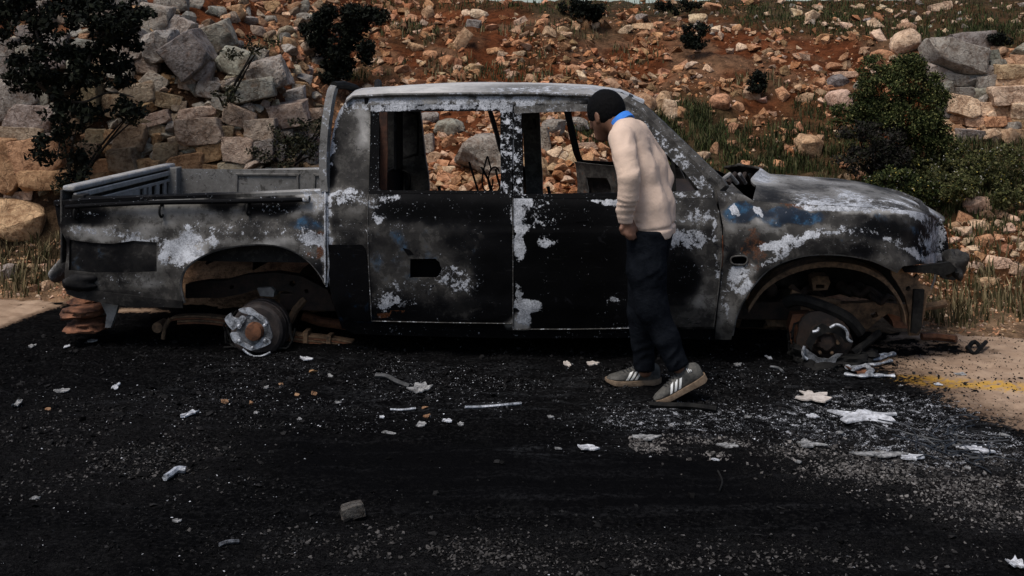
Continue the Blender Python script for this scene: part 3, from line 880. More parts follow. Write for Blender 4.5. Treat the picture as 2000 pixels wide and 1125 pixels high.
def reg_beyond(r, n):
    a = r.random(n) < .5
    px = np.where(a, r.uniform(-800, 0, n), r.uniform(2000, 2800, n)); py = r.uniform(8, 420, n)
    k = fbm(px / 80, py / 40, seed=155) + r.random(n) > .35
    return px[k], py[k], None
rubble('rubble', 1800, reg_beyond, lambda r, x, y: 6 + 34 * r.random() ** 2.6, lambda r, x, y: 'oborpbgt'[int(r.integers(0, 8))], STONE_T, 'loose limestone rubble on the bank beyond both ends of the walls', 31)
# ---------------------------------------------------------------- burnt pickup truck
# truck frame: x along the body (front at +x), y across (near side 0, far side WT), z up
TH = math.radians(5.0)
TO = Vector((0, 6.0, 0))
WT = 1.64
ca, sa = math.cos(TH), math.sin(TH)
TRUCK = link('burnt_pickup_truck', None, None, TO, (0, 0, -TH))
tag(TRUCK, 'burnt-out double cab pickup truck without wheels, glass or paint standing on the sooty road', 'pickup truck')

def to_local(X, Y, Z):
    X, Y = np.asarray(X, float) - TO[0], np.asarray(Y, float) - TO[1]
    return X * ca - Y * sa, X * sa + Y * ca, np.asarray(Z, float) - TO[2]
CLs = to_local(0, 0, H)
def ray_local(px, py):
    dx, dy, dz = (np.asarray(px, float) - CX) / F, np.ones(np.shape(px)), -(np.asarray(py, float) - YH) / F
    return dx * ca - dy * sa, dx * sa + dy * ca, dz
def L(px, py, w):
    """photo pixel -> truck point on the lengthwise plane at lateral position w"""
    d = ray_local(px, py)
    t = (w - CLs[1]) / d[1]
    return Vector((float(CLs[0] + t * d[0]), float(w), float(CLs[2] + t * d[2])))
ZT = [.05, .12, .20, .30, .45, .60, .72, .80, .86, .905, .95, 1.2, 1.40, 1.46, 1.50]
WTAB = [.10, .075, .045, .018, .004, .0, .0, .010, .030, .052, .075, .145, .200, .225, .26]
ARCH_R = L(498, 612, 0); ARCH_F = L(1625, 640, 0)
def wsurf(s, z):
    s, z = np.asarray(s, float), np.asarray(z, float)
    w = np.interp(z, ZT, WTAB)
    cabz = sstep(.9, 1.0, z)
    w = w + .010 * np.exp(-((z - .728) / .011) ** 2) * (s < 1.3) + .006 * sstep(.735, .75, z) * (s < 1.3) * sstep(.85, .8, z)
    w = w + .05 * sstep(1.4, 2.3, s) ** 2 + .34 * np.clip((s - 2.02) / .3, 0, 1.4) ** 2 + .05 * np.clip((-2.45 - s) / .12, 0, 1.2) ** 2
    for A, R in ((ARCH_R, .40), (ARCH_F, .44)):
        r = np.hypot(s - A[0], (z - A[2]))
        w = w - .034 * sstep(R + .15, R + .03, r)
    # the shoulder of the bonnet edge rolls inward
    zt = np.interp(s, [1.0, 1.2, 1.6, 2.0, 2.3], [.95, .885, .865, .85, .82])
    w = w + .05 * np.clip((z - (zt - .10)) / .12, 0, 1.3) ** 2 * sstep(1.05, 1.2, s)
    # dents left by the fire
    w = w + .006 * fbm(s * 3.5, z * 4.5, seed=61, octaves=3)
    return w
def solve(px, py, inset=0.0):
    px, py = np.asarray(px, float), np.asarray(py, float)
    d = ray_local(px, py)
    w = np.zeros(px.shape)
    for k in range(40):
        t = (w - CLs[1]) / d[1]
        s, z = CLs[0] + t * d[0], CLs[2] + t * d[2]
        w = .45 * w + .55 * (wsurf(s, z) + inset)
    return np.stack([s, w, z], -1)

# --- where soot, bare metal, rust, heat-blue and white residue lie on the near side
PAINT = [  # channel (0 residue, 1 metal, 2 rust, 3 blue), cx, cy, rx, ry, rotation, value
 (1,370,480,280,120,0,.30),(3,360,470,260,100,0,.16),(1,680,300,60,120,0,.44),(0,500,470,150,60,0,.30),(0,1640,450,220,60,0,.27),(1,690,450,60,70,0,.28),(1,1630,455,240,85,0,.28),(3,1640,450,220,80,0,.26),(2,1640,455,220,80,0,.30),(2,400,480,240,90,0,.22),(2,680,300,50,120,0,.2),(2,1420,560,40,90,0,.4),(1,840,520,150,110,0,.15),(3,830,510,120,100,0,.30),(1,1350,470,70,110,0,.20),
 (1,370,415,190,34,0,.40),(1,150,430,50,60,0,.06),(0,170,420,50,10,8,.42),(0,205,453,80,12,3,.52),(1,215,455,90,18,0,.5),(0,120,395,20,14,0,.1),(1,330,412,90,22,0,.42),
 (1,250,466,70,9,0,.45),(1,600,385,60,34,0,.66),(0,610,390,34,28,0,.5),(1,530,403,56,18,-5,.05),(0,535,402,70,20,0,.34),(1,432,396,30,16,0,.06),(3,600,440,46,14,6,.62),(1,600,442,50,16,0,.25),
 (0,607,468,34,13,10,.68),(2,630,478,20,28,0,.75),(2,575,490,50,10,15,.55),(1,470,450,120,18,0,.30),(0,470,452,130,22,0,.42),(2,405,452,14,10,0,.6),(2,300,440,60,8,0,.2),
 (0,352,490,48,32,-25,.66),(1,352,492,52,36,-25,.55),(2,325,500,12,15,0,.85),(2,373,510,12,8,-30,.6),(0,290,472,60,8,0,.58),(1,300,570,90,22,0,.26),(0,250,548,90,9,0,.42),(1,240,552,80,12,0,.42),
 (1,470,474,110,10,0,.52),(0,455,472,70,10,-10,.42),(1,390,500,14,36,40,.7),
 (1,690,290,44,110,0,.36),(0,651,262,13,66,4,.80),(0,684,202,46,16,-20,.72),(1,710,236,12,40,0,.6),(0,690,300,40,90,0,.20),(1,648,345,10,40,0,.04),(1,668,240,14,60,10,.3),(1,680,400,44,36,0,.40),(0,682,386,44,20,0,.46),
 (1,680,440,40,20,0,.22),(1,682,550,40,80,0,.10),(3,682,560,40,90,0,.34),(0,682,455,40,20,0,.36),(3,690,622,50,14,0,.6),(0,690,634,60,10,0,.36),(0,640,480,5,110,0,.66),(1,640,480,6,110,0,.6),
 (0,762,400,46,24,0,.64),(0,735,418,14,20,0,.66),(0,890,400,28,7,0,.58),(0,850,412,120,26,0,.30),(1,870,410,130,26,0,.03),(0,782,442,26,7,0,.4),
 (1,785,500,90,62,10,.27),(3,780,500,80,60,0,.42),(0,770,585,40,20,-10,.56),(0,890,545,60,22,18,.46),(1,880,545,70,30,20,.24),(1,960,560,36,80,0,.04),(1,900,600,110,22,0,.15),(2,765,613,36,6,-4,.8),(0,800,560,60,18,0,.4),(1,790,590,60,24,0,.2),
 (1,1110,520,110,130,0,.02),(0,1110,520,110,130,0,.16),(0,1022,415,24,42,0,.72),(0,1012,470,12,46,0,.70),(0,1034,598,30,16,8,.82),(0,1012,572,8,28,0,.6),(0,1018,622,16,12,0,.7),(1,1012,632,16,16,0,.6),(0,1062,420,40,40,0,.38),
 (0,1182,396,36,8,5,.72),(0,1120,420,60,10,0,.34),(0,1070,470,20,16,0,.42),(0,1195,588,18,6,-20,.5),(0,1230,636,60,6,0,.4),
 (0,1350,412,46,26,0,.66),(1,1350,415,50,32,0,.42),(0,1340,470,50,20,-10,.52),(0,1400,480,8,90,0,.50),(1,1380,590,36,56,0,.34),(1,1350,620,60,20,0,.22),(0,1370,522,30,6,0,.45),(1,1330,540,40,40,0,.05),
 (1,1440,365,50,24,0,.46),(0,1430,362,40,24,0,.50),(1,1420,420,20,50,0,.36),(3,1452,414,38,20,0,.95),(1,1520,420,90,22,0,.22),(3,1548,424,58,17,3,1.05),(2,1558,402,54,10,4,.75),(0,1480,412,7,13,-20,1.0),(0,1433,412,13,9,30,.85),(1,1492,432,26,8,-10,.5),
 (1,1660,430,60,20,0,.26),(1,1730,450,54,24,10,.16),(3,1760,440,50,14,20,.5),(0,1672,406,110,9,2,.76),(1,1680,408,110,10,2,.65),(0,1788,416,30,14,20,.62),(0,1825,462,28,46,0,.5),(3,1815,480,40,50,0,.40),(1,1815,470,40,40,0,.14),(0,1840,507,34,9,-6,.85),
 (2,1485,462,40,20,0,.52),(2,1470,480,22,34,0,.70),(0,1525,476,44,10,-14,.72),(0,1600,458,60,8,-5,.55),(0,1760,480,60,7,28,.60),(2,1760,478,60,6,28,.3),(0,1680,452,60,6,10,.45),(1,1640,486,86,18,4,.16),(1,1550,446,90,6,2,.36),
 (0,1446,545,30,40,15,.6),(1,1446,548,32,46,10,.55),(2,1478,520,22,36,20,.66),(1,1420,610,24,50,0,.40),(2,1430,625,24,40,0,.35),(0,1415,600,14,40,0,.45),(1,1420,650,30,20,0,.36),(0,1520,500,60,8,-30,.5),(1,1410,500,10,90,0,.36),
 (0,900,194,320,13,0,.56),(1,900,194,320,12,0,.50),(0,900,211,260,6,0,.60),(0,1170,190,60,10,0,.3),(1,1160,190,60,8,0,.55),(0,1000,290,18,110,0,.50),(0,730,300,14,90,0,.36),
 (1,1310,290,130,130,0,.30),(0,1320,300,130,130,0,.30),(1,1300,262,14,80,-42,.10),(0,1385,352,20,20,0,.42),
]
def paint(px, py):
    px, py = np.asarray(px, float), np.asarray(py, float)
    ch = [np.full(px.shape, .20), np.full(px.shape, .09), np.full(px.shape, .06), np.full(px.shape, .05)]
    wx = px + 7 * fbm(px / 22, py / 22, seed=71); wy = py + 6 * fbm(px / 22, py / 22, seed=72)
    for (c, cx, cy, rx, ry, rot, val) in PAINT:
        r = math.radians(rot)
        dx, dy = wx - cx, wy - cy
        u = (dx * math.cos(r) + dy * math.sin(r)) / rx
        v = (-dx * math.sin(r) + dy * math.cos(r)) / ry
        wgt = sstep(1.35, .65, np.sqrt(u * u + v * v))
        ch[c] = ch[c] * (1 - wgt) + val * wgt
    ch[1] = ch[1] * (1 + .38 * fbm(px / 60, py / 40, seed=73, octaves=4)) ; ch[0] = ch[0] * (1 + .22 * fbm(px / 30, py / 24, seed=74, octaves=3))
    return np.clip(np.stack(ch, 1), 0, 1.2)
DARK = lambda px, py: np.tile([.10, .07, .10, .03], (len(np.atleast_1d(px)), 1))

def cdt_fill(outline, holes, step):
    loops = [resample(outline, step)] + [resample(h, step) for h in holes]
    allb = np.concatenate(loops)
    x0, y0 = loops[0].min(0); x1, y1 = loops[0].max(0)
    gx, gy = np.meshgrid(np.arange(x0 + step * .5, x1, step), np.arange(y0 + step * .5, y1, step))
    gx = gx + (np.arange(gx.shape[0]) % 2)[:, None] * step * .5
    gx, gy = gx.ravel(), gy.ravel()
    ok = in_poly(gx, gy, loops[0])
    for h in loops[1:]: ok &= ~in_poly(gx, gy, h)
    gx, gy = gx[ok], gy[ok]
    dmin = np.full(len(gx), 1e9)
    for k in range(0, len(allb), 200):
        c = allb[k:k + 200]
        dmin = np.minimum(dmin, ((gx[:, None] - c[None, :, 0]) ** 2 + (gy[:, None] - c[None, :, 1]) ** 2).min(1))
    ok = dmin > (step * .55) ** 2
    pts = np.concatenate([allb, np.stack([gx[ok], gy[ok]], 1)])
    edges = []; o = 0
    for lp in loops:
        n = len(lp)
        edges += [(o + i, o + (i + 1) % n) for i in range(n)]
        o += n
    vs, es, fs, *_ = delaunay_2d_cdt([Vector(p) for p in pts.tolist()], edges, [], 0, 1e-5)
    vs = np.array([tuple(v) for v in vs]); fs = np.array(fs)
    c = vs[fs].mean(1)
    ok = in_poly(c[:, 0], c[:, 1], loops[0])
    for h in loops[1:]: ok &= ~in_poly(c[:, 0], c[:, 1], h)
    return vs, fs[ok]

def shell(name, V3, fs, burn, nrm, thick, parent, mat=BURNT, burn_in=None, xf=None):
    """triangles given a thickness along nrm (points to the inside)"""
    n = len(V3)
    V3 = np.asarray(V3); back = V3 + np.asarray(nrm) * thick
    a, b_, c = V3[fs[:, 0]], V3[fs[:, 1]], V3[fs[:, 2]]
    fn = np.cross(b_ - a, c - a)
    flip = (fn * np.asarray(nrm)).sum(1) > 0
    fs = np.where(flip[:, None], fs[:, ::-1], fs)
    ed = {}
    for f in fs.tolist():
        for i in range(3):
            e = (f[i], f[(i + 1) % 3])
            if (e[1], e[0]) in ed: ed.pop((e[1], e[0]))
            else: ed[e] = 1
    faces = fs.tolist() + (fs[:, ::-1] + n).tolist() + [(e[1], e[0], e[0] + n, e[1] + n) for e in ed]
    bi = burn * np.array([.3, .5, 1, .5]) if burn_in is None else burn_in
    Vall = np.concatenate([V3, back])
    if xf is not None: Vall = xf(Vall)
    me = mesh_from(name, Vall, faces, mat, True, 42, {'burn': np.concatenate([burn, bi])})
    return link(name, me, parent)

def panel(name, outline, holes=(), parent=TRUCK, step=6.5, thick=.014, inset=0.0, pf=paint, mirror=False, xf=None, mat=BURNT):
    vs, fs = cdt_fill(outline, holes, step)
    V3 = solve(vs[:, 0], vs[:, 1], inset)
    nrm = np.array([0, 1.0, 0])
    if mirror:
        V3 = V3 * [1, -1, 1] + [0, WT, 0]
        nrm = -nrm
    return shell(name, V3, fs, pf(vs[:, 0], vs[:, 1]), nrm, thick, parent, mat, None, xf)

def flat_burn(n, v): return np.tile(v, (n, 1))
def bplate(name, pts, w, thick, parent=TRUCK, mat=DARKRUST, holes=()):
    """outline in photo pixels cut from plate standing lengthwise at lateral position w"""
    vs, fs = cdt_fill(pts, holes, 14)
    V3 = np.array([L(x, y, w) for x, y in vs])
    return shell(name, V3, fs, flat_burn(len(vs), [.1, .1, .3, 0]), np.array([0, 1.0, 0]), thick, parent, mat)
def bbox(name, c, d, parent=TRUCK, mat=DARKRUST, bevel=.006, rot=None, burn=None):
    mb = MB().box(c, d, rot)
    o = mb.build(name, mat, parent, True, 30, attrs={'burn': flat_burn(8, burn)} if burn is not None else None)
    if bevel:
        m_ = o.modifiers.new('bevel', 'BEVEL'); m_.width = bevel; m_.segments = 2
    return o
def btube(name, pts, r, parent=TRUCK, mat=CHAR, n=8, burn=None, flat=1.0):
    mb = MB().tube(pts, r, n, True, flat)
    return mb.build(name, mat, parent, attrs={'burn': flat_burn(len(mb.V), burn)} if burn is not None else None)

# ---- load bed
arch_r = [tuple(p) for p in smooth_line([(358,592),(351,560),(358,530),(380,508),(420,489),(470,479),(520,477),(562,485),(598,506),(622,532),(636,556)], 4)]
bed_out = [(106,395),(200,389),(300,385),(400,382),(500,379),(635,373),(635,556)] + arch_r[::-1][1:] + [(330,596),(300,598),(250,594),(200,587),(150,577),(128,568),(126,530),(130,500),(130,472),(114,440)]
BED = panel('bed_side', bed_out, [[(136,468),(180,474),(220,476),(260,470),(306,473),(306,531),(230,533),(180,533),(134,528)]])
panel('tail_light_plate', [(133,465),(180,471),(220,473),(260,468),(308,470),(308,533),(230,536),(180,536),(131,530)], inset=.012, pf=lambda x, y: np.stack([np.full(len(x), .08), np.full(len(x), .15) + .10 * sstep(240, 300, x) * sstep(535, 480, y), np.full(len(x), .05), np.full(len(x), .30)], 1), thick=.008, parent=BED)
panel('bed_side', bed_out, [], mirror=True, step=16, pf=lambda x, y: np.tile([.05, .08, .12, 0], (len(x), 1)))
btube('arch_lip', [Vector(solve(*p)) + Vector((0, .012, 0)) for p in arch_r], .010, BED, BURNT, 6, (.25, .40, .3, 0))
# rails along the top of both sides
top = [(106,395),(200,389),(300,385),(400,382),(500,379),(635,373)]
def rail(name, far):
    mb = MB()
    pts = [Vector(solve(*p)) for p in resample(top, 20, False)]
    vs, fs = [], []
    for p in pts:
        for dy, dz in ((-.006, -.018), (-.008, .004), (.0, .010), (.055, .010), (.062, .002), (.062, -.035)):
            vs.append((p.x, (p.y + dy) if not far else WT - p.y - dy, p.z + dz))
    n = len(pts)
    for i in range(n - 1):
        for k in range(6):
            fs.append((i * 6 + k, i * 6 + (k + 1) % 6, (i + 1) * 6 + (k + 1) % 6, (i + 1) * 6 + k))
    fs += [tuple(range(6)), tuple(range((n - 1) * 6, n * 6))]
    mb.add(vs, fs)
    x = np.array([v[0] for v in mb.V])
    b = np.stack([np.where(x < -1.2, .28, .5), .12 + .55 * sstep(-1.7, -1.2, x), x * 0 + .1, x * 0], 1) if not far else np.tile([.45, .62, .15, .05], (len(x), 1))
    return mb.build(name, BURNT, TRUCK, True, 40, attrs={'burn': b})
rail('bed_rail', False); rail('bed_rail', True)
# inner walls, floor, wheel housings
s0, s1 = -2.50, -1.03
def bed_inner(name, w, zt, burn):
    mb = MB()
    d = .018
    mb.box(((s0 + s1) / 2, w, (zt + .50) / 2), (s1 - s0, d, zt - .50))
    return mb.build(name, BURNT, TRUCK, attrs={'burn': flat_burn(8, burn)})
bed_inner('bed_inner_wall', .11, .86, (.2, .2, .2, 0))
bi = bed_inner('bed_inner_wall', WT - .115, .885, (.30, .46, .34, 0))
for (a, b_) in ((-2.05, -1.62), (-1.50, -1.12)):     # pressed panels in the far wall
    ring = smooth_line([(a, .60), (a, .83), (a + .03, .85), (b_ - .03, .85), (b_, .83), (b_, .60)], 4)
    btube('pressing', [Vector((p[0], WT - .127, p[1])) for p in ring], .010, bi, BURNT, 6, (.1, .42, .2, 0))
bbox('bed_floor', ((s0 + s1) / 2, WT / 2, .52), (s1 - s0, WT - .24, .03), mat=BURNT, burn=(.2, .25, .4, 0))
for i in range(9):
    bbox('floor_rib', ((s0 + s1) / 2, .28 + i * .135, .545), (s1 - s0 - .06, .05, .016), mat=BURNT, burn=(.2, .3, .4, 0), bevel=.004)
bbox('bed_front_wall', (s1 + .01, WT / 2, .70), (.03, WT - .2, .42), mat=BURNT, burn=(.2, .2, .3, 0))
for wv in (.30, WT - .30):
    mb = MB()
    n = 16; vs = []
    for k in range(n + 1):
        th = math.pi * k / n
        for wq in (-.17, .17):
            vs.append((ARCH_R[0] + .40 * math.cos(th), wv + wq, ARCH_R[2] + .02 + .41 * math.sin(th)))
    fs = [(2 * k, 2 * k + 1, 2 * k + 3, 2 * k + 2) for k in range(n)]
    if wv > .5: mb.add(vs, fs)
    else: mb.add(vs[8:-6], [tuple(i for i in f) for f in fs[:len(fs) - 7]])
    o = mb.build('wheel_housing', CHAR, TRUCK)
    m_ = o.modifiers.new('thick', 'SOLIDIFY'); m_.thickness = .012
# corner posts and tailgate
bbox('corner_post', (-2.49, WT - .15, .72), (.07, .10, .36), mat=BURNT, burn=(.35, .52, .35, 0))
bbox('corner_post', (-2.49, .12, .69), (.07, .08, .36), mat=BURNT, burn=(.2, .2, .3, 0))
TG = link('tailgate', None, TRUCK)
def tgbox(name, c, d, burn, bev=.006): return bbox(name, c, d, TG, BURNT, bev, None, burn)
tgbox('tailgate_cap', (-2.545, WT / 2, .905), (.075, WT - .16, .035), (.45, .74, .5, 0), .012)
tgbox('outer_skin', (-2.578, WT / 2, .69), (.014, WT - .12, .42), (.3, .3, .3, 0))
tgbox('inner_rail', (-2.512, WT / 2, .862), (.020, WT - .18, .034), (.36, .70, .35, 0))
tgbox('inner_rail', (-2.512, WT / 2, .812), (.016, WT - .18, .022), (.3, .66, .3, 0))
tgbox('inner_rail', (-2.512, WT / 2, .60), (.020, WT - .18, .16), (.3, .45, .3, 0))
tgbox('inner_panel', (-2.512, .53, .742), (.016, .86, .124), (.3, .64, .35, 0), .004)
for k, (w0, w1) in enumerate(((1.02, 1.06), (1.10, 1.14), (1.22, 1.27), (1.35, 1.39), (1.47, 1.52))):
    tgbox('inner_slat', (-2.512, (w0 + w1) / 2, .742), (.018, w1 - w0, .124), (.3, .64, .35, 0), .004)
# tie-down bar outside the near rail
tb = [Vector(solve(x, y)) + Vector((0, -.035, 0)) for x, y in smooth_line([(135,403),(200,399),(320,394),(450,392),(540,390),(604,388)], 5)]
TB = btube('tie_bar', tb, .013, TRUCK, BURNT, 10, (.22, .10, .2, 0))
MBe = MB().lathe(tb[-1], (1, -.1, 0), [(-.03, .016), (.0, .020), (.012, .020), (.012, .011), (.004, .010)], 14)
MBe.build('bar_end', BURNT, TB, attrs={'burn': flat_burn(len(MBe.V), (.5, .5, .2, 0))})
for x in (152, 318, 487):
    p = Vector(solve(x, np.interp(x, [135, 604], [402, 389]) + 3)) 
    hk = [p + Vector((0, .0, .0)), p + Vector((0, -.04, -.01)), p + Vector((0, -.045, -.045)), p + Vector((.004, -.03, -.065)), p + Vector((.006, -.012, -.055))]
    btube('bar_hook', [Vector(q) for q in smooth_line(hk, 4)], .007, TB, CHAR, 6)
# crumpled bumper end at the tail corner and the hanging mud flap bracket
def bulge(name, px, py, rx, ry, w, dw, mat, parent=TRUCK, seed=1, lump=.12, burn=None, squash=1.0):
    c = L(px, py, w)
    k = c.y + 6
    mb = MB(); nu, nv = 22, 14
    vs = []
    for j in range(nv + 1):
        ph = math.pi * j / nv
        for i in range(nu):
            th = 2 * math.pi * i / nu
            d = np.array([math.sin(ph) * math.cos(th), math.sin(ph) * math.sin(th), math.cos(ph)])
            d = np.sign(d) * np.abs(d) ** squash
            f_ = 1 + lump * float(fbm(d[0] * 1.6 + seed, d[1] * 1.6, d[2] * 1.6, seed=seed, octaves=2))
            vs.append((c.x + d[0] * rx * 6.1 / F * f_, c.y + d[1] * dw * f_, c.z + d[2] * ry * 6.1 / F * f_))
    fs = [(j * nu + i, j * nu + (i + 1) % nu, (j + 1) * nu + (i + 1) % nu, (j + 1) * nu + i) for j in range(nv) for i in range(nu)]
    mb.add(vs, fs)
    return mb.build(name, mat, parent, True, 60, attrs={'burn': flat_burn(len(mb.V), burn)} if burn else None)
bulge('bumper_corner', 158, 551, 37, 19, .02, .05, BURNT, seed=4, lump=.22, burn=(.06, .17, .0, .26), squash=.8)
panel('valance', [(128,560),(200,570),(300,582),(356,588),(357,602),(320,600),(260,600),(200,592),(150,582),(130,574)], inset=-.008, thick=.012, pf=lambda x, y: np.tile([.2, .22, .2, .05], (len(x), 1)))
bulge('bumper_end', 127, 525, 9, 24, .30, .18, BURNT, seed=9, lump=.1, burn=(.4, .5, .2, 0))
# squashed rusty bumper tube under the tail
for (px, py, rx, ry, dw, sd) in ((172, 606, 40, 12, .15, 3), (176, 632, 38, 12, .14, 5)):
    bulge('bumper_roll', px, py, rx, ry, .22, dw, TERRA, seed=sd, lump=.30, squash=.75)
bulge('bumper_roll', 163, 588, 26, 10, .30, .10, TERRA, seed=8, lump=.35)
bplate('mud_flap_bracket', [(196,590),(232,592),(226,612),(216,640),(205,640),(208,615)], .12, .03, mat=GREYMET)

# ---- cab sides
cab_top = [(655,236),(663,216),(674,200),(690,189),(760,185),(900,183),(1050,183),(1140,186),(1180,190)]
ap = [(1215,197),(1240,207),(1300,262),(1350,312),(1409,368)]
cab_out = [(637,376),(641,330),(647,275)] + cab_top + ap + [(1400,400),(1409,440),(1412,500),(1406,560),(1396,640),(1396,655),(1003,652),(700,646),(668,642),(655,604),(641,552),(638,470)]
rear_ap = [(746,226),(760,219),(900,217),(972,217),(976,222),(976,366),(972,373),(760,371),(746,366)]
rear_op_low = [(735,392),(985,392),(985,615),(740,610),(728,560)]
front_ap = [(1024,222),(1100,219),(1170,220),(1225,226),(1326,338),(1332,368),(1320,376),(1030,376)]
qw = None
CABS = panel('cab_side', cab_out, [[(742,216),(977,214),(979,374),(739,373)], [(1020,218),(1190,212),(1222,217),(1290,285),(1352,345),(1372,374),(1022,380)],
                                  [(745,400),(985,400),(985,615),(745,610)], [(1020,400),(1380,400),(1385,560),(1375,620),(1020,630)]], inset=.016, thick=.03)
# rear side door and front side door: skin below the sill, window frame above it
REAR_D = panel('rear_door', [(719,376),(999,377),(1001,500),(1001,632),(726,628),(720,520)], [[(801,506),(850,505),(858,512),(863,526),(856,540),(850,543),(801,543)]], thick=.03)
panel('door_inner', [(790,490),(880,490),(880,560),(790,560)], inset=.10, pf=DARK, parent=REAR_D)
FRONT_D = panel('front_door', [(1003,384),(1110,386),(1230,385),(1391,376),(1403,410),(1409,450),(1410,500),(1404,560),(1394,638),(1240,641),(1003,643)], inset=-.006, thick=.03)
def strip(name, outer, inner, parent, inset, burnf=paint, thick=.02):
    return panel(name, outer, [inner], parent, 5, thick, inset, burnf)
dkframe = lambda x, y: np.stack([np.where(y < 217, .60, np.where(x > 970, .46, .34)), np.full(len(x), .05), np.where(x < 760, .12, .06), np.full(len(x), .03)], 1)
strip('window_frame', [(724,206),(800,204),(978,205),(1001,207),(1000,378),(720,378),(722,300)], [(741,219),(760,218),(974,217),(977,220),(978,366),(976,373),(745,372),(740,366)], REAR_D, -.002, dkframe)
strip('window_frame', [(1004,208),(1100,204),(1200,204),(1228,209),(1300,270),(1350,318),(1393,366),(1392,386),(1230,388),(1003,387)],
      [(1018,221),(1100,218),(1200,217),(1222,222),(1290,290),(1340,340),(1366,372),(1300,376),(1022,380)], FRONT_D, -.008,
      lambda x, y: np.stack([np.where(x < 1030, .46, np.where(y < 222, .42, .26 + .2 * (x > 1250))), np.where(y < 222, .40, .05 + .25 * (x > 1230)), np.full(len(x), .08), np.full(len(x), .03)], 1))
bplate('quarter_window_post', [(1311,312),(1318,314),(1321,374),(1310,374)], .10, .02, FRONT_D, CHAR)
def edge_line(parent, pts, inset=-.004, r=.0028, burn=(.42, .34, .2, .1)):
    btube('edge_highlight', [Vector(solve(x, y, inset)) for x, y in resample(pts, 10, False)], r, parent, BURNT, 5, burn)  # thin pale tubes, a highlight along the panel edges put in as colour
edge_line(REAR_D, [(719,380),(718,450),(720,520),(726,627),(860,630),(1000,632)])
edge_line(FRONT_D, [(1002,386),(1002,500),(1002,643),(1120,643),(1235,641)], -.010)
edge_line(FRONT_D, [(1394,638),(1404,560),(1410,500),(1409,450),(1403,410)], -.010, .0032, (.36, .34, .5, 0))
edge_line(BED, [(635,376),(635,470),(635,552)], -.004, .005, (.60, .5, .2, .05))
edge_line(CABS, [(638,560),(642,520),(639,470),(638,378)], .010, .005, (.60, .5, .2, .05))
# door handle stumps and hinge edge
panel('handle_recess', [(1122,418),(1146,418),(1148,432),(1124,434)], inset=-.009, thick=.006, pf=lambda x, y: np.tile([.05, .03, .1, 0], (len(x), 1)), parent=FRONT_D)
panel('handle_recess', [(786,484),(800,488),(808,497),(796,498)], inset=-.003, thick=.006, pf=DARK, parent=REAR_D)
# sill
panel('sill', [(668,640),(726,632),(1003,646),(1240,645),(1396,642),(1398,664),(1240,660),(1003,661),(760,655),(690,652)], inset=.012, thick=.05, pf=lambda x, y: np.tile([.30, .10, .12, .15], (len(x), 1)))
panel('sill', [(668,640),(726,632),(1003,646),(1240,645),(1396,642),(1398,664),(1240,660),(1003,661),(760,655),(690,652)], inset=.012, thick=.05, mirror=True, step=20, pf=DARK)
panel('side_panel_patch', [(641,478),(706,478),(713,486),(719,520),(724,600),(722,628),(672,628),(658,600),(645,556),(641,520)], inset=.008, thick=.006, pf=lambda x, y: np.tile([.13, .06, .0, .30], (len(x), 1)))
# far cab side with open apertures
far_pf = lambda x, y: np.stack([np.full(len(x), .15), np.full(len(x), .62), np.where(x < 760, .10, .32), np.zeros(len(x))], 1)
panel('cab_side', cab_out, [[(747,216),(985,216),(985,620),(760,610),(747,520)], [(1026,218),(1195,213),(1225,220),(1300,290),(1378,372),(1385,560),(1375,620),(1026,625)]], mirror=True, step=11, pf=far_pf, thick=.05)
qi = L(700, 300, WT - .16)
def ringp(name, pts, r, parent, mat, burn=None): return btube(name, [Vector(p) for p in smooth_line(pts, 4, True)] , r, parent, mat, 6, burn)
for (x0, y0, x1, y1) in ((772, 222, 816, 302), (775, 336, 800, 372)):
    q = [L(x, y, WT - .26 + .12 * (y - 222) / 150) for x, y in ((x0 + 6, y0), (x1 - 6, y0), (x1, y0 + 8), (x1, y1 - 8), (x1 - 6, y1), (x0 + 6, y1))]
    ringp('pressing', [tuple(v) for v in q], .008, TRUCK, CHAR)
bplate('door_jamb', [(741,219),(756,219),(757,300),(755,374),(739,374),(740,300)], .17, .02, CABS, simple_mat('sooty_rust', (.012, .007, .005), (.07, .028, .015), 9, .85, .4, .005))
# back wall of the cab with its window opening
bwx = -.90
BW = link('cab_back_wall', None, TRUCK)
for nm, c, d in (('lower_wall', (bwx, WT / 2, .62), (.025, WT - .16, .62)), ('upper_wall', (bwx + .05, WT / 2, 1.385), (.025, WT - .42, .08)), ('wall_post', (bwx + .03, .36, 1.14), (.025, .20, .44)), ('wall_post', (bwx + .03, WT - .36, 1.14), (.025, .20, .44))):
    bbox(nm, c, d, BW, BURNT, .006, None, (.1, .12, .3, 0))
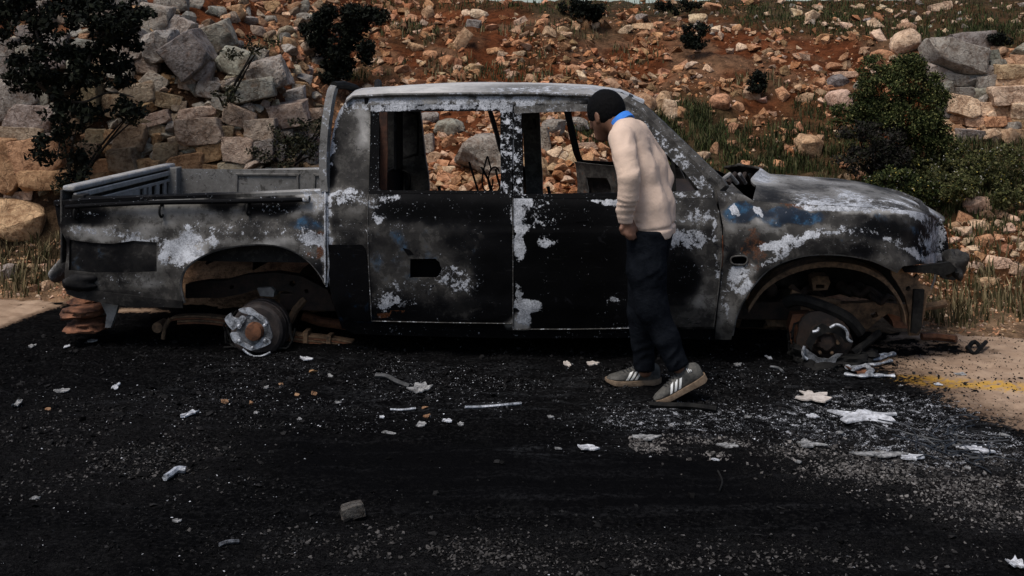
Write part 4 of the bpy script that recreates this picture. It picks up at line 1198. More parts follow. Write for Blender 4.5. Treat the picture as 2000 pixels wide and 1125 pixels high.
# roof
def roof():
    nu, nv = 46, 30
    near = [Vector(solve(x, y)) for x, y in resample([(676,197),(690,187),(760,183),(900,181),(1050,181),(1140,184),(1200,190),(1246,207)], 13, False)]
    vs, b = [], []
    n = len(near)
    for i, p in enumerate(near):
        u = i / (n - 1)
        crown = .050 * math.sin(math.pi * min(1, .10 + u * .86)) ** .5
        for j in range(nv + 1):
            q = j / nv
            w = p.y + (WT - 2 * p.y) * q
            arch = 1 - abs(2 * q - 1) ** 3.2
            dent = .006 * float(fbm(p.x * 2.6, w * 2.6, seed=81))
            vs.append((p.x - (.05 * arch if u < .1 else 0) + .05 * arch * u * u, w, p.z + crown * arch + dent * arch))
            b.append((.40 + .28 * float(vnoise(p.x * 3, w * 4, seed=4)), .70 + .25 * float(vnoise(p.x * 2, w * 3, seed=6)), .22 + .4 * max(0, float(vnoise(p.x * 2.4, w * 5, seed=8))), .05))
    vs, b = np.array(vs), np.array(b)
    W_ = nv + 1
    fs = []
    for i in range(n - 1):
        for j in range(nv):
            a = i * W_ + j
            fs += [(a, a + 1, a + W_ + 1), (a, a + W_ + 1, a + W_)]
    return shell('roof', vs, np.array(fs), b, np.array([0, 0, -1.0]), .018, TRUCK)
ROOF = roof()
gut = [Vector(solve(x, y)) + Vector((0, -.006, 0)) for x, y in resample([(676,199),(690,189),(760,185),(900,183),(1050,183),(1140,186),(1200,193)], 16, False)]
btube('drip_rail', gut, .009, ROOF, BURNT, 6, (.42, .40, .4, 0))
btube('drip_rail', [Vector((p.x, WT - p.y, p.z)) for p in gut], .009, ROOF, BURNT, 6, (.35, .25, .2, 0))
# bent windscreen visor at the roof front, windscreen pillars
btube('windscreen_header', [L(1222, 203, .22), L(1222, 203, .22) + Vector((.03, .3, .02)), L(1222, 203, .22) + Vector((.03, .9, .02)), L(1222, 203, .22) + Vector((0, WT - .44, 0))], .026, TRUCK, BURNT, 8, (.2, .2, .3, 0))
bplate('torn_roof_edge', [(1180,176),(1215,180),(1240,198),(1237,206),(1212,200)], .42, .02, ROOF, DARKRUST)
def pillar(name, far):
    mb = MB()
    line = [(1216,196),(1246,212),(1300,262),(1352,312),(1398,356),(1408,370)]
    pts = [Vector(solve(x, y)) for x, y in resample(line, 16, False)]
    vs, fs = [], []
    for p in pts:
        for dx, dy, dz in ((-.028, -.006, -.030), (.0, -.012, .004), (.030, .012, .024), (.052, .055, .010), (.02, .06, -.03)):
            y = p.y + dy
            vs.append((p.x + dx, y if not far else WT - y, p.z + dz))
    n = len(pts)
    for i in range(n - 1):
        for k in range(5): fs.append((i * 5 + k, i * 5 + (k + 1) % 5, (i + 1) * 5 + (k + 1) % 5, (i + 1) * 5 + k))
    fs += [tuple(range(5)), tuple(range((n - 1) * 5, n * 5))]
    mb.add(vs, fs)
    return mb.build(name, BURNT, TRUCK, True, 20, attrs={'burn': flat_burn(len(vs), (.34, .34, .25, 0))})
pillar('windscreen_pillar', False); pillar('windscreen_pillar', True)
# sport bar behind the cab
sb = [(634,374,.05),(631,335,.06),(633,268,.09),(640,210,.14),(647,176,.19),(654,165,.24)]
for far in (False, True):
    vs, fs = [], []
    pts = [L(*p) for p in smooth_line(sb, 5)]
    for p in pts:
        for dx, dy in ((-.020, -.012), (.020, -.004), (.026, .05), (-.012, .05)):
            vs.append((p.x + dx, p.y + dy if not far else WT - p.y - dy, p.z))
    for i in range(len(pts) - 1):
        for k in range(4): fs.append((i * 4 + k, i * 4 + (k + 1) % 4, (i + 1) * 4 + (k + 1) % 4, (i + 1) * 4 + k))
    fs += [(0, 1, 2, 3), tuple(range(len(vs) - 4, len(vs)))]
    MB().add(vs, fs).build('sport_bar', BURNT, TRUCK, True, 30, attrs={'burn': flat_burn(len(vs), (.40, .50, .25, .18))})
cross = [L(652,167,.22), L(672,166,.34), L(692,172,.48), L(712,188,.66)]
btube('sport_bar_top', cross + [Vector((p.x, WT - p.y, p.z)) for p in cross[::-1]], .024, TRUCK, CHAR, 8)
# ---- bonnet, fender, nose
hood_line = [(1470,391),(1500,395),(1550,398),(1600,401),(1650,403),(1700,406),(1750,409),(1790,413),(1820,420),(1838,430)]
fend_top = [(1399,372),(1430,374),(1455,382)] + hood_line[:-1]
arch_f = [tuple(p) for p in smooth_line([(1430,655),(1440,612),(1465,566),(1500,527),(1545,505),(1600,496),(1660,499),(1710,510),(1754,531)], 4)]
fend_out = fend_top + [(1838,430),(1848,452),(1853,480),(1855,508),(1830,513),(1790,517),(1764,520)] + arch_f[::-1] + [(1428,664),(1397,663),(1398,640),(1407,560),(1413,500),(1412,440),(1404,400)]
FEND = panel('front_fender', fend_out, [[(1432,502),(1452,501),(1459,506),(1458,514),(1450,516),(1434,515),(1429,509)]], thick=.014)
panel('front_fender', fend_out, [], mirror=True, step=16, pf=lambda x, y: np.tile([.3, .3, .3, .1], (len(x), 1)))
btube('arch_lip', [Vector(solve(*p)) + Vector((0, .014, 0)) for p in arch_f], .011, FEND, BURNT, 6, (.15, .42, .5, 0))
panel('indicator_box', [(1425,495),(1466,495),(1466,522),(1425,522)], inset=.06, pf=DARK, parent=FEND)
rim_pts = [Vector(solve(x, y)) + Vector((0, -.004, 0)) for x, y in smooth_line([(1432,501),(1453,500),(1460,507),(1453,517),(1433,516),(1427,508)], 4, True)]
btube('indicator_rim', rim_pts + rim_pts[:1], .005, FEND, BURNT, 6, (.25, .34, .5, 0))
def hood():
    near = np.array([solve(x, y) for x, y in resample(hood_line, 9, False)])
    n, nv = len(near), 44
    vs, b = [], []
    for i, p in enumerate(near):
        u = i / (n - 1)
        for j in range(nv + 1):
            q = j / nv
            w = p[1] + (WT - 2 * p[1]) * q
            arch = 1 - abs(2 * q - 1) ** 2.6
            back = .10 * math.sin(math.pi * q) + .035 * math.sin(5 * math.pi * q) * (q > .2)
            s = p[0] + back * (1 - u) ** 2 + (.045 * arch * u ** 3)
            crown = (.062 - .012 * u) * arch + .014 * math.exp(-((q - .5) / .16) ** 2)
            lip = .05 * math.exp(-((u) / .07) ** 2) * sstep(.15, .75, q)      # rear edge curled up by the heat
            z = p[2] + crown + lip - .05 * u ** 5 * arch + .005 * float(fbm(s * 4, w * 4, seed=91))
            vs.append((s, w, z))
            g = float(vnoise(s * 3.0, w * 3.4, seed=93)); g2 = float(vnoise(s * 7, w * 7, seed=95))
            edge = max(0, 1 - q / .22); b.append((.42 + .30 * g + .22 * g2 + .1 * edge, (.58 + .26 * g + .22 * g2 - .16 * edge * (u < .8) - .08 * u), .22 + .45 * max(0, g2), .22 + .1 * g2))
    vs, b = np.array(vs), np.array(b)
    W_ = nv + 1
    fs = []
    for i in range(n - 1):
        for j in range(nv):
            a = i * W_ + j
            fs += [(a, a + 1, a + W_ + 1), (a, a + W_ + 1, a + W_)]
    return shell('bonnet', vs, np.array(fs), b, np.array([0, 0, -1.0]), .014, TRUCK)
hood()
# front panel between the fenders
vs, fs = [], []
prof = [(0, .83), (.035, .79), (.05, .72), (.045, .64), (.02, .60)]
for k in range(21):
    q = k / 20
    for dx, z in prof:
        vs.append((2.20 + .12 * (1 - (2 * q - 1) ** 4) + dx, .30 + (WT - .60) * q, z))
for k in range(20):
    for i in range(4):
        fs.append((k * 5 + i, k * 5 + i + 1, (k + 1) * 5 + i + 1, (k + 1) * 5 + i))
mb = MB().add(vs, fs); o = mb.build('grille_panel', BURNT, TRUCK, attrs={'burn': flat_burn(len(vs), (.4, .3, .3, 0))})
o.modifiers.new('thick', 'SOLIDIFY').thickness = .02
# drooping bumper remains
bulge('bumper_end', 1864, 516, 19, 25, .26, .10, BURNT, seed=14, lump=.4, burn=(.26, .24, .35, .05), squash=.85)
bplate('bumper_skin', [(1762,521),(1800,519),(1856,512),(1870,526),(1858,534),(1838,540),(1822,534),(1790,533),(1768,532)], .14, .03, mat=CHAR)
bplate('bumper_skin', [(1838,512),(1880,508),(1886,530),(1878,542),(1862,548),(1840,544)], .50, .05, mat=CHAR)
btube('hanging_wire', [L(1828,530,.2), L(1826,545,.2), L(1819,562,.2), L(1816,575,.2)], .006, mat=GREYMET)
# tan bumper bracket and standing radiator support
bplate('bumper_bracket', [(1740,520),(1758,516),(1768,530),(1786,543),(1793,536),(1797,541),(1793,548),(1800,556),(1818,562),(1822,570),(1812,578),(1808,600),(1802,632),(1795,655),(1776,656),(1776,612),(1768,580),(1752,552),(1742,538)], .18, .035, mat=TANRUST, holes=[[(1770,560),(1776,558),(1779,564),(1774,569),(1769,566)]])
bplate('bracket_rib', [(1786,566),(1806,566),(1800,640),(1790,652),(1780,650)], .15, .03, mat=CHAR)
btube('tow_rail', [L(1800,600,.3), L(1830,596,.3), L(1848,592,.3)], .022, mat=TANRUST)
# ---- engine bay and running gear
IN = TRUCK
lip2 = smooth_line([(1462,600),(1490,560),(1530,532),(1585,514),(1640,512),(1695,524),(1735,550),(1762,590),(1770,625)], 4)
mb = MB(); vs = []; fs = []
for p in lip2:
    a = L(p[0], p[1], .13); vs += [a, a + Vector((0, .11, .012)), a + Vector((0, .11, -.02)), a + Vector((0, 0, -.03))]
for i in range(len(lip2) - 1):
    for k in range(4): fs.append((i * 4 + k, i * 4 + (k + 1) % 4, (i + 1) * 4 + (k + 1) % 4, (i + 1) * 4 + k))
mb.add(vs, fs).build('inner_arch', TANRUST, IN)
bplate('inner_wing', [(1445,640),(1470,560),(1540,500),(1700,490),(1790,560),(1790,600),(1700,585),(1640,575),(1560,590),(1510,600),(1490,640)], .62, .02, mat=CHAR)
bplate('chassis_rail', [(1480,592),(1535,590),(1560,592),(1640,594),(1720,590),(1780,596),(1782,626),(1735,612),(1712,628),(1690,648),(1660,640),(1620,640),(1545,640),(1500,636)], .40, .07, mat=TANRUST, holes=[[(1490,606),(1496,603),(1499,610),(1493,614)], [(1700,612),(1712,608),(1716,618),(1703,622)]])
bplate('crossmember', [(1732,612),(1745,606),(1776,606),(1778,642),(1746,640),(1742,626)], .55, .30, mat=TERRA)
bbox('engine_block', (1.52, WT / 2, .46), (.56, .42, .34), mat=CHAR, bevel=.03)
bbox('engine_head', (1.56, WT / 2 - .10, .62), (.44, .20, .10), mat=DARKRUST, bevel=.02)
for k in range(4):
    btube('manifold_pipe', [Vector((1.40 + k * .11, .52, .60)), Vector((1.41 + k * .11, .44, .585)), Vector((1.43 + k * .10, .41, .53))], .022, mat=DARKRUST, n=8)
bplate('air_box', [(1585,545),(1595,538),(1618,540),(1622,552),(1616,566),(1588,568)], .42, .12, mat=TANRUST, holes=[[(1594,556),(1610,556),(1610,563),(1594,563)]])
btube('heater_pipe', [L(1545,571,.36), L(1570,582,.36), L(1600,585,.36), L(1640,590,.36)], .018, mat=TANRUST)
btube('steering_shaft', [L(1510,525,.45), L(1482,570,.42), L(1470,600,.40)], .014, mat=DARKRUST)
bulge('servo_drum', 1502, 566, 17, 15, .42, .06, DARKRUST, seed=22, lump=.04)
for (x, y, w, r) in ((1545, 560, .5, .02), (1660, 560, .5, .022), (1700, 575, .45, .018), (1640, 555, .55, .03)):
    btube('engine_hose', [Vector(q) for q in smooth_line([tuple(L(x, y, w)), tuple(L(x + 20, y + 16, w - .05)), tuple(L(x + 34, y + 4, w)), tuple(L(x + 60, y + 22, w + .06))], 4)], r, mat=DARKRUST)
btube('coil_spring', [L(1560 + 12 * math.cos(t_ * .7), 610 + t_ * 1.5, .32 + .05 * math.sin(t_ * .7)) for t_ in range(0, 36)], .010, mat=DARKRUST, n=6)
btube('driveshaft', [L(1560, 676, .62), L(1300, 668, .75)], .04, mat=CHAR)
# front hub: melted wheel over disc and knuckle
FH = link('front_hub', None, TRUCK)
fc = L(1613, 669, .07)
MB().lathe(fc + Vector((0, .05, 0)), (0, 1, 0), [(0, .11), (.02, .150), (.05, .150), (.10, .12), (.18, .09)], 40, lambda t_: 1 + .05 * math.sin(3 * t_ + 1) + .06 * float(vnoise(4 * math.cos(t_), 4 * math.sin(t_), seed=3))).build('brake_disc', DARKRUST, FH)
MB().lathe(fc + Vector((0, .03, 0)), (0, -1, 0), [(-.06, .10), (.0, .085), (.010, .060), (.035, .050), (.050, .035), (.052, .015)], 30, lambda t_: 1 + .10 * math.sin(5 * t_) + .08 * float(vnoise(5 * math.cos(t_), 5 * math.sin(t_), seed=8))).build('hub', DARKRUST, FH)
for q in np.arange(6) * 1.047:
    MB().lathe(fc + Vector((.062 * math.cos(q), .01, .062 * math.sin(q))), (0, -1, 0), [(-.02, .010), (.018, .010), (.022, .004)], 6).build('wheel_stud', TANRUST, FH)
_r = np.random.default_rng(44)
for cc, rad, nn_, nm_ in ((fc, .17, 9, FH), (L(500, 655, .10), .185, 8, None)):     # wire left of the burnt tyres, sagging on the hub
    mb = MB()
    for k in range(nn_):
        a0 = _r.uniform(2.2, 3.6); a1 = a0 + _r.uniform(2.0, 4.2); rr = rad * _r.uniform(.86, 1.12); yy = _r.uniform(.0, .16)
        q = []
        for t_ in np.linspace(a0, a1, 14):
            q.append(Vector((cc.x + rr * math.cos(t_) * 1.05 + _r.normal() * .006, cc.y + yy + _r.normal() * .008, max(.012, cc.z + rr * math.sin(t_) * .88 + _r.normal() * .006))))
        mb.tube(q, _r.uniform(.004, .008), 5)
    mb.build('tyre_wire', CHAR, nm_ or TRUCK)
for (x, y, rx, ry, w, dw, sd) in ((1578, 708, 30, 14, .10, .10, 51), (1655, 702, 34, 13, .12, .10, 52), (1610, 716, 44, 9, .05, .12, 53), (1690, 690, 26, 9, .2, .1, 54), (1560, 690, 18, 16, .14, .08, 55)):
    bulge('tyre_residue', x, y, rx, ry, w, dw, CHAR, FH, sd, .5)
for (x, y, rx, ry, w, dw, sd) in ((540, 698, 34, 9, .12, .10, 56), (470, 702, 26, 7, .06, .08, 57), (590, 690, 30, 8, .2, .1, 58)):
    bulge('tyre_residue', x, y, rx, ry, w, dw, CHAR, TRUCK, sd, .5)
bplate('knuckle', [(1548,615),(1585,612),(1590,640),(1580,676),(1560,690),(1545,670),(1541,640)], .20, .10, FH, RUST)
btube('control_arm', [Vector(q) for q in smooth_line([tuple(L(1535,592,.22)), tuple(L(1560,585,.18)), tuple(L(1610,600,.16)), tuple(L(1655,622,.16)), tuple(L(1680,650,.18))], 5)], .034, FH, CHAR)
btube('track_rod', [L(1665, 690, .12), L(1700, 664, .2), L(1716, 650, .3)], .020, FH, CHAR)
def jagged(name, px, py, spec, w, thick, parent, mat, ctr_hole=0.5, holes5=False):
    pts = [(px + r * math.cos(math.radians(a)), py + r * math.sin(math.radians(a))) for a, r in spec]
    pts = [tuple(p) for p in smooth_line(pts, 3, True)]
    hole = [(px + ctr_hole * 22 * math.cos(t_), py + ctr_hole * 22 * math.sin(t_)) for t_ in np.linspace(0, 2 * math.pi, 16, endpoint=False)]
    hs = [hole]
    if holes5: hs += [[(px + 27 * math.cos(q) + 5 * math.cos(t_), py + 27 * math.sin(q) + 5 * math.sin(t_)) for t_ in np.linspace(0, 2 * math.pi, 8, endpoint=False)] for q in np.arange(5) * 1.2566 + .3]
    vs, fs = cdt_fill(pts, hs, 5)
    V3 = np.array([L(x, y, w) for x, y in vs])
    V3[:, 1] += .010 * fbm(vs[:, 0] / 10, vs[:, 1] / 10, seed=int(px), octaves=2) + .0006 * np.maximum(0, np.hypot(vs[:, 0] - px, vs[:, 1] - py) - 30)
    return shell(name, V3, fs, flat_burn(len(vs), [0, 0, 0, 0]), np.array([0, 1.0, 0]), thick, parent, mat)
def c5(*q): return [(1400 + .2488 * a, 480 + .2488 * b_) for a, b_ in q]
bplate('melted_wheel', c5((690,800),(685,850),(668,890),(725,895),(735,945),(780,950),(820,938),(870,955),(920,945),(945,885),(990,850),(940,850),(880,890),(800,880),(745,840)), .03, .014, FH, ALUD)
bplate('melted_wheel', c5((700,770),(740,680),(770,640),(830,610),(890,640),(960,610),(1010,650),(1010,700),(1060,730),(1060,760),(1010,760),(985,720),(930,690),(860,680),(790,720),(750,790),(745,830)), .035, .014, FH, CHAR)
for pp in ([(1621,640),(1634,634),(1648,640),(1655,650),(1656,662),(1664,668)], [(1587,648),(1596,646),(1600,640)], [(1571,676),(1568,692),(1577,702)]):
    btube('molten_edge', [L(x, y, .015) for x, y in smooth_line(pp, 4)], .008, FH, ALU, 6)
# rear drum, hub, springs
RH = link('rear_hub', None, TRUCK)
rc = L(497, 650, .06)
MB().lathe(rc + Vector((0, .03, 0)), (0, 1, 0), [(0, .06), (.0, .135), (.012, .150), (.05, .156), (.055, .150), (.062, .158), (.09, .158), (.095, .150), (.102, .160), (.14, .160), (.145, .10)], 40).build('brake_drum', simple_mat('drum_iron', (.014, .012, .012), (.055, .042, .037), 9, .75, .3, .004), RH)
for pp in ([(466,604),(477,602),(488,602),(502,612),(513,619),(520,625),(522,633),(513,631),(499,619),(488,615),(476,612),(469,609)],
           [(439,622),(449,612),(453,619),(465,622),(471,617),(480,622),(474,632),(468,642),(462,640),(455,645),(449,640),(442,631)],
           [(449,652),(458,649),(466,652),(472,664),(482,672),(494,676),(506,668),(513,659),(525,663),(528,670),(516,677),(500,682),(488,684),(469,674),(456,668)]):
    bplate('melted_wheel', [tuple(p) for p in smooth_line(pp, 3, True)], .012, .016, RH, ALU)
bplate('wheel_flange', [(496 + 35 * math.cos(q) * (1 + .06 * math.sin(5 * q)), 649 + 35 * math.sin(q)) for q in np.linspace(0, 6.283, 40, endpoint=False)], .022, .012, RH, ALUD, [[(496 + 17 * math.cos(q), 649 + 17 * math.sin(q)) for q in np.linspace(0, 6.283, 20, endpoint=False)]])
MB().lathe(L(495, 649, -.005), (0, 1, 0), [(-.012, .030), (-.008, .046), (.02, .052), (.06, .055)], 24).build('hub_cap', RUST, RH)
for q in np.arange(6) * 1.047 + .5:
    c = L(493 + 29 * math.cos(q), 650 + 29 * math.sin(q), .0)
    MB().lathe(c, (0, -1, 0), [(0, .010), (.012, .010), (.016, .006)], 6).build('wheel_nut', ALU, RH)
btube('molten_edge', [L(x, y, .0) for x, y in smooth_line([(474,682),(484,690),(496,696),(512,695),(528,688)], 5)], .006, RH, ALU, 6)
btube('rear_axle', [L(530, 648, .2), L(530, 648, .2) + Vector((0, WT - .4, 0))], .045, mat=DARKRUST, n=12)
MB().lathe(Vector((rc.x, WT - .06, rc.z)), (0, -1, 0), [(0, .05), (0, .14), (.03, .155), (.14, .155), (.14, .08)], 24).build('brake_drum', DARKRUST, RH)
leafline = [(322,640),(330,626),(350,619),(400,618),(450,624),(510,640),(570,652),(640,660),(690,668)]
LS = link('leaf_spring', None, TRUCK)
for k in range(4):
    q = [L(x, y + k * 4.2 - 2, .30) for x, y in smooth_line(leafline[(0 if k < 2 else 2):(9 - (k > 2))], 4)]
    vs, fs = [], []
    for p in q: vs += [p + Vector((0, -.032, .005)), p + Vector((0, .032, .005)), p + Vector((0, .032, -.005)), p + Vector((0, -.032, -.005))]
    for i in range(len(q) - 1):
        for j in range(4): fs.append((i * 4 + j, i * 4 + (j + 1) % 4, (i + 1) * 4 + (j + 1) % 4, (i + 1) * 4 + j))
    MB().add(vs, fs).build('spring_leaf', RUST if k % 2 else TANRUST, LS)
for (x, y) in ((600, 656), (645, 664)):
    bbox('spring_clamp', L(x, y, .30), (.028, .085, .07), LS, TANRUST, .004)
btube('spring_shackle', [L(318, 662, .27), L(322, 640, .27), L(332, 622, .27)], .012, LS, TANRUST)
MB().lathe(L(307, 640, .26), (0, 1, 0), [(0, .020), (.0, .032), (.10, .032)], 14).build('shackle_bush', TANRUST, LS)
bplate('chassis_rail', [(362,556),(400,549),(440,548),(480,537),(540,532),(590,540),(640,566),(655,606),(600,582),(560,569),(500,566),(470,575),(430,582),(362,582)], .36, .07, mat=DARKRUST, holes=[[(566,550),(574,548),(578,555),(572,560),(565,557)], [(448,558),(456,557),(457,564),(449,565)], [(594,566),(601,565),(603,572),(596,572)]])
bplate('bump_stop', [(502,563),(530,561),(536,568),(534,580),(508,578)], .33, .10, mat=GREYMET)
btube('shock_absorber', [L(566, 628, .34), L(578, 604, .36), L(596, 584, .38)], .024, mat=TANRUST)
btube('exhaust_pipe', [L(590, 616, .50), L(625, 628, .52), L(680, 636, .55), L(900, 640, .55)], .030, mat=RUST)
for wv in (.40, WT - .40):
    bbox('chassis_rail', (.1, wv, .22), (3.0, .07, .10), mat=DARKRUST)
bbox('chassis_rail', (-1.75, WT - .40, .36), (1.4, .07, .09), mat=DARKRUST)
bbox('fuel_tank', (-.35, .70, .24), (.8, .34, .16), mat=CHAR, bevel=.04)
# ---- cab inside: floor, tunnel, firewall, dash frame, burnt seat frames
bbox('cab_floor', (.10, WT / 2, .26), (2.1, WT - .16, .04), mat=CHAR)
bbox('firewall', (1.12, WT / 2, .55), (.03, WT - .2, .60), mat=CHAR)
bbox('dash_frame', (.98, WT / 2, .80), (.16, WT - .22, .10), mat=DARKRUST, bevel=.03)
bbox('cowl_panel', (1.22, WT / 2, .83), (.20, WT - .24, .03), mat=BURNT, burn=(.35, .3, .3, 0))
bbox('cowl_lip', (1.12, WT / 2, .87), (.025, WT - .24, .07), mat=BURNT, burn=(.35, .45, .4, 0))
for k in range(5):
    btube('wiper_linkage', [L(1410 + k * 12, 352 + (k % 2) * 6, .3 + .2 * k), L(1425 + k * 10, 340, .36 + .2 * k), L(1440 + k * 8, 358, .42 + .2 * k)], .012 + .004 * (k % 2), mat=DARKRUST if k % 2 else GREYMET)
for (sx, wq) in ((-.55, .5), (-.55, 1.15), (.18, .45), (.18, 1.18)):
    SF = link('seat_frame', None, TRUCK)
    bbox('seat_base', (sx + .25, wq, .44), (.42, .42, .03), SF, DARKRUST)
    for dz in (-.2, .2):
        btube('seat_tube', [Vector((sx + .05, wq + dz, .44)), Vector((sx - .02, wq + dz, .62)), Vector((sx - .06, wq + dz, .80))], .011, SF, CHAR)
wheel_c = L(962, 345, .52)
for (a, b_, c, w) in (((916,316),(926,348),(935,378), .62), ((940,326),(954,352),(964,382), .70), ((968,330),(973,352),(984,386), .66)):
    btube('bent_seat_rod', [Vector(q) for q in smooth_line([tuple(L(*a, w)), tuple(L(*b_, w)), tuple(L(*c, w))], 4)], .0065, mat=CHAR)
loop = [L(952 + 9 * math.cos(t_) + 3 * math.sin(t_ * 2), 340 + 34 * math.sin(t_), .68 + .06 * math.cos(t_)) for t_ in np.linspace(.3, 6.0, 26)]
btube('seat_spring', loop, .005, mat=CHAR)
loop = [L(966 + 12 * math.cos(t_), 352 + 26 * math.sin(t_), .74 + .05 * math.cos(t_)) for t_ in np.linspace(.6, 5.6, 22)]
btube('seat_spring', loop, .005, mat=CHAR)
# ---- far doors standing open
def far_door(name, outline, window, hinge_px, ang, inner_holes):
    hs = float(solve(hinge_px, 380)[0])
    R_ = np.array(Matrix.Rotation(-math.radians(ang), 3, 'Z'))
    def xf(V):
        V = V - np.array([hs, WT, 0])
        return V @ R_.T + np.array([hs, WT, 0])
    root = link(name, None, TRUCK)
    pf = lambda x, y: np.tile([.1, .4, .5, 0], (len(x), 1))
    panel('door_skin', outline, [], root, 14, .012, 0, pf, True, xf)
    panel('door_liner', outline, inner_holes, root, 9, .012, .05, lambda x, y: np.stack([.2 + 0 * x, .62 + 0 * x, .46 + .1 * np.sin(x / 9), 0 * x], 1), True, xf)
    panel('window_frame', window[0], [window[1]], root, 8, .03, .01, DARK, True, xf)
    return root
far_door('far_front_door', [(1003,384),(1110,386),(1230,385),(1391,376),(1409,450),(1404,560),(1394,638),(1003,643)],
         ([(1004,208),(1100,204),(1200,204),(1228,209),(1300,270),(1393,366),(1392,387),(1003,389)], [(1020,221),(1200,217),(1222,222),(1290,290),(1366,374),(1020,380)]), 1394, 46,
         [[(1040,425),(1120,422),(1130,440),(1130,500),(1044,505)], [(1180,430),(1290,430),(1290,520),(1190,530)]])
far_door('far_rear_door', [(719,376),(999,377),(1001,632),(726,628)],
         ([(724,206),(1001,207),(1000,378),(720,378)], [(745,219),(974,217),(978,366),(742,372)]), 1000, 76, [[(800,430),(900,430),(900,520),(800,520)]])
# ---------------------------------------------------------------- plants
def leaf_cloud(r, blobs, density, size, cols, flat=.6, gap=.0):
    """leaf-sized faces through ellipsoid clumps; blobs: (x, y, z, rx, ry, rz)"""
    Vs, Cs = [], []
    for (x, y, z, rx, ry, rz) in blobs:
        n = int(density * (rx * rz + rx * ry + ry * rz) * 4.5)
        d = r.normal(size=(n, 3)); d /= np.linalg.norm(d, axis=1)[:, None]
        rad = r.random(n) ** .45
        p = d * rad[:, None] * [rx, ry, rz] + [x, y, z]
        if gap:
            k = fbm(p[:, 0] * 9, p[:, 1] * 9, p[:, 2] * 9, seed=int(r.integers(0, 999)), octaves=2) > -gap
            p = p[k]; n = len(p)
        if n < 1: continue
        a = r.normal(size=(n, 3)); a /= np.linalg.norm(a, axis=1)[:, None]
        b = r.normal(size=(n, 3)); b -= (a * b).sum(1)[:, None] * a; b /= np.linalg.norm(b, axis=1)[:, None]
        L_ = size * r.uniform(.6, 1.3, n)[:, None]; W_ = L_ * r.uniform(.35, .6, n)[:, None]
        q = np.stack([p - a * L_ * .5, p + b * W_ * .5 + a * L_ * .05, p + a * L_ * .5, p - b * W_ * .5 + a * L_ * .05], 1)
        Vs.append(q.reshape(-1, 3))
        c = np.array([cols[int(i)] for i in r.integers(0, len(cols), n)]) * r.uniform(.6, 1.25, n)[:, None]
        Cs.append(np.repeat(c, 4, 0))
    V = np.concatenate(Vs); C = np.concatenate(Cs)
    return V, np.arange(len(V)).reshape(-1, 4), C
BARK = simple_mat('bark', (.006, .005, .004), (.022, .017, .013), 30, .9, .6, .01)
def plant(name, label, cat, base, blobs, stems, density, size, cols, seed, flowers=None, group=None, gap=0., part='crown'):
    r = np.random.default_rng(seed)
    root = link(name, None, None, base)
    tag(root, label, cat, group)
    b0 = np.array(base)
    V, Fq, C = leaf_cloud(r, blobs, density, size, cols, gap=gap)
    link(part, mesh_from(part, V - b0, Fq, LEAF, False, None, {'tint': C}), root)
    mb = MB()
    for (pts, rad) in stems:
        pts = [Vector(p) - Vector(base) for p in smooth_line([tuple(q) for q in pts], 4)]
        n = len(pts)
        mb.tube(pts, [rad * (1 - .75 * i / n) for i in range(n)], 6)
    if mb.V: mb.build('trunk' if name == 'tree' else 'stem', BARK, root)
    if flowers:
        V, Fq, C = leaf_cloud(r, flowers[0], flowers[1], flowers[2], flowers[3])
        link('blossom', mesh_from('blossom', V - b0, Fq, LEAF, False, None, {'tint': C}), root)
    return root
def blob(px, py, rx, ry, Y, depth=None):
    p = P(px, py, Y); k = Y / F
    return (p.x, p.y, p.z, rx * k, (depth or (rx + ry) * .5) * k, ry * k)

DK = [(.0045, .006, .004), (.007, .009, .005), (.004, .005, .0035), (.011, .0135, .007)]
MID = [(.024, .034, .010), (.045, .056, .016), (.014, .021, .008), (.075, .082, .028)]
OLIVE = [(.05, .055, .018), (.085, .085, .03), (.03, .036, .012), (.11, .105, .045)]
# dark tree hanging over the left wall
Yt = 7.75
rt = np.random.default_rng(77)
bl = []
for (cx, cy, rx, ry, n) in ((60, 50, 95, 75, 16), (170, 55, 90, 60, 12), (110, 130, 90, 55, 12), (225, 95, 45, 45, 6), (200, 20, 90, 26, 7), (60, 150, 50, 26, 4), (150, 180, 50, 30, 3), (120, 240, 50, 40, 3), (215, 150, 40, 26, 3), (190, 215, 40, 20, 2), (105, 290, 40, 24, 2), (250, 30, 24, 16, 3), (20, 20, 60, 40, 5), (255, 205, 20, 18, 2), (155, 330, 22, 26, 2)):
    for k in range(int(n * 2.6)):
        a, q = rt.uniform(0, 6.28), rt.random() ** .5
        bl.append(blob(cx + rx * q * math.cos(a), cy + ry * q * math.sin(a), rt.uniform(13, 30), rt.uniform(9, 20), Yt + rt.uniform(-.3, .25)))
base = on_bank([112], [205])[0][0]
stems = [([base, P(110, 190, Yt + .2), P(96, 140, Yt), P(70, 60, Yt)], .026), ([P(108, 185, Yt + .15), P(150, 170, Yt), P(190, 80, Yt - .1), P(240, 35, Yt - .1)], .022), ([P(108, 190, Yt + .2), P(160, 200, Yt - .1), P(215, 180, Yt - .15), P(262, 190, Yt - .2)], .012), ([P(106, 195, Yt + .1), P(118, 250, Yt), P(112, 310, Yt - .05)], .010),
         ([P(100, 180, Yt), P(60, 150, Yt), P(20, 110, Yt)], .03), ([P(190, 80, Yt), P(230, 70, Yt - .1), P(275, 50, Yt - .1)], .014)]
plant('tree', 'dark leafy tree hanging over the grey stones of the left wall', 'tree', base, bl, stems, 1700, .045, DK, 7, gap=.30)
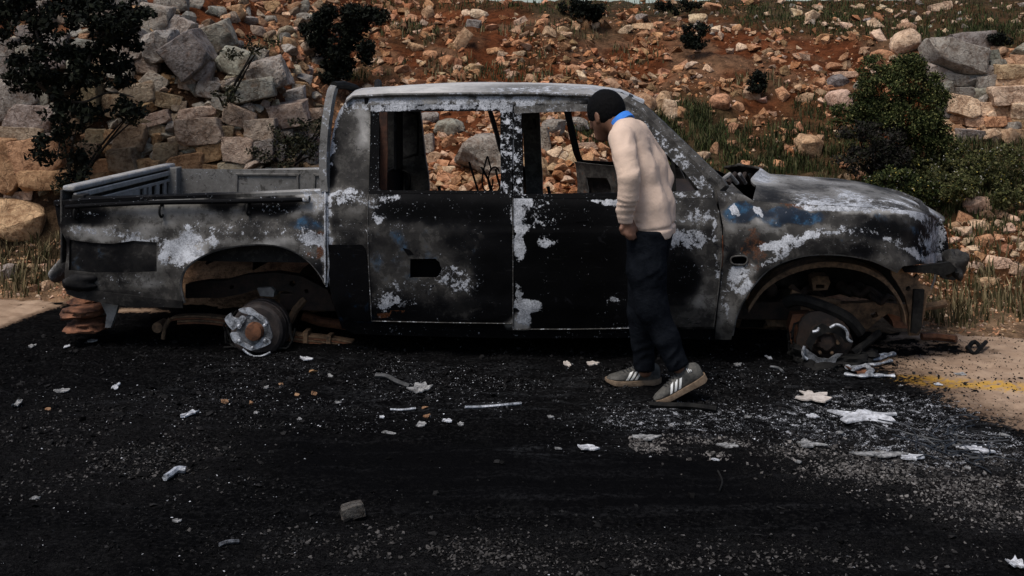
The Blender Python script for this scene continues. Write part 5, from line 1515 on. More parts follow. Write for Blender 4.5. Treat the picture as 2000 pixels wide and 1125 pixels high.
# dark evergreen shrub left of the cab roof
def shrub(label, parts, Y, seed, cols, density, size, base_px, name='shrub', cat='shrub', flowers=None, stems=True, gap=.3, jit=14, mult=1.7):
    r = np.random.default_rng(seed)
    bl = []
    for (cx, cy, rx, ry, n) in parts:
        for k in range(int(n * mult)):
            a, q = r.uniform(0, 6.28), r.random() ** .5
            bl.append(blob(cx + rx * q * math.cos(a), cy + ry * q * math.sin(a), r.uniform(.7, 1.5) * jit, r.uniform(.6, 1.2) * jit, Y + r.uniform(-1, 1) * .5 * rx * Y / F))
    base = on_bank([base_px[0]], [base_px[1]])[0][0]
    st = []
    if stems:
        for k in range(7):
            b_ = bl[int(r.integers(0, len(bl)))]
            st.append(([base, (Vector(base) + Vector(b_[:3])) / 2 + Vector((r.uniform(-.05, .05), 0, .03)), Vector(b_[:3])], .012))
    fl = None
    if flowers: fl = ([(b_[0], b_[1] - .02, b_[2], b_[3] * 1.15, b_[4] * 1.15, b_[5] * 1.15) for b_ in bl], *flowers)
    return plant(name, label, cat, base, bl, st, density, size, cols, seed, fl, None, gap, 'foliage')
Ys = float(on_bank([660], [175])[0][0][1]) - .15
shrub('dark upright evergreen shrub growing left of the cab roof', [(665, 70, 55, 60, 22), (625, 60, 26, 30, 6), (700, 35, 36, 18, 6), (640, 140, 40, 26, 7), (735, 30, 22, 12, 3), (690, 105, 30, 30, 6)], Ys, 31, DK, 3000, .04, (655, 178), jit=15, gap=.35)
Yb = float(on_bank([1745], [315])[0][0][1]) - .35
shrub('rounded bush covered in tiny yellow flowers beside the right wall', [(1755, 205, 86, 80, 50), (1695, 215, 46, 40, 16), (1795, 260, 50, 55, 20), (1765, 138, 40, 26, 10), (1815, 195, 30, 55, 12), (1650, 240, 26, 40, 5), (1700, 150, 40, 30, 4), (1830, 290, 30, 30, 5), (1740, 122, 50, 16, 3)], Yb, 33, MID, 3600, .026, (1755, 330), name='flowering_bush', cat='bush', flowers=(300, .018, [(.20, .19, .07), (.12, .125, .045)]), jit=17, gap=.2)
shrub('dark twiggy bush under the yellow-flowered bush', [(1705, 268, 60, 36, 22), (1690, 310, 50, 28, 14), (1750, 315, 50, 26, 14)], Yb - .2, 34, [(.016, .015, .013), (.028, .024, .020), (.020, .022, .012)], 2000, .03, (1710, 350), jit=14, gap=.35)
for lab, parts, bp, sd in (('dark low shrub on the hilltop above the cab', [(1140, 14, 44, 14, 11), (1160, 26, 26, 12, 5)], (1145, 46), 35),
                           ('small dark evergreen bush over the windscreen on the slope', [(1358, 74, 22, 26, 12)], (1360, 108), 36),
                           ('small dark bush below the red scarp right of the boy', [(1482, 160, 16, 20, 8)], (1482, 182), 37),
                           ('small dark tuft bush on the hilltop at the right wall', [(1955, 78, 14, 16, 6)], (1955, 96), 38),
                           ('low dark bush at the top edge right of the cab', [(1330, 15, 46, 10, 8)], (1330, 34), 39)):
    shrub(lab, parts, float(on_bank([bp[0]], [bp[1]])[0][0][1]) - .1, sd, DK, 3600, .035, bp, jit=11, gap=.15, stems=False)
for lab, parts, bp, sd, cols in (('sprawling olive bush filling the bottom of the bank under the right wall', [(1880, 310, 70, 22, 18), (1820, 330, 50, 22, 12)], (1850, 345), 47, OLIVE),
                           ('low olive bush at the right edge above the verge stones', [(1975, 385, 40, 22, 12)], (1975, 405), 48, OLIVE),
                           ('low green bush with yellow specks at the right edge', [(1965, 325, 56, 34, 18), (1915, 345, 50, 28, 14)], (1955, 372), 41, OLIVE),
                           ('low dark green bush behind the bonnet', [(1740, 360, 60, 30, 18), (1800, 380, 50, 22, 14)], (1765, 415), 42, MID),
                           ('low green bush between the bonnet nose and the pale boulder', [(1860, 362, 56, 30, 18)], (1855, 402), 43, OLIVE)):
    shrub(lab, parts, float(on_bank([bp[0]], [bp[1]])[0][0][1]) - .1, sd, cols, 3000, .028, bp, jit=14, gap=.2, stems=False, name='bush', cat='bush', flowers=(90, .018, [(.32, .25, .06), (.35, .33, .28)]))
for lab, parts, bp, sd in (('dark creeping plant clinging to the left wall above the bed rail', [(545, 285, 60, 40, 10), (600, 270, 30, 50, 7), (505, 305, 20, 16, 3)], (560, 335), 44),
                           ('thin dark creeper hanging on the ochre stones left of the bed', [(145, 290, 34, 46, 6), (130, 350, 28, 22, 4), (270, 230, 24, 22, 3)], (140, 380), 45),
                           ('sparse green weed in the joints below the grey boulders', [(440, 182, 24, 22, 4), (470, 110, 40, 14, 3), (500, 85, 40, 14, 3)], (440, 215), 46)):
    shrub(lab, parts, float(on_bank([bp[0]], [bp[1]])[0][0][1]) - .25, sd, [(.016, .018, .011), (.026, .028, .014), (.04, .034, .018)], 1500, .03, bp, jit=13, gap=.4, stems=True, name='creeper', cat='plant')

# grass: blades as one mass per kind
def grass(name, label, n, region, hgt, cols, seed, wid=.006):
    r = np.random.default_rng(seed)
    px, py = region(r, n)
    pos, ok = on_bank(px, py)
    pos = pos[ok]; n = len(pos)
    h = hgt(r, n) ; az = r.uniform(0, 6.28, n)
    lean = r.uniform(.05, .6, n)
    d = np.stack([np.cos(az), np.sin(az), 0 * az], 1)
    side = np.stack([-np.sin(az), np.cos(az), 0 * az], 1) * (wid * r.uniform(.6, 1.3, n))[:, None]
    up = np.array([0, 0, 1.0])
    mid = pos + d * (h * lean * .3)[:, None] + up * (h * .6)[:, None]
    tip = pos + d * (h * lean)[:, None] + up * (h * (1 - .25 * lean))[:, None]
    V = np.stack([pos - side, pos + side, mid + side * .7, mid - side * .7, tip], 1).reshape(-1, 3)
    k = np.arange(n) * 5
    Fq = [f for i in k.tolist() for f in ((i, i + 1, i + 2, i + 3), (i + 3, i + 2, i + 4))]
    c = np.array([cols[int(i)] for i in r.integers(0, len(cols), n)]) * r.uniform(.6, 1.3, n)[:, None]
    return tag(link(name, mesh_from(name, V, Fq, LEAF, False, None, {'tint': np.repeat(c, 5, 0)})), label, 'grass', kind='stuff')
def reg_ell(ells, clump=.3):
    wts = np.array([e[2] * e[3] * e[4] for e in ells], float); wts /= wts.sum()
    def f(r, n):
        i = r.choice(len(ells), n, p=wts)
        e = np.array([q[:4] for q in ells])[i]
        a, q = r.uniform(0, 6.28, n), r.random(n) ** .5
        px, py = e[:, 0] + e[:, 2] * q * np.cos(a), e[:, 1] + e[:, 3] * q * np.sin(a)
        k = fbm(px / 28, py / 16, seed=17) > -clump + .5 * r.random(n) - .25
        k &= py > 3
        return px[k], py[k]
    return f
GRN = [(.032, .042, .013), (.052, .060, .020), (.018, .025, .009), (.085, .075, .034)]
DRY = [(.15, .115, .06), (.10, .08, .04), (.05, .048, .02), (.21, .165, .09)]
grass('grass', 'short green grass on the hilltop against the sky', 9000, reg_ell([(1750, 38, 330, 40, 1), (1250, 16, 260, 16, .7), (860, 12, 160, 12, .4), (1900, 70, 150, 26, .8), (1560, 22, 160, 20, 1)], .5), lambda r, n: r.uniform(.02, .09, n), GRN, 51)
grass('grass', 'long green grass behind the windscreen and the bonnet', 9000, reg_ell([(1345, 255, 75, 45, 1.3), (1330, 225, 50, 25, .6), (1530, 295, 170, 48, .8), (1440, 320, 150, 30, .6), (1600, 215, 60, 24, .5), (1170, 270, 60, 22, .5)], .3), lambda r, n: r.uniform(.025, .13, n), GRN + DRY[2:3], 52)
grass('grass', 'green weeds on the verge behind the truck nose', 7000, reg_ell([(1800, 370, 230, 50, 1), (1950, 320, 120, 50, 1), (1900, 290, 110, 20, 1), (1880, 450, 140, 50, .5), (1870, 540, 70, 30, .5), (1960, 420, 60, 40, .5), (1780, 420, 80, 40, 1)], .35), lambda r, n: r.uniform(.03, .11, n), GRN + DRY[1:3], 53)
grass('grass', 'dry weeds at the roadside', 1900, reg_ell([(1900, 610, 110, 34, 1), (1960, 560, 60, 40, .6), (1850, 620, 50, 24, .6), (60, 520, 80, 60, 1), (40, 560, 60, 30, .6), (110, 480, 40, 30, .5), (1960, 480, 60, 40, .3)], .25), lambda r, n: .04 + .17 * r.random(n) ** 2, DRY, 54)
grass('grass', 'scattered weeds among the rubble', 3600, reg_ell([(800, 70, 60, 26, .8), (1040, 115, 50, 24, .8), (700, 140, 80, 22, .8), (860, 60, 90, 20, .3), (1480, 170, 60, 26, .4), (1150, 60, 130, 20, .4), (1250, 110, 60, 30, .3), (540, 90, 40, 16, .4), (880, 130, 100, 20, .3), (1010, 70, 40, 20, .4), (560, 300, 60, 40, .5), (960, 150, 160, 16, .5)], .0), lambda r, n: r.uniform(.03, .12, n), GRN + DRY, 55)
grass('grass', 'patchy grass on the bank beyond both ends of the walls', 3500, reg_ell([(-350, 200, 350, 190, 1), (2350, 220, 330, 190, 1.4), (-300, 480, 300, 80, .6), (2250, 480, 250, 100, .6)], .2), lambda r, n: r.uniform(.03, .13, n), GRN + DRY[1:3], 56)
# ---------------------------------------------------------------- the boy looking into the truck
class Field:
    """signed distance field on a grid, shapes merged with a soft union, meshed by surface nets"""
    def __init__(self, lo, hi, h):
        self.lo, self.h = np.array(lo, float), h
        self.n = np.ceil((np.array(hi) - self.lo) / h).astype(int) + 1
        self.d = np.full(self.n, .2)
    def block(self, lo, hi):
        a = np.clip(np.floor((np.array(lo) - self.lo) / self.h).astype(int), 0, self.n - 1)
        b = np.clip(np.ceil((np.array(hi) - self.lo) / self.h).astype(int) + 1, 1, self.n)
        sl = tuple(slice(i, j) for i, j in zip(a, b))
        ax = [self.lo[i] + self.h * np.arange(a[i], b[i]) for i in range(3)]
        return sl, np.stack(np.meshgrid(*ax, indexing='ij'), -1)
    def merge(self, sl, d, k):
        e = self.d[sl]
        if k <= 0: self.d[sl] = np.minimum(e, d); return
        t = np.clip(.5 + .5 * (e - d) / k, 0, 1)
        self.d[sl] = e * (1 - t) + d * t - k * t * (1 - t)
    def cone(self, a, b, ra, rb, k=.02):
        a, b = np.array(a, float), np.array(b, float)
        m = max(ra, rb) + .06
        sl, p = self.block(np.minimum(a, b) - m, np.maximum(a, b) + m)
        ab = b - a
        t = np.clip(((p - a) @ ab) / (ab @ ab), 0, 1)
        self.merge(sl, np.linalg.norm(p - a - t[..., None] * ab, axis=-1) - (ra + (rb - ra) * t), k)
    def chain(self, pts, k=.02):
        for (p, r), (q, s) in zip(pts[:-1], pts[1:]): self.cone(p, q, r, s, k)
    def ellipsoid(self, c, R_, rad, k=.02):
        """R_: rows are the axes"""
        c = np.array(c, float); m = max(rad) + .05
        sl, p = self.block(c - m, c + m)
        q = (p - c) @ np.array(R_).T / np.array(rad)
        ln = np.linalg.norm(q, axis=-1)
        g = np.linalg.norm(q / np.array(rad), axis=-1) + 1e-9
        self.merge(sl, ln * (ln - 1) / g, k)
    def grid(self):
        return self.block(self.lo - 1, self.lo + self.n * self.h + 1)
    def cut(self, p0, nrm):
        sl, p = self.grid()
        self.d[sl] = np.maximum(self.d[sl], (p - np.array(p0)) @ (np.array(nrm) / np.linalg.norm(nrm)))
    def mesh(self):
        d = self.d; ins = d < 0
        nx, ny, nz = d.shape
        c = np.zeros((nx - 1, ny - 1, nz - 1), int)
        acc = np.zeros((nx - 1, ny - 1, nz - 1, 3)); cnt = np.zeros((nx - 1, ny - 1, nz - 1))
        off = [(i, j, k) for i in (0, 1) for j in (0, 1) for k in (0, 1)]
        S = lambda o: d[o[0]:o[0] + nx - 1, o[1]:o[1] + ny - 1, o[2]:o[2] + nz - 1]
        for o in off:
            for ax in range(3):
                if o[ax] == 0:
                    o2 = list(o); o2[ax] = 1
                    a, b = S(o), S(o2)
                    cr = (a < 0) != (b < 0)
                    t = np.where(cr, a / np.where(cr, a - b, 1), 0)
                    for q in range(3):
                        acc[..., q] += np.where(cr, o[q] + (t if q == ax else 0), 0)
                    cnt += cr
        act = cnt > 0
        idx = -np.ones(act.shape, int); idx[act] = np.arange(act.sum())
        base = np.stack(np.nonzero(act), 1)
        V = self.lo + self.h * (base + acc[act] / cnt[act][:, None])
        faces = []
        for ax in range(3):
            sl0 = [slice(None)] * 3; sl1 = [slice(None)] * 3
            sl0[ax] = slice(0, -1); sl1[ax] = slice(1, None)
            a, b = ins[tuple(sl0)], ins[tuple(sl1)]
            u, v = (ax + 1) % 3, (ax + 2) % 3
            e = np.stack(np.nonzero(a != b), 1)
            e = e[(e[:, u] > 0) & (e[:, v] > 0)]
            e = e[(e[:, u] < d.shape[u] - 1) & (e[:, v] < d.shape[v] - 1)]
            q = []
            for (i, j) in ((-1, -1), (0, -1), (0, 0), (-1, 0)):
                f = e.copy(); f[:, u] += i; f[:, v] += j
                q.append(idx[f[:, 0], f[:, 1], f[:, 2]])
            q = np.stack(q, 1)
            fl = a[e[:, 0], e[:, 1], e[:, 2]]
            q = np.where(fl[:, None], q, q[:, ::-1])
            faces.append(q[(q >= 0).all(1)])
        return V, np.concatenate(faces)
def field_obj(name, fd, mat, parent, relax=2, tris=None):
    V, Fq = fd.mesh()
    me = mesh_from(name, V - np.array(parent.location) if parent else V, Fq, mat, True)
    o = link(name, me, parent)
    m_ = o.modifiers.new('smooth', 'SMOOTH'); m_.factor = .5; m_.iterations = relax
    return o
def Q(px, py, Y, r=None):
    v = np.array(P(px, py, Y))
    return (v, r) if r is not None else v
def nrmv(v): v = np.array(v, float); return v / np.linalg.norm(v)

PERSON = link('person', None, None, G(1262, 756))
tag(PERSON, 'boy in beige sweatshirt and dark trousers leaning to look into the front truck window', 'person')
def cloth(name, c1, c2, sc, bump, bd):
    m, n, l, b = new_mat(name); t = NT(m); co = t.objco()
    f = t.noise(sc, 4, .6, co); w = t.noise(420, 2, .5, co); big = t.noise(7, 4, .6, co, .6)
    l.new(t.mix(t.ss(.3, .7, t.math('ADD', t.math('MULTIPLY', f, .5), t.math('MULTIPLY', big, .5))), (*c1, 1), (*c2, 1)), b.inputs['Base Color'])
    b.inputs['Roughness'].default_value = .95; b.inputs['Specular IOR Level'].default_value = .03
    l.new(t.bump(t.math('ADD', t.math('MULTIPLY', big, 2.0), t.math('ADD', f, t.math('MULTIPLY', w, .2))), bump, bd), b.inputs['Normal'])
    return m
SWEAT = cloth('beige_fleece', (.545, .41, .32), (.615, .465, .37), 18, .35, .012)
RIBM = cloth('beige_ribbing', (.54, .40, .32), (.61, .46, .37), 30, .4, .006)
TROUS = cloth('dark_navy_cotton', (.0034, .0042, .006), (.008, .0095, .0125), 16, .55, .015)
SKIN = simple_mat('brown_skin', (.13, .062, .038), (.17, .085, .052), 14, .55, .12, .002, .35)
HAIR = simple_mat('black_hair', (.0022, .0022, .0024), (.0055, .0052, .0055), 160, .8, .6, .004, .06)
BLUE = simple_mat('blue_collar_cloth', (.03, .16, .55), (.04, .20, .64), 60, .85, .2, .003)

# head frame
HY = 5.56
hc = Q(1184, 222, HY)
hf = nrmv((-.66, .68, -.34)); hs_ = nrmv(np.cross(hf, (0, 0, 1))); hu = np.cross(hs_, hf)
HR = np.stack([hf, hs_, hu])
def hp(a, b_, c): return hc + hf * a + hs_ * b_ + hu * c

# body
fd = Field(P(1130, 170, 5.85) - Vector((.05, .75, 1.45)), P(1330, 170, 5.85) + Vector((.10, .05, .08)), .0062)
fd.ellipsoid(hp(-.004, 0, .012), HR, (.098, .077, .100), .01)
fd.cone(hp(.030, 0, -.03), hp(.068, 0, -.098), .062, .030, .03)
fd.cone(hp(.02, .045, -.05), hp(.06, .02, -.10), .026, .022, .02); fd.cone(hp(.02, -.045, -.05), hp(.06, -.02, -.10), .026, .022, .02)
fd.cone(hp(.095, 0, .005), hp(.112, 0, -.035), .010, .015, .012)
fd.cone(hp(.088, .016, -.070), hp(.088, -.016, -.070), .009, .009, .01); fd.cone(hp(.084, .014, -.082), hp(.084, -.014, -.082), .009, .009, .008)
fd.cone(hp(.086, .045, .022), hp(.092, .012, .020), .010, .010, .012); fd.cone(hp(.086, -.045, .022), hp(.092, -.012, .020), .010, .010, .012)
for s_ in (-1, 1):
    fd.ellipsoid(hp(.090, .031 * s_, .002), HR, (.008, .013, .008), .004)
    er = np.stack([nrmv(hf - hs_ * .35 * s_), nrmv(hs_ * s_ + hf * .35), hu])
    fd.ellipsoid(hp(-.004, .080 * s_, -.018), er, (.020, .008, .032), .006)
    fd.cone(hp(-.004, .080 * s_, -.036), hp(.004, .076 * s_, -.044), .009, .007, .006)
fd.chain([(hp(-.035, 0, -.05), .055), (Q(1208, 246, 5.51), .052), (Q(1222, 262, 5.47), .062)], .025)
fd.chain([Q(1222, 262, 5.47, .062), Q(1250, 340, 5.45, .075), Q(1272, 440, 5.44, .075)], .03)
fd.cone(Q(1218, 272, 5.38), Q(1248, 270, 5.58), .035, .035, .03)
fd.chain([Q(1217, 274, 5.37, .036), Q(1229, 345, 5.24, .032), Q(1221, 418, 5.28, .026), Q(1221, 432, 5.285, .026)], .02)
fd.chain([Q(1250, 272, 5.59, .036), Q(1295, 345, 5.685, .030), Q(1287, 400, 5.60, .026)], .02)
# left hand pushed into the pocket: palm, four fingers, thumb
fd.cone(Q(1222, 434, 5.285), Q(1230, 449, 5.29), .026, .027, .012)
fd.cone(Q(1230, 434, 5.30), Q(1236, 449, 5.31), .022, .024, .012)
for i, (x0, y0, x1, y1, x2, y2, yy) in enumerate(((1222, 447, 1221, 456, 1225, 463, 5.275), (1227, 449, 1226, 459, 1230, 467, 5.272), (1233, 450, 1232, 460, 1236, 467, 5.276), (1238, 450, 1238, 458, 1241, 464, 5.285))):
    fd.chain([Q(x0, y0, yy, .0105), Q(x1, y1, yy - .006, .0098), Q(x2, y2, yy, .0085)], .004)
fd.chain([Q(1217, 438, 5.275, .012), Q(1213, 447, 5.265, .0105), Q(1216, 456, 5.268, .009)], .006)
# legs inside the trousers
fd.chain([Q(1264, 455, 5.38, .075), Q(1272, 600, 5.32, .050), Q(1325, 716, 5.30, .034)], .02)
fd.chain([Q(1276, 455, 5.50, .075), Q(1253, 610, 5.52, .046), Q(1260, 724, 5.54, .034)], .02)
field_obj('body', fd, SKIN, PERSON, 2)

# hair: cap over the crown and nape
fh = Field(hc - .16, hc + .16, .0045)
fh.ellipsoid(hp(-.006, 0, .016), HR, (.106, .085, .108), 0)
sl, p = fh.grid()
q = (p - hc) @ HR.T
line = q[..., 2] - (-.056 + .46 * q[..., 0] + .12 * np.abs(q[..., 1])) + .002 * fbm(q[..., 0] * 60, q[..., 1] * 60, q[..., 2] * 60, seed=3, octaves=1)
side = (np.abs(q[..., 1]) > .06) & (q[..., 0] > -.02) & (q[..., 0] < .02)
fh.d = np.maximum(fh.d, -line)
fh.d += .0016 * fbm(q[..., 0] * 90, q[..., 1] * 90, q[..., 2] * 90, seed=4, octaves=2)
field_obj('hair', fh, HAIR, PERSON, 1)

# sweatshirt
fs_ = Field(P(1150, 210, 5.75) - Vector((.05, .70, .75)), P(1340, 210, 5.75) + Vector((.08, .05, .06)), .007)
fs_.chain([Q(1226, 270, 5.42, .070), Q(1248, 335, 5.42, .084), Q(1266, 405, 5.40, .092), Q(1272, 452, 5.39, .092), Q(1276, 490, 5.39, .088)], .05)
fs_.chain([Q(1240, 266, 5.55, .072), Q(1262, 330, 5.56, .094), Q(1277, 400, 5.53, .096), Q(1282, 452, 5.51, .090), Q(1284, 490, 5.51, .088)], .05)
fs_.cone(Q(1216, 258, 5.40), Q(1240, 258, 5.56), .050, .052, .05)
fs_.cone(Q(1220, 250, 5.485), Q(1232, 282, 5.47), .056, .085, .05)
# the sleeves
fs_.chain([Q(1214, 270, 5.36, .066), Q(1221, 305, 5.29, .061), Q(1229, 346, 5.235, .055), Q(1227, 385, 5.25, .050), Q(1221, 414, 5.275, .046)], .010)
fs_.chain([Q(1221, 410, 5.277, .044), Q(1222, 434, 5.285, .035)], .008)
fs_.chain([Q(1250, 268, 5.61, .062), Q(1280, 310, 5.68, .056), Q(1297, 348, 5.69, .050), Q(1288, 395, 5.60, .046)], .012)
sl, p = fs_.grid()
def creases(p, o, d, period, amp, reach, ph=0, sharp=1.0):
    o, d = np.array(o), nrmv(d)
    q = p - o
    u = q @ d
    m_ = np.exp(-(np.linalg.norm(q, axis=-1) / reach) ** 2)
    k = p @ np.eye(3)
    wv = u / period * .8 + 1.1 * fbm(k[..., 0] * 6, k[..., 1] * 6, k[..., 2] * 6, seed=int(ph * 10) + 1, octaves=2)
    gate = sstep(-.35, .45, fbm(k[..., 0] * 13, k[..., 1] * 13, k[..., 2] * 13, seed=int(ph * 10) + 5, octaves=1))
    return amp * m_ * gate * (np.abs(np.sin(math.pi * wv + ph)) * 2 - 1)
arm = np.array(P(1230, 420, 5.2) - P(1230, 345, 5.2))
fs_.d += creases(p, P(1240, 345, 5.22), arm + np.array([.12, 0, 0]), .034, .0050, .065, 0)
fs_.d += creases(p, P(1222, 405, 5.24), arm, .026, .0060, .06, 1.0)
fs_.d += creases(p, P(1222, 285, 5.28), arm + np.array([.2, 0, 0]), .045, .0032, .08, 2.0)
fs_.d += creases(p, P(1280, 400, 5.36), np.array([.9, 0, .45]), .065, .0030, .13, 3.0)
fs_.d += creases(p, P(1262, 330, 5.40), np.array([.8, 0, .55]), .06, .0024, .12, 4.0)
fs_.d += .0014 * fbm(p[..., 0] * 11, p[..., 1] * 11, p[..., 2] * 11, seed=9, octaves=2)
fs_.d += creases(p, P(1262, 285, 5.40), np.array([.5, .3, .8]), .05, .0025, .10, 6.0)
fs_.d += creases(p, P(1290, 440, 5.40), np.array([1, 0, .1]), .05, .0038, .12, 7.0)
# groove above the ribbed hem and the cuff
hem_o, hem_n = np.array(P(1274, 452, 5.36)), nrmv(np.array(P(1279, 520, 5.4) - P(1265, 440, 5.4)) + np.array([-.012, 0, -.02]))
hd = (p - hem_o) @ hem_n
nearsleeve = np.linalg.norm(p - np.array(P(1222, 420, 5.27)), axis=-1) < .10
fs_.d += np.where(nearsleeve, 0, .011 * np.exp(-((hd + .012) / .007) ** 2) + .006 * sstep(-.012, .03, hd))
au = nrmv(arm + np.array([.02, .1, .03])); aq = (p - np.array(P(1216, 292, 5.32))) @ au
fs_.d += .006 * np.exp(-(aq / .006) ** 2) * np.exp(-(np.linalg.norm(p - np.array(P(1220, 285, 5.30)), axis=-1) / .10) ** 4)
cq = (p - np.array(P(1222, 419, 5.27))) @ nrmv(arm)
fs_.d += .007 * np.exp(-(cq / .006) ** 2) * np.exp(-(np.linalg.norm(p - np.array(P(1222, 418, 5.27)), axis=-1) / .08) ** 4)
keep = fs_.d.copy()
cutd = np.where(nearsleeve & (p[..., 1] < 5.33), -1, hd - .040)
fs_.d = np.maximum(fs_.d, cutd)
cuff = (p - np.array(P(1222, 437, 5.285))) @ nrmv(arm)
fs_.d = np.where(nearsleeve & (p[..., 1] < 5.335), np.maximum(fs_.d, cuff), fs_.d)
# neck opening
nk = np.array(P(1216, 240, 5.495)); nn = nrmv(hp(-.03, 0, -.04) - Q(1226, 266, 5.475))
fs_.d = np.maximum(fs_.d, (p - nk) @ nn - .004)
field_obj('sweatshirt', fs_, SWEAT, PERSON, 2)
# blue shirt collar
mb = MB()
cu = nrmv(np.cross(nn, (0, 1, 0))); cv = np.cross(nn, cu)
vs, fs = [], []
nk2 = nk + nn * .002 
for i in range(33):
    th = 2 * math.pi * i / 32
    rad = cu * math.cos(th) + cv * math.sin(th)
    for (rr, hh) in ((.066, -.012), (.062, .020), (.057, .025), (.053, .015), (.058, -.015)):
        vs.append(nk2 + rad * rr + nn * hh)
for i in range(32):
    for k in range(5): fs.append((i * 5 + k, i * 5 + (k + 1) % 5, (i + 1) * 5 + (k + 1) % 5, (i + 1) * 5 + k))
mb.add([v - np.array(PERSON.location) for v in vs], fs).build('shirt_collar', BLUE, PERSON)

# trousers
ft = Field(P(1200, 440, 5.6) - Vector((.05, .45, .85)), P(1350, 440, 5.65) + Vector((.06, .05, .03)), .0072)
ft.chain([Q(1263, 452, 5.37, .098), Q(1263, 530, 5.345, .094), Q(1273, 600, 5.325, .077), Q(1301, 660, 5.305, .061), Q(1325, 714, 5.30, .054)], .03)
ft.chain([Q(1276, 452, 5.50, .096), Q(1262, 540, 5.50, .088), Q(1253, 610, 5.52, .072), Q(1255, 670, 5.54, .056), Q(1259, 724, 5.54, .053)], .015)
sl, p = ft.grid()
leg = np.array(P(1300, 660, 5.3) - P(1270, 600, 5.3))
ft.d += creases(p, P(1282, 600, 5.25), np.array([.35, 0, -1]), .045, .0062, .11, .5)
ft.d += creases(p, P(1312, 690, 5.25), leg + np.array([.08, 0, 0]), .040, .0055, .09, 1.5)
ft.d += creases(p, P(1258, 700, 5.48), np.array([.5, 0, -1]), .045, .0050, .09, 2.5)
ft.d += creases(p, P(1262, 480, 5.28), np.array([.6, 0, -.8]), .055, .004, .10, 3.5)
ft.d += creases(p, P(1250, 540, 5.28), np.array([.8, 0, -.5]), .07, .004, .12, 4.5)
ft.d += .0028 * fbm(p[..., 0] * 12, p[..., 1] * 12, p[..., 2] * 12, seed=19, octaves=2)
n1 = nrmv(np.array(P(1323, 714, 5.3) - P(1297, 660, 5.305)))
near_leg = p[..., 1] < 5.42
c1 = (p - np.array(P(1325, 718, 5.30))) @ n1
c2 = (p - np.array(P(1261, 724, 5.54))) @ np.array([0, 0, -1.0])
ft.d = np.maximum(ft.d, np.where(near_leg & (p[..., 2] < .25), c1, -1))
ft.d = np.maximum(ft.d, np.where(~near_leg & (p[..., 2] < .25), c2, -1))
ft.d = np.maximum(ft.d, (np.array(P(1270, 446, 5.4))[2] - p[..., 2]) * -1)
field_obj('trousers', ft, TROUS, PERSON, 2)

# trainers
UPPER = simple_mat('dusty_black_trainer', (.020, .020, .019), (.085, .080, .070), 16, .75, .4, .004)
SOLE = simple_mat('dusty_brown_sole', (.10, .068, .044), (.21, .15, .10), 24, .85, .4, .003)
LACE = simple_mat('black_lace', (.01, .01, .01), (.03, .03, .03), 60, .8, .2, .002)
WHITE = simple_mat('white_stripe', (.50, .50, .48), (.72, .72, .70), 40, .7, .1, .001)
def shoe_sec(x):     # x 0 (heel) .. 1 (toe): half width, top height, centre shift
    hw = np.interp(x, [0, .04, .15, .35, .55, .72, .85, .95, 1.0], [.012, .026, .036, .036, .042, .048, .046, .032, .008])
    top = np.interp(x, [0, .04, .12, .24, .34, .48, .62, .78, .92, 1.0], [.080, .098, .108, .112, .108, .088, .070, .058, .046, .030])
    bot = np.interp(x, [0, .08, .6, .85, 1.0], [.020, .012, .012, .016, .026])
    return hw, top, bot
LEN = .275
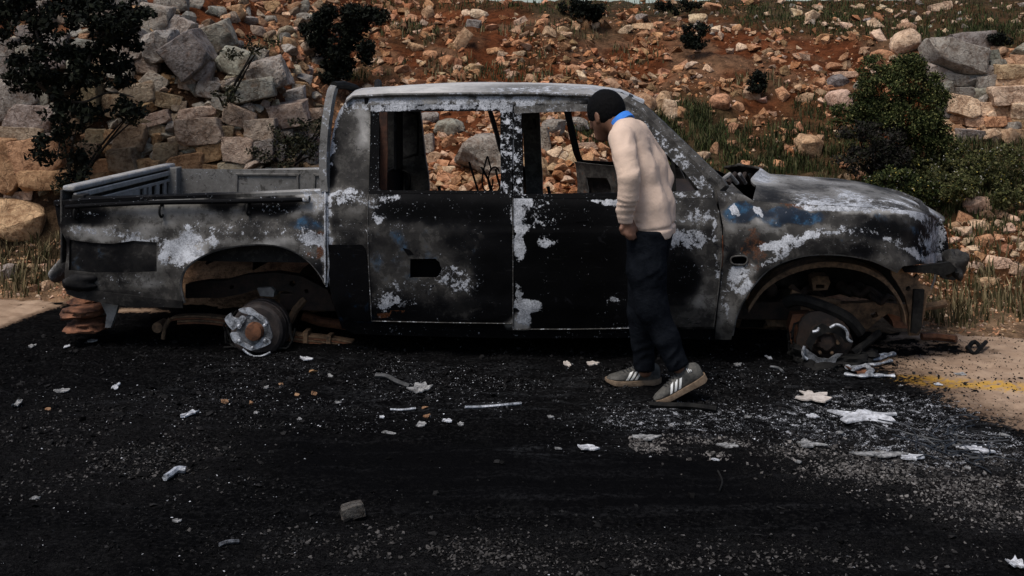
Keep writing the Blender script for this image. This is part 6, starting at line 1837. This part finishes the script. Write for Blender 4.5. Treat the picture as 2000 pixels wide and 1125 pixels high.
def shoe(origin, yaw, pitch, label=None):
    """origin: ball of the foot on the road; toe along local +x"""
    M = Matrix.Translation(origin) @ Matrix.Rotation(yaw, 4, 'Z') @ Matrix.Rotation(pitch, 4, 'Y') @ Matrix.Translation((-LEN * .80, 0, 0))
    inv = Matrix.Translation(-PERSON.location)
    def emit(mb, name, mat, parent, **kw):
        mb.V = [tuple(inv @ M @ Vector(v)) for v in mb.V]
        return mb.build(name, mat, parent, **kw)
    mb = MB(); vs, fs = [], []; n, m_ = 26, 18
    for i in range(n + 1):
        x = i / n
        hw, top, bot = shoe_sec(x)
        for k in range(m_):
            th = 2 * math.pi * k / m_
            cy, cz = math.cos(th), math.sin(th)
            yy = hw * np.sign(cy) * abs(cy) ** .75 * (1 - .28 * max(0, cz) ** 1.2 * (x < .5) - .10 * max(0, cz))
            zz = (bot + top) / 2 + (top - bot) / 2 * np.sign(cz) * abs(cz) ** .8
            vs.append((x * LEN, yy, zz + .0015 * float(vnoise(x * 14, k * .9, seed=2))))
    for i in range(n):
        for k in range(m_): fs.append((i * m_ + k, i * m_ + (k + 1) % m_, (i + 1) * m_ + (k + 1) % m_, (i + 1) * m_ + k))
    fs += [tuple(range(m_)), tuple(range(n * m_, (n + 1) * m_))]
    mb.add(vs, fs)
    up = emit(mb, 'shoe', UPPER, PERSON)
    mb = MB(); vs, fs = [], []
    for i in range(n + 1):
        x = i / n
        hw, top, bot = shoe_sec(x)
        hw = hw * 1.05 + .004
        zt = np.interp(x, [0, .3, .7, 1], [.034, .027, .024, .030]); zb = np.interp(x, [0, .05, .7, .88, 1], [.008, 0, 0, .004, .018])
        xx = -.006 + x * (LEN + .012)
        vs += [(xx, -hw, zt), (xx, hw, zt), (xx, hw * 1.03, (zt + zb) / 2), (xx, hw * .97, zb), (xx, -hw * .97, zb), (xx, -hw * 1.03, (zt + zb) / 2)]
    for i in range(n):
        for k in range(6): fs.append((i * 6 + k, i * 6 + (k + 1) % 6, (i + 1) * 6 + (k + 1) % 6, (i + 1) * 6 + k))
    fs += [tuple(range(6)), tuple(range(n * 6, n * 6 + 6))]
    mb.add(vs, fs); emit(mb, 'sole', SOLE, up)
    def side_y(x, z):
        hw, top, bot = shoe_sec(x)
        c = np.clip((z - (bot + top) / 2) / ((top - bot) / 2), -.98, .98)
        cz = np.sign(c) * abs(c) ** (1 / .8)
        cy = math.sqrt(max(0, 1 - cz * cz))
        return hw * cy ** .75 * (1 - .28 * max(0, cz) ** 1.2 * (x < .5) - .10 * max(0, cz)) + .0022
    for k in range(3):
        x0 = .40 + k * .085
        vs, fs = [], []
        for i in range(7):
            z = .030 + .044 * i / 6
            xs_ = x0 - .10 * i / 6 + .06
            for dx in (0, .045):
                y = side_y(xs_ + dx, min(z, shoe_sec(xs_ + dx)[1] - .008))
                z2 = min(z, shoe_sec(xs_ + dx)[1] - .008)
                vs += [((xs_ + dx) * LEN, y, z2), ((xs_ + dx) * LEN, y - .006, z2)]
        for i in range(6):
            a = i * 4
            fs += [(a, a + 2, a + 6, a + 4), (a + 1, a + 5, a + 7, a + 3), (a, a + 4, a + 5, a + 1), (a + 2, a + 3, a + 7, a + 6)]
        mb = MB().add(vs, fs); emit(mb, 'stripe', WHITE, up)
    # heel mark: small three-bar emblem near the ankle
    vs, fs = [], []
    for k in range(3):
        x0, h0 = .16 + k * .028, .010 + .006 * k
        for dx in (0, .016):
            for z in (.078, .078 + h0):
                vs.append(((x0 + dx) * LEN, side_y(x0 + dx, z) + .0006, z))
        a = k * 4; fs.append((a, a + 2, a + 3, a + 1))
    o = emit(MB().add(vs, fs), 'emblem', WHITE, up)
    o.modifiers.new('thick', 'SOLIDIFY').thickness = .001
    mb = MB()
    for k in range(5):
        x = .44 + k * .058
        hw, top, bot = shoe_sec(x)
        mb.tube([Vector((x * LEN, -hw * .55, top - .006)), Vector((x * LEN + .006, 0, top + .003)), Vector((x * LEN, hw * .55, top - .006))], .0042, 6)
    emit(mb, 'lace', LACE, up)
    return up
shoe(G(1205, 750), math.radians(180 + 8), math.radians(-2))
shoe(G(1300, 782), math.radians(180 - 2), math.radians(27))
# ---------------------------------------------------------------- things lying on the road
def rz(c): return float(road_z(np.array(c.x), np.array(c.y - edge_Y(c.x)), np.array(c.y))) if c.y < edge_Y(c.x) else 0.0
def shard(name, label, cat, px, py, w, h, rot, mat, seed, lift=.012, thick=.006, jag=.35, group=None, curl=.5):
    """an uneven sheet lying on the road covering about w x h photo pixels"""
    r = np.random.default_rng(seed)
    c = G(px, py)
    ex = w * .92 * c.y / F / 2
    ey = h * .85 * c.y * c.y / (F * H) / 2
    jag = jag * 1.5
    n = 22
    rad = 1 + jag * np.array([float(vnoise(math.cos(2 * math.pi * i / n) * 2.2 + seed, math.sin(2 * math.pi * i / n) * 2.2, seed=seed)) for i in range(n)]) + r.uniform(-.12, .12, n)
    rings = [(0.0, 1), (.45, n), (.8, n), (1.0, n)]
    vs = [(0, 0, 0)]
    for q, _ in rings[1:]:
        for i in range(n):
            th = 2 * math.pi * i / n
            x, y = q * rad[i] * ex * math.cos(th), q * rad[i] * ey * math.sin(th)
            vs.append((x, y, 0))
    vs = np.array(vs)
    vs[:, 2] = lift * .38 * (.9 + .9 * fbm(vs[:, 0] / max(ex, .03) * 1.5 + seed, vs[:, 1] / max(ey, .03) * 1.5, seed=seed, octaves=3)) * (1 + curl * .3 * (vs[:, 0] / ex) ** 2)
    fs = [(0, 1 + i, 1 + (i + 1) % n) for i in range(n)]
    for k in range(2):
        a, b_ = 1 + k * n, 1 + (k + 1) * n
        for i in range(n):
            j = (i + 1) % n
            fs += [(a + i, b_ + i, b_ + j), (a + i, b_ + j, a + j)]
    vs[:, 2] = np.maximum(vs[:, 2], .004)
    m = len(vs)
    low = vs.copy(); low[:, 2] = np.maximum(vs[:, 2] - thick, 0)
    fs = fs + [f[::-1] for f in [tuple(i + m for i in f) for f in fs]]
    for i in range(n):
        a, b_ = 1 + 2 * n + i, 1 + 2 * n + (i + 1) % n
        fs.append((b_, a, a + m, b_ + m))
    o = link(name, mesh_from(name, np.concatenate([vs, low]), fs, mat, True, 40), None, (c.x, c.y, .004 + rz(c)), (0, 0, -math.radians(rot)))
    return tag(o, label, cat, group)
ASHW = simple_mat('white_ash_sheet', (.20, .20, .21), (.60, .61, .64), 40, .85, .7, .008)
ASHG = simple_mat('grey_ash_sheet', (.05, .05, .05), (.32, .315, .31), 45, .85, .7, .008)
ASHB = simple_mat('beige_ash_sheet', (.30, .26, .23), (.52, .47, .43), 30, .9, .6, .008)
shard('ash_flake', 'crumpled beige ash sheet right of the boy\'s raised shoe', 'ash flake', 1586, 780, 62, 24, 8, ASHB, 3, .02)
shard('ash_flake', 'largest white melted sheet on the road below the front wheel', 'ash flake', 1690, 814, 124, 26, 8, ASHW, 5, .025, jag=.6)
shard('ash_flake', 'small white flake under the beige ash sheet', 'ash flake', 1588, 816, 26, 9, 4, ASHW, 6)
shard('ash_flake', 'long pale grey sheet on the gravel at lower right', 'ash flake', 1722, 888, 110, 13, 5, ASHG, 8)
shard('ash_flake', 'rounded white flake at the tip of the long grey sheet', 'ash flake', 1782, 899, 44, 11, 6, ASHW, 9)
shard('ash_flake', 'white flake beside the black wire tangle', 'ash flake', 1904, 878, 58, 16, 16, ASHW, 11)
shard('ash_flake', 'bright white flake on the road left of the dark swept band', 'ash flake', 1151, 884, 38, 10, 0, ASHW, 12, .02)
shard('ash_flake', 'grey lump of ash beside the bent dark strip', 'ash flake', 818, 760, 40, 18, 0, ASHG, 14, .035)
shard('ash_flake', 'grey flake on the road below the boy', 'ash flake', 1265, 857, 44, 12, -8, ASHG, 15)
shard('ash_flake', 'wide dusty grey flake left of the long grey sheet', 'ash flake', 1580, 868, 56, 14, 0, ASHG, 16)
shard('ash_flake', 'white crumpled scrap at the bottom right corner', 'ash flake', 1985, 1100, 34, 22, 0, ASHW, 17, .03)
shard('ash_flake', 'white scrap standing on the dark road at left of centre', 'ash flake', 369, 818, 16, 14, 30, ASHW, 18, .03)
shard('ash_flake', 'tiny white flake in the swept band', 'ash flake', 1397, 903, 14, 6, 0, ASHW, 19)
shard('ash_flake', 'pale flake standing at the left edge of the road', 'ash flake', 31, 796, 12, 16, 0, ASHG, 20, .03)
shard('ash_flake', 'pale flake on the soot near the left edge', 'ash flake', 124, 763, 26, 8, 0, ASHG, 21)
shard('ash_flake', 'pale blue-white chip below the rear wheel', 'ash flake', 226, 756, 14, 12, 0, ASHW, 22, .02)
shard('ash_flake', 'beige flake on the sooty road behind the boy\'s heel', 'ash flake', 1157, 711, 28, 10, 0, ASHB, 23)
shard('ash_flake', 'small beige flake left of the boy\'s shoes', 'ash flake', 1108, 714, 12, 10, 0, ASHB, 24)
shard('ash_flake', 'wide grey dusty flake left of the big white sheet', 'ash flake', 1425, 872, 40, 12, 0, ASHG, 25)
shard('ash_flake', 'pale flake on the tan road at the right edge', 'ash flake', 1875, 731, 26, 6, 4, ASHG, 26)
shard('ash_flake', 'white flake at the left end of the long white streak', 'ash flake', 872, 827, 22, 8, 20, ASHW, 27)
for i, (x, y, w, h) in enumerate(((600,703,40,9),(645,735,14,7),(660,785,16,5),(520,757,14,8),(500,809,14,6),(585,822,12,6),(747,818,12,7),(820,835,28,12),(900,833,18,9),(760,850,40,5),(180,670,22,8),(62,678,18,8),(130,678,12,6),(1075,812,20,6),(1090,885,20,5),(345,1018,22,8),(68,970,22,6),(1440,716,20,8),(1500,700,14,12),(1310,835,12,6),(1345,830,16,6),(1640,850,20,7),(1700,775,14,5),(1760,755,10,5),(1832,757,20,6),(1960,850,30,6),(1560,905,16,7),(1890,915,14,6),(1850,915,12,6),(1460,815,20,7))):
    shard('ash_flake', 'small grey-white ash flake scattered on the sooty road', 'ash flake', x, y, w * .72, h * .72, RNG.uniform(-20, 20), ASHG if i % 6 else ASHW, 100 + i, .012, group='small ash flakes on the road')
# long thin strips and sticks
def stick(name, label, cat, pts, r, mat, group=None, n=6, lift=.5):
    q = [G(x, y) + Vector((0, 0, rz(G(x, y)) + r * (1 + lift * random.random()))) for x, y in pts]
    b0 = q[0].copy()
    mb = MB().tube([Vector(p) - b0 for p in smooth_line([tuple(v) for v in q], 4)], r, n)
    o = mb.build(name, mat, None, True, 40, tuple(b0))
    return tag(o, label, cat, group)
stick('metal_strip', 'long thin white metal strip lying across the road centre', 'metal strip', [(908,800),(940,797),(975,796),(1018,792)], .007, ALU)
stick('metal_strip', 'short white metal strip left of the long one', 'metal strip', [(762,804),(785,803),(812,801)], .006, ALU)
stick('charred_stick', 'charred stick lying on the road in front of the boy\'s raised shoe', 'stick', [(1268,796),(1300,797),(1350,798),(1400,804)], .014, CHAR)
stick('metal_strip', 'bent dark grey strip ending at the ash lump', 'metal strip', [(733,738),(755,740),(775,750),(800,755)], .012, simple_mat('dark_strip', (.02, .02, .02), (.06, .06, .06), 30, .6, .3, .004))
stick('twisted_scrap', 'twisted silver scrap lying in the left foreground', 'scrap', [(322,937),(334,930),(346,924),(362,923)], .013, ALU)
stick('twisted_scrap', 'thin grey scrap near the bottom of the road', 'scrap', [(428,1073),(445,1068),(466,1063)], .007, ALUD)
stick('wire', 'thin dark wire arched on the road right of the swept band', 'wire', [(1402,925),(1410,938),(1410,950),(1405,960)], .004, CHAR)
stick('wire', 'curved dark wire on the soot before the front wheel', 'wire', [(1505,718),(1520,722),(1530,730)], .007, ALUD)
# melted aluminium run beside the front wheel
root = link('melted_aluminium', None, None, G(1700, 722))
tag(root, 'bright melted aluminium puddle beside the front wheel', 'melted metal')
def melt(pts, r, z=.01, mat=ALU):
    q = [G(x, y) + Vector((0, 0, z)) - root.location for x, y in pts]
    MB().tube([Vector(p) for p in smooth_line([tuple(v) for v in q], 4)], [r * (1 + .35 * math.sin(i * 1.7)) for i in range((len(pts) - 1) * 4 + 1)], 8, True, .7).build('molten_run', mat, root)
melt([(1655,722),(1665,714),(1690,708),(1715,704),(1745,694)], .014)
melt([(1668,718),(1680,709),(1705,716),(1740,708)], .011)
melt([(1650,734),(1680,738),(1712,737),(1747,738)], .013)
melt([(1665,728),(1690,722),(1700,730),(1698,738)], .017, .02)
melt([(1672,716),(1720,698),(1742,697)], .009, .015)
o = shard('scorched_core', None, None, 1682, 726, 44, 20, 0, RUST, 61, .03); o.parent = root; o.location = Vector(o.location) - root.location
# stones and coloured bits
def gstone(name, label, cat, px, py, w, h, col, group=None, mesh=None):
    c = G(px, py + h * .45)
    sw, sh = w * c.y / F, h * c.y / F
    o = link(name, mesh or ROCKS[int(RNG.integers(0, 18))], None, (c.x, c.y + sw * .35, sh * .42 + rz(c)), (RNG.uniform(-.15, .15), RNG.uniform(-.15, .15), RNG.uniform(-.4, .4)), (sw, sw * .8, sh))
    o.color = (*col, 1)
    return tag(o, label, cat, group)
gstone('stone', 'lone dark grey stone in the foreground of the road', 'stone', 686, 1000, 46, 30, (.075, .072, .068), mesh=BLOCKS[3])
gstone('stone', 'orange stone chip under the rear door on the soot', 'stone', 610, 727, 16, 7, (.36, .22, .12))
for (x, y, w, h) in ((580,773,10,6),(613,772,12,8),(438,790,15,8),(490,787,10,8),(92,803,12,6),(830,797,14,6),(833,812,16,7),(548,750,10,6)):
    gstone('stone', 'tiny orange stone chip on the sooty road', 'stone', x, y, w, h, (.27, .165, .10), 'orange chips on the road')
# burnt bits on the tan roadside
o = stick('burnt_plank', 'rusty brown bar lying on the tan roadside behind the melted metal', 'bar', [(1800,666),(1830,666),(1868,672)], .022, RUST)
ring = [G(1903 + 14 * math.cos(a), 686 + 8 * math.sin(a)) + Vector((0, 0, .02 + .012 * math.sin(3 * a))) for a in np.linspace(.4, 5.9, 16)]
ring = [G(1926, 678) + Vector((0, 0, .03))] + ring
b0 = ring[0].copy()
o = MB().tube([p - b0 for p in ring], .012, 6).build('burnt_ring', CHAR, None, loc=tuple(b0))
tag(o, 'black twisted ring scrap on the tan roadside at right', 'scrap')
r = np.random.default_rng(5)
mb = MB(); c0 = G(1850, 868)
for k in range(26):
    a = r.uniform(0, 6.28); q = [Vector((.10 * r.normal() * .6, .22 * r.normal() * .5, .01))]
    for j in range(5):
        q.append(q[-1] + Vector((math.cos(a) * .05, math.sin(a) * .06, r.uniform(-.01, .022)))); a += r.uniform(-.9, .9)
    for p in q: p.z = max(p.z, .004)
    mb.tube(q, .003, 4)
tag(mb.build('wire_tangle', simple_mat('tyre_wire', (.01, .012, .015), (.03, .034, .04), 30, .5, 0), None, loc=tuple(c0)), 'tangle of fine black tyre wire at lower right', 'wire')

# gravel, soot crumbs and ash specks: nobody could count them
def road_bits(name, label, n, region, size, col, seed, mat=CHIP, flat=(.4, .8)):
    r = np.random.default_rng(seed)
    px, py = region(r, n)
    Yd = H * F / (py - YH); X = (px - CX) * Yd / F
    ok = (py > YH + 400) & (Yd < edge_Y(X) + .1) & (Yd > 3.2)
    px, py, X, Yd = px[ok], py[ok], X[ok], Yd[ok]
    n = len(X)
    s = size(r, n) * .001
    prot = []
    for k in range(10):
        d = r.normal(size=(7, 3)); d /= np.linalg.norm(d, axis=1)[:, None]
        bm = bmesh.new()
        for q in d: bm.verts.new(q * .5)
        res = bmesh.ops.convex_hull(bm, input=bm.verts)
        bm.verts.ensure_lookup_table(); bm.verts.index_update()
        prot.append((np.array([v.co for v in bm.verts]), np.array([[v.index for v in f.verts] for f in bm.faces])))
        bm.free()
    RZ = road_z(X, Yd - edge_Y(X), Yd)
    kind = r.integers(0, 10, n); az = r.uniform(0, 6.28, n)
    fl = r.uniform(*flat, n); el = r.uniform(.55, 1, n)
    tilt = r.normal(0, .25, n)
    Vs, Fs, Cs = [], [], []; off = 0
    cc = col(r, n)
    for i in range(n):
        pv, pf = prot[kind[i]]
        v = pv * [s[i], s[i] * el[i], s[i] * fl[i]]
        v = np.stack([v[:, 0], v[:, 1], v[:, 2] + tilt[i] * v[:, 0]], 1)
        c_, s_ = math.cos(az[i]), math.sin(az[i])
        v = np.stack([v[:, 0] * c_ - v[:, 1] * s_ + X[i], v[:, 0] * s_ + v[:, 1] * c_ + Yd[i], v[:, 2] + s[i] * fl[i] * .25 + RZ[i]], 1)
        Vs.append(v); Fs.append(pf + off); off += len(pv)
        Cs.append(np.tile(cc[i], (len(pv), 1)))
    me = mesh_from(name, np.concatenate(Vs), np.concatenate(Fs), mat, False, None, {'tint': np.concatenate(Cs)})
    return tag(link(name, me), label, 'debris', kind='stuff')
def reg_mix(ells, bg=None):
    wts = np.array([e[2] * e[3] * e[4] for e in ells], float); wts /= wts.sum()
    def f(r, n):
        i = r.choice(len(ells), n, p=wts)
        e = np.array([q[:4] for q in ells])[i]
        px, py = e[:, 0] + e[:, 2] * .62 * r.normal(size=n), e[:, 1] + e[:, 3] * .62 * r.normal(size=n)
        k = fbm(px / 70, py / 22, seed=27, octaves=4) + .8 * (r.random(n) - .5) > -.12
        return px[k], py[k]
    def g(r, n):
        px, py = f(r, n)
        if bg:
            m = int(n * bg)
            Yq = r.uniform(3.4, 6.6, m); Xq = r.uniform(-.52, .52, m) * Yq
            a, b_ = proj(Xq, Yq, 0 * Xq)
            px, py = np.concatenate([px, a]), np.concatenate([py, b_])
        return px, py
    return g
def swept(px, py):
    cy = np.interp(px, [350, 700, 1000, 1500, 1900], [865, 905, 925, 950, 985]); hw = np.interp(px, [350, 600, 1000, 1500, 1900], [18, 50, 66, 52, 30])
    return sstep(1.3, .7, np.abs(py - cy) / hw) * sstep(380, 600, px) * sstep(1800, 1400, px)
def thin(reg):
    def g(r, n):
        px, py = reg(r, n)
        k = r.random(len(px)) > .95 * swept(px, py)
        return px[k], py[k]
    return g
soot_c = lambda r, n: np.array([.010, .0098, .010])[None] * r.uniform(.3, 1.9, (n, 1)) ** 1.3
road_bits('soot_crumbs', 'black charred crumbs and grit covering the road', 21000, thin(reg_mix([(760, 740, 700, 60, .6), (300, 850, 330, 90, 1), (1500, 780, 450, 70, .6), (600, 700, 600, 30, .6), (1750, 690, 170, 40, .35), (700, 1050, 500, 60, .6)], .55)), lambda r, n: 5 + 13 * r.random(n) ** 3, soot_c, 61)
road_bits('char_clods', 'lumps of black char littering the road round the wreck', 5200, reg_mix([(760, 735, 700, 45, 1), (330, 830, 300, 70, .5), (1450, 760, 350, 40, .8), (1000, 690, 500, 16, .6), (200, 680, 180, 30, .5), (1650, 850, 260, 40, .4)], .1), lambda r, n: 12 + 34 * r.random(n) ** 3, lambda r, n: np.array([.0075, .0072, .0072])[None] * r.uniform(.4, 2.2, (n, 1)) ** 1.3, 67, flat=(.3, .65))
grav_c = lambda r, n: np.array([.042, .039, .037])[None] * r.uniform(.3, 1.7, (n, 1)) ** 1.4
road_bits('gravel', 'grey road gravel swept into a band at lower right', 11000, thin(reg_mix([(1720, 915, 300, 46, 1.4), (1920, 960, 150, 60, 1), (1430, 880, 200, 22, .5), (960, 1085, 420, 45, .7), (700, 1060, 120, 30, .5), (180, 880, 260, 80, .4), (1500, 1090, 400, 30, .3), (250, 900, 230, 60, .5)])), lambda r, n: 7 + 15 * r.random(n) ** 2.2, grav_c, 62)
def reg_band(line, spread):
    def g(r, n):
        px = r.uniform(line[0][0], line[-1][0], n)
        c = np.interp(px, [q[0] for q in line], [q[1] for q in line]); w = np.interp(px, [q[0] for q in line], [q[2] for q in line])
        py = c + w * r.normal(size=n) * spread
        k = fbm(px / 60, py / 16, seed=127, octaves=4) + .9 * (r.random(n) - .5) > -.25
        return px[k], py[k]
    return g
road_bits('gravel', 'ridge of pale grey gravel pushed aside by tyres at lower right', 7500, reg_band([(1230, 868, 8), (1400, 876, 14), (1550, 890, 20), (1700, 925, 28), (1850, 955, 34), (2020, 985, 40)], .75), lambda r, n: 6 + 17 * r.random(n) ** 2.4, lambda r, n: np.array([.092, .085, .080])[None] * r.uniform(.25, 1.7, (n, 1)) ** 1.3, 66)
ash_c = lambda r, n: np.array([.62, .63, .66])[None] * (.06 + .94 * r.random((n, 1)) ** 2.2)
road_bits('ash_specks', 'white specks of ash and paint scattered over the soot', 19000, thin(reg_mix([(1690, 815, 240, 60, .8), (1850, 880, 200, 46, .7), (1330, 812, 200, 36, .8), (900, 760, 330, 50, 1.2), (1450, 740, 250, 30, .8), (650, 715, 330, 24, .8), (450, 780, 330, 46, .5), (820, 835, 200, 14, .5), (300, 880, 300, 80, .10), (60, 1070, 120, 20, .06), (1120, 870, 130, 12, .3), (1640, 700, 60, 20, .3), (1500, 835, 200, 26, .8), (1640, 866, 130, 16, .9), (1420, 800, 90, 14, .6)], .05)), lambda r, n: 2.8 + 11 * r.random(n) ** 3.6, ash_c, 63, flat=(.12, .4))
blk = lambda r, n: np.array([.009, .009, .009])[None] * r.uniform(.4, 2, (n, 1))
road_bits('soot_crumbs', 'black crumbs of tyre spilled on the tan roadside', 900, reg_mix([(1760, 668, 120, 22, 1), (1850, 690, 140, 30, .7), (1900, 660, 110, 10, 1.2), (270, 604, 60, 8, .4), (60, 600, 70, 12, .5), (100, 610, 60, 10, .6)]), lambda r, n: 5 + 14 * r.random(n) ** 3, blk, 64)

# tell look-alike rocks apart by their order along the bank
ORD = ['leftmost', 'second from left', 'third from left', 'fourth from left', 'fifth from left', 'sixth from left', 'seventh from left', 'eighth from left', 'ninth from left', 'tenth from left', 'eleventh from left', 'twelfth from left']
same = {}
for o in SC.objects:
    if o.get('category') == 'rock': same.setdefault(o['label'], []).append(o)
for lab, os_ in same.items():
    os_.sort(key=lambda o: o.location.x / o.location.y)
    if 1 < len(os_) <= 12:
        for k, o in enumerate(os_):
            o['label'] = lab + ', ' + (ORD[k] if k < len(os_) - 1 or k == 0 else 'rightmost')
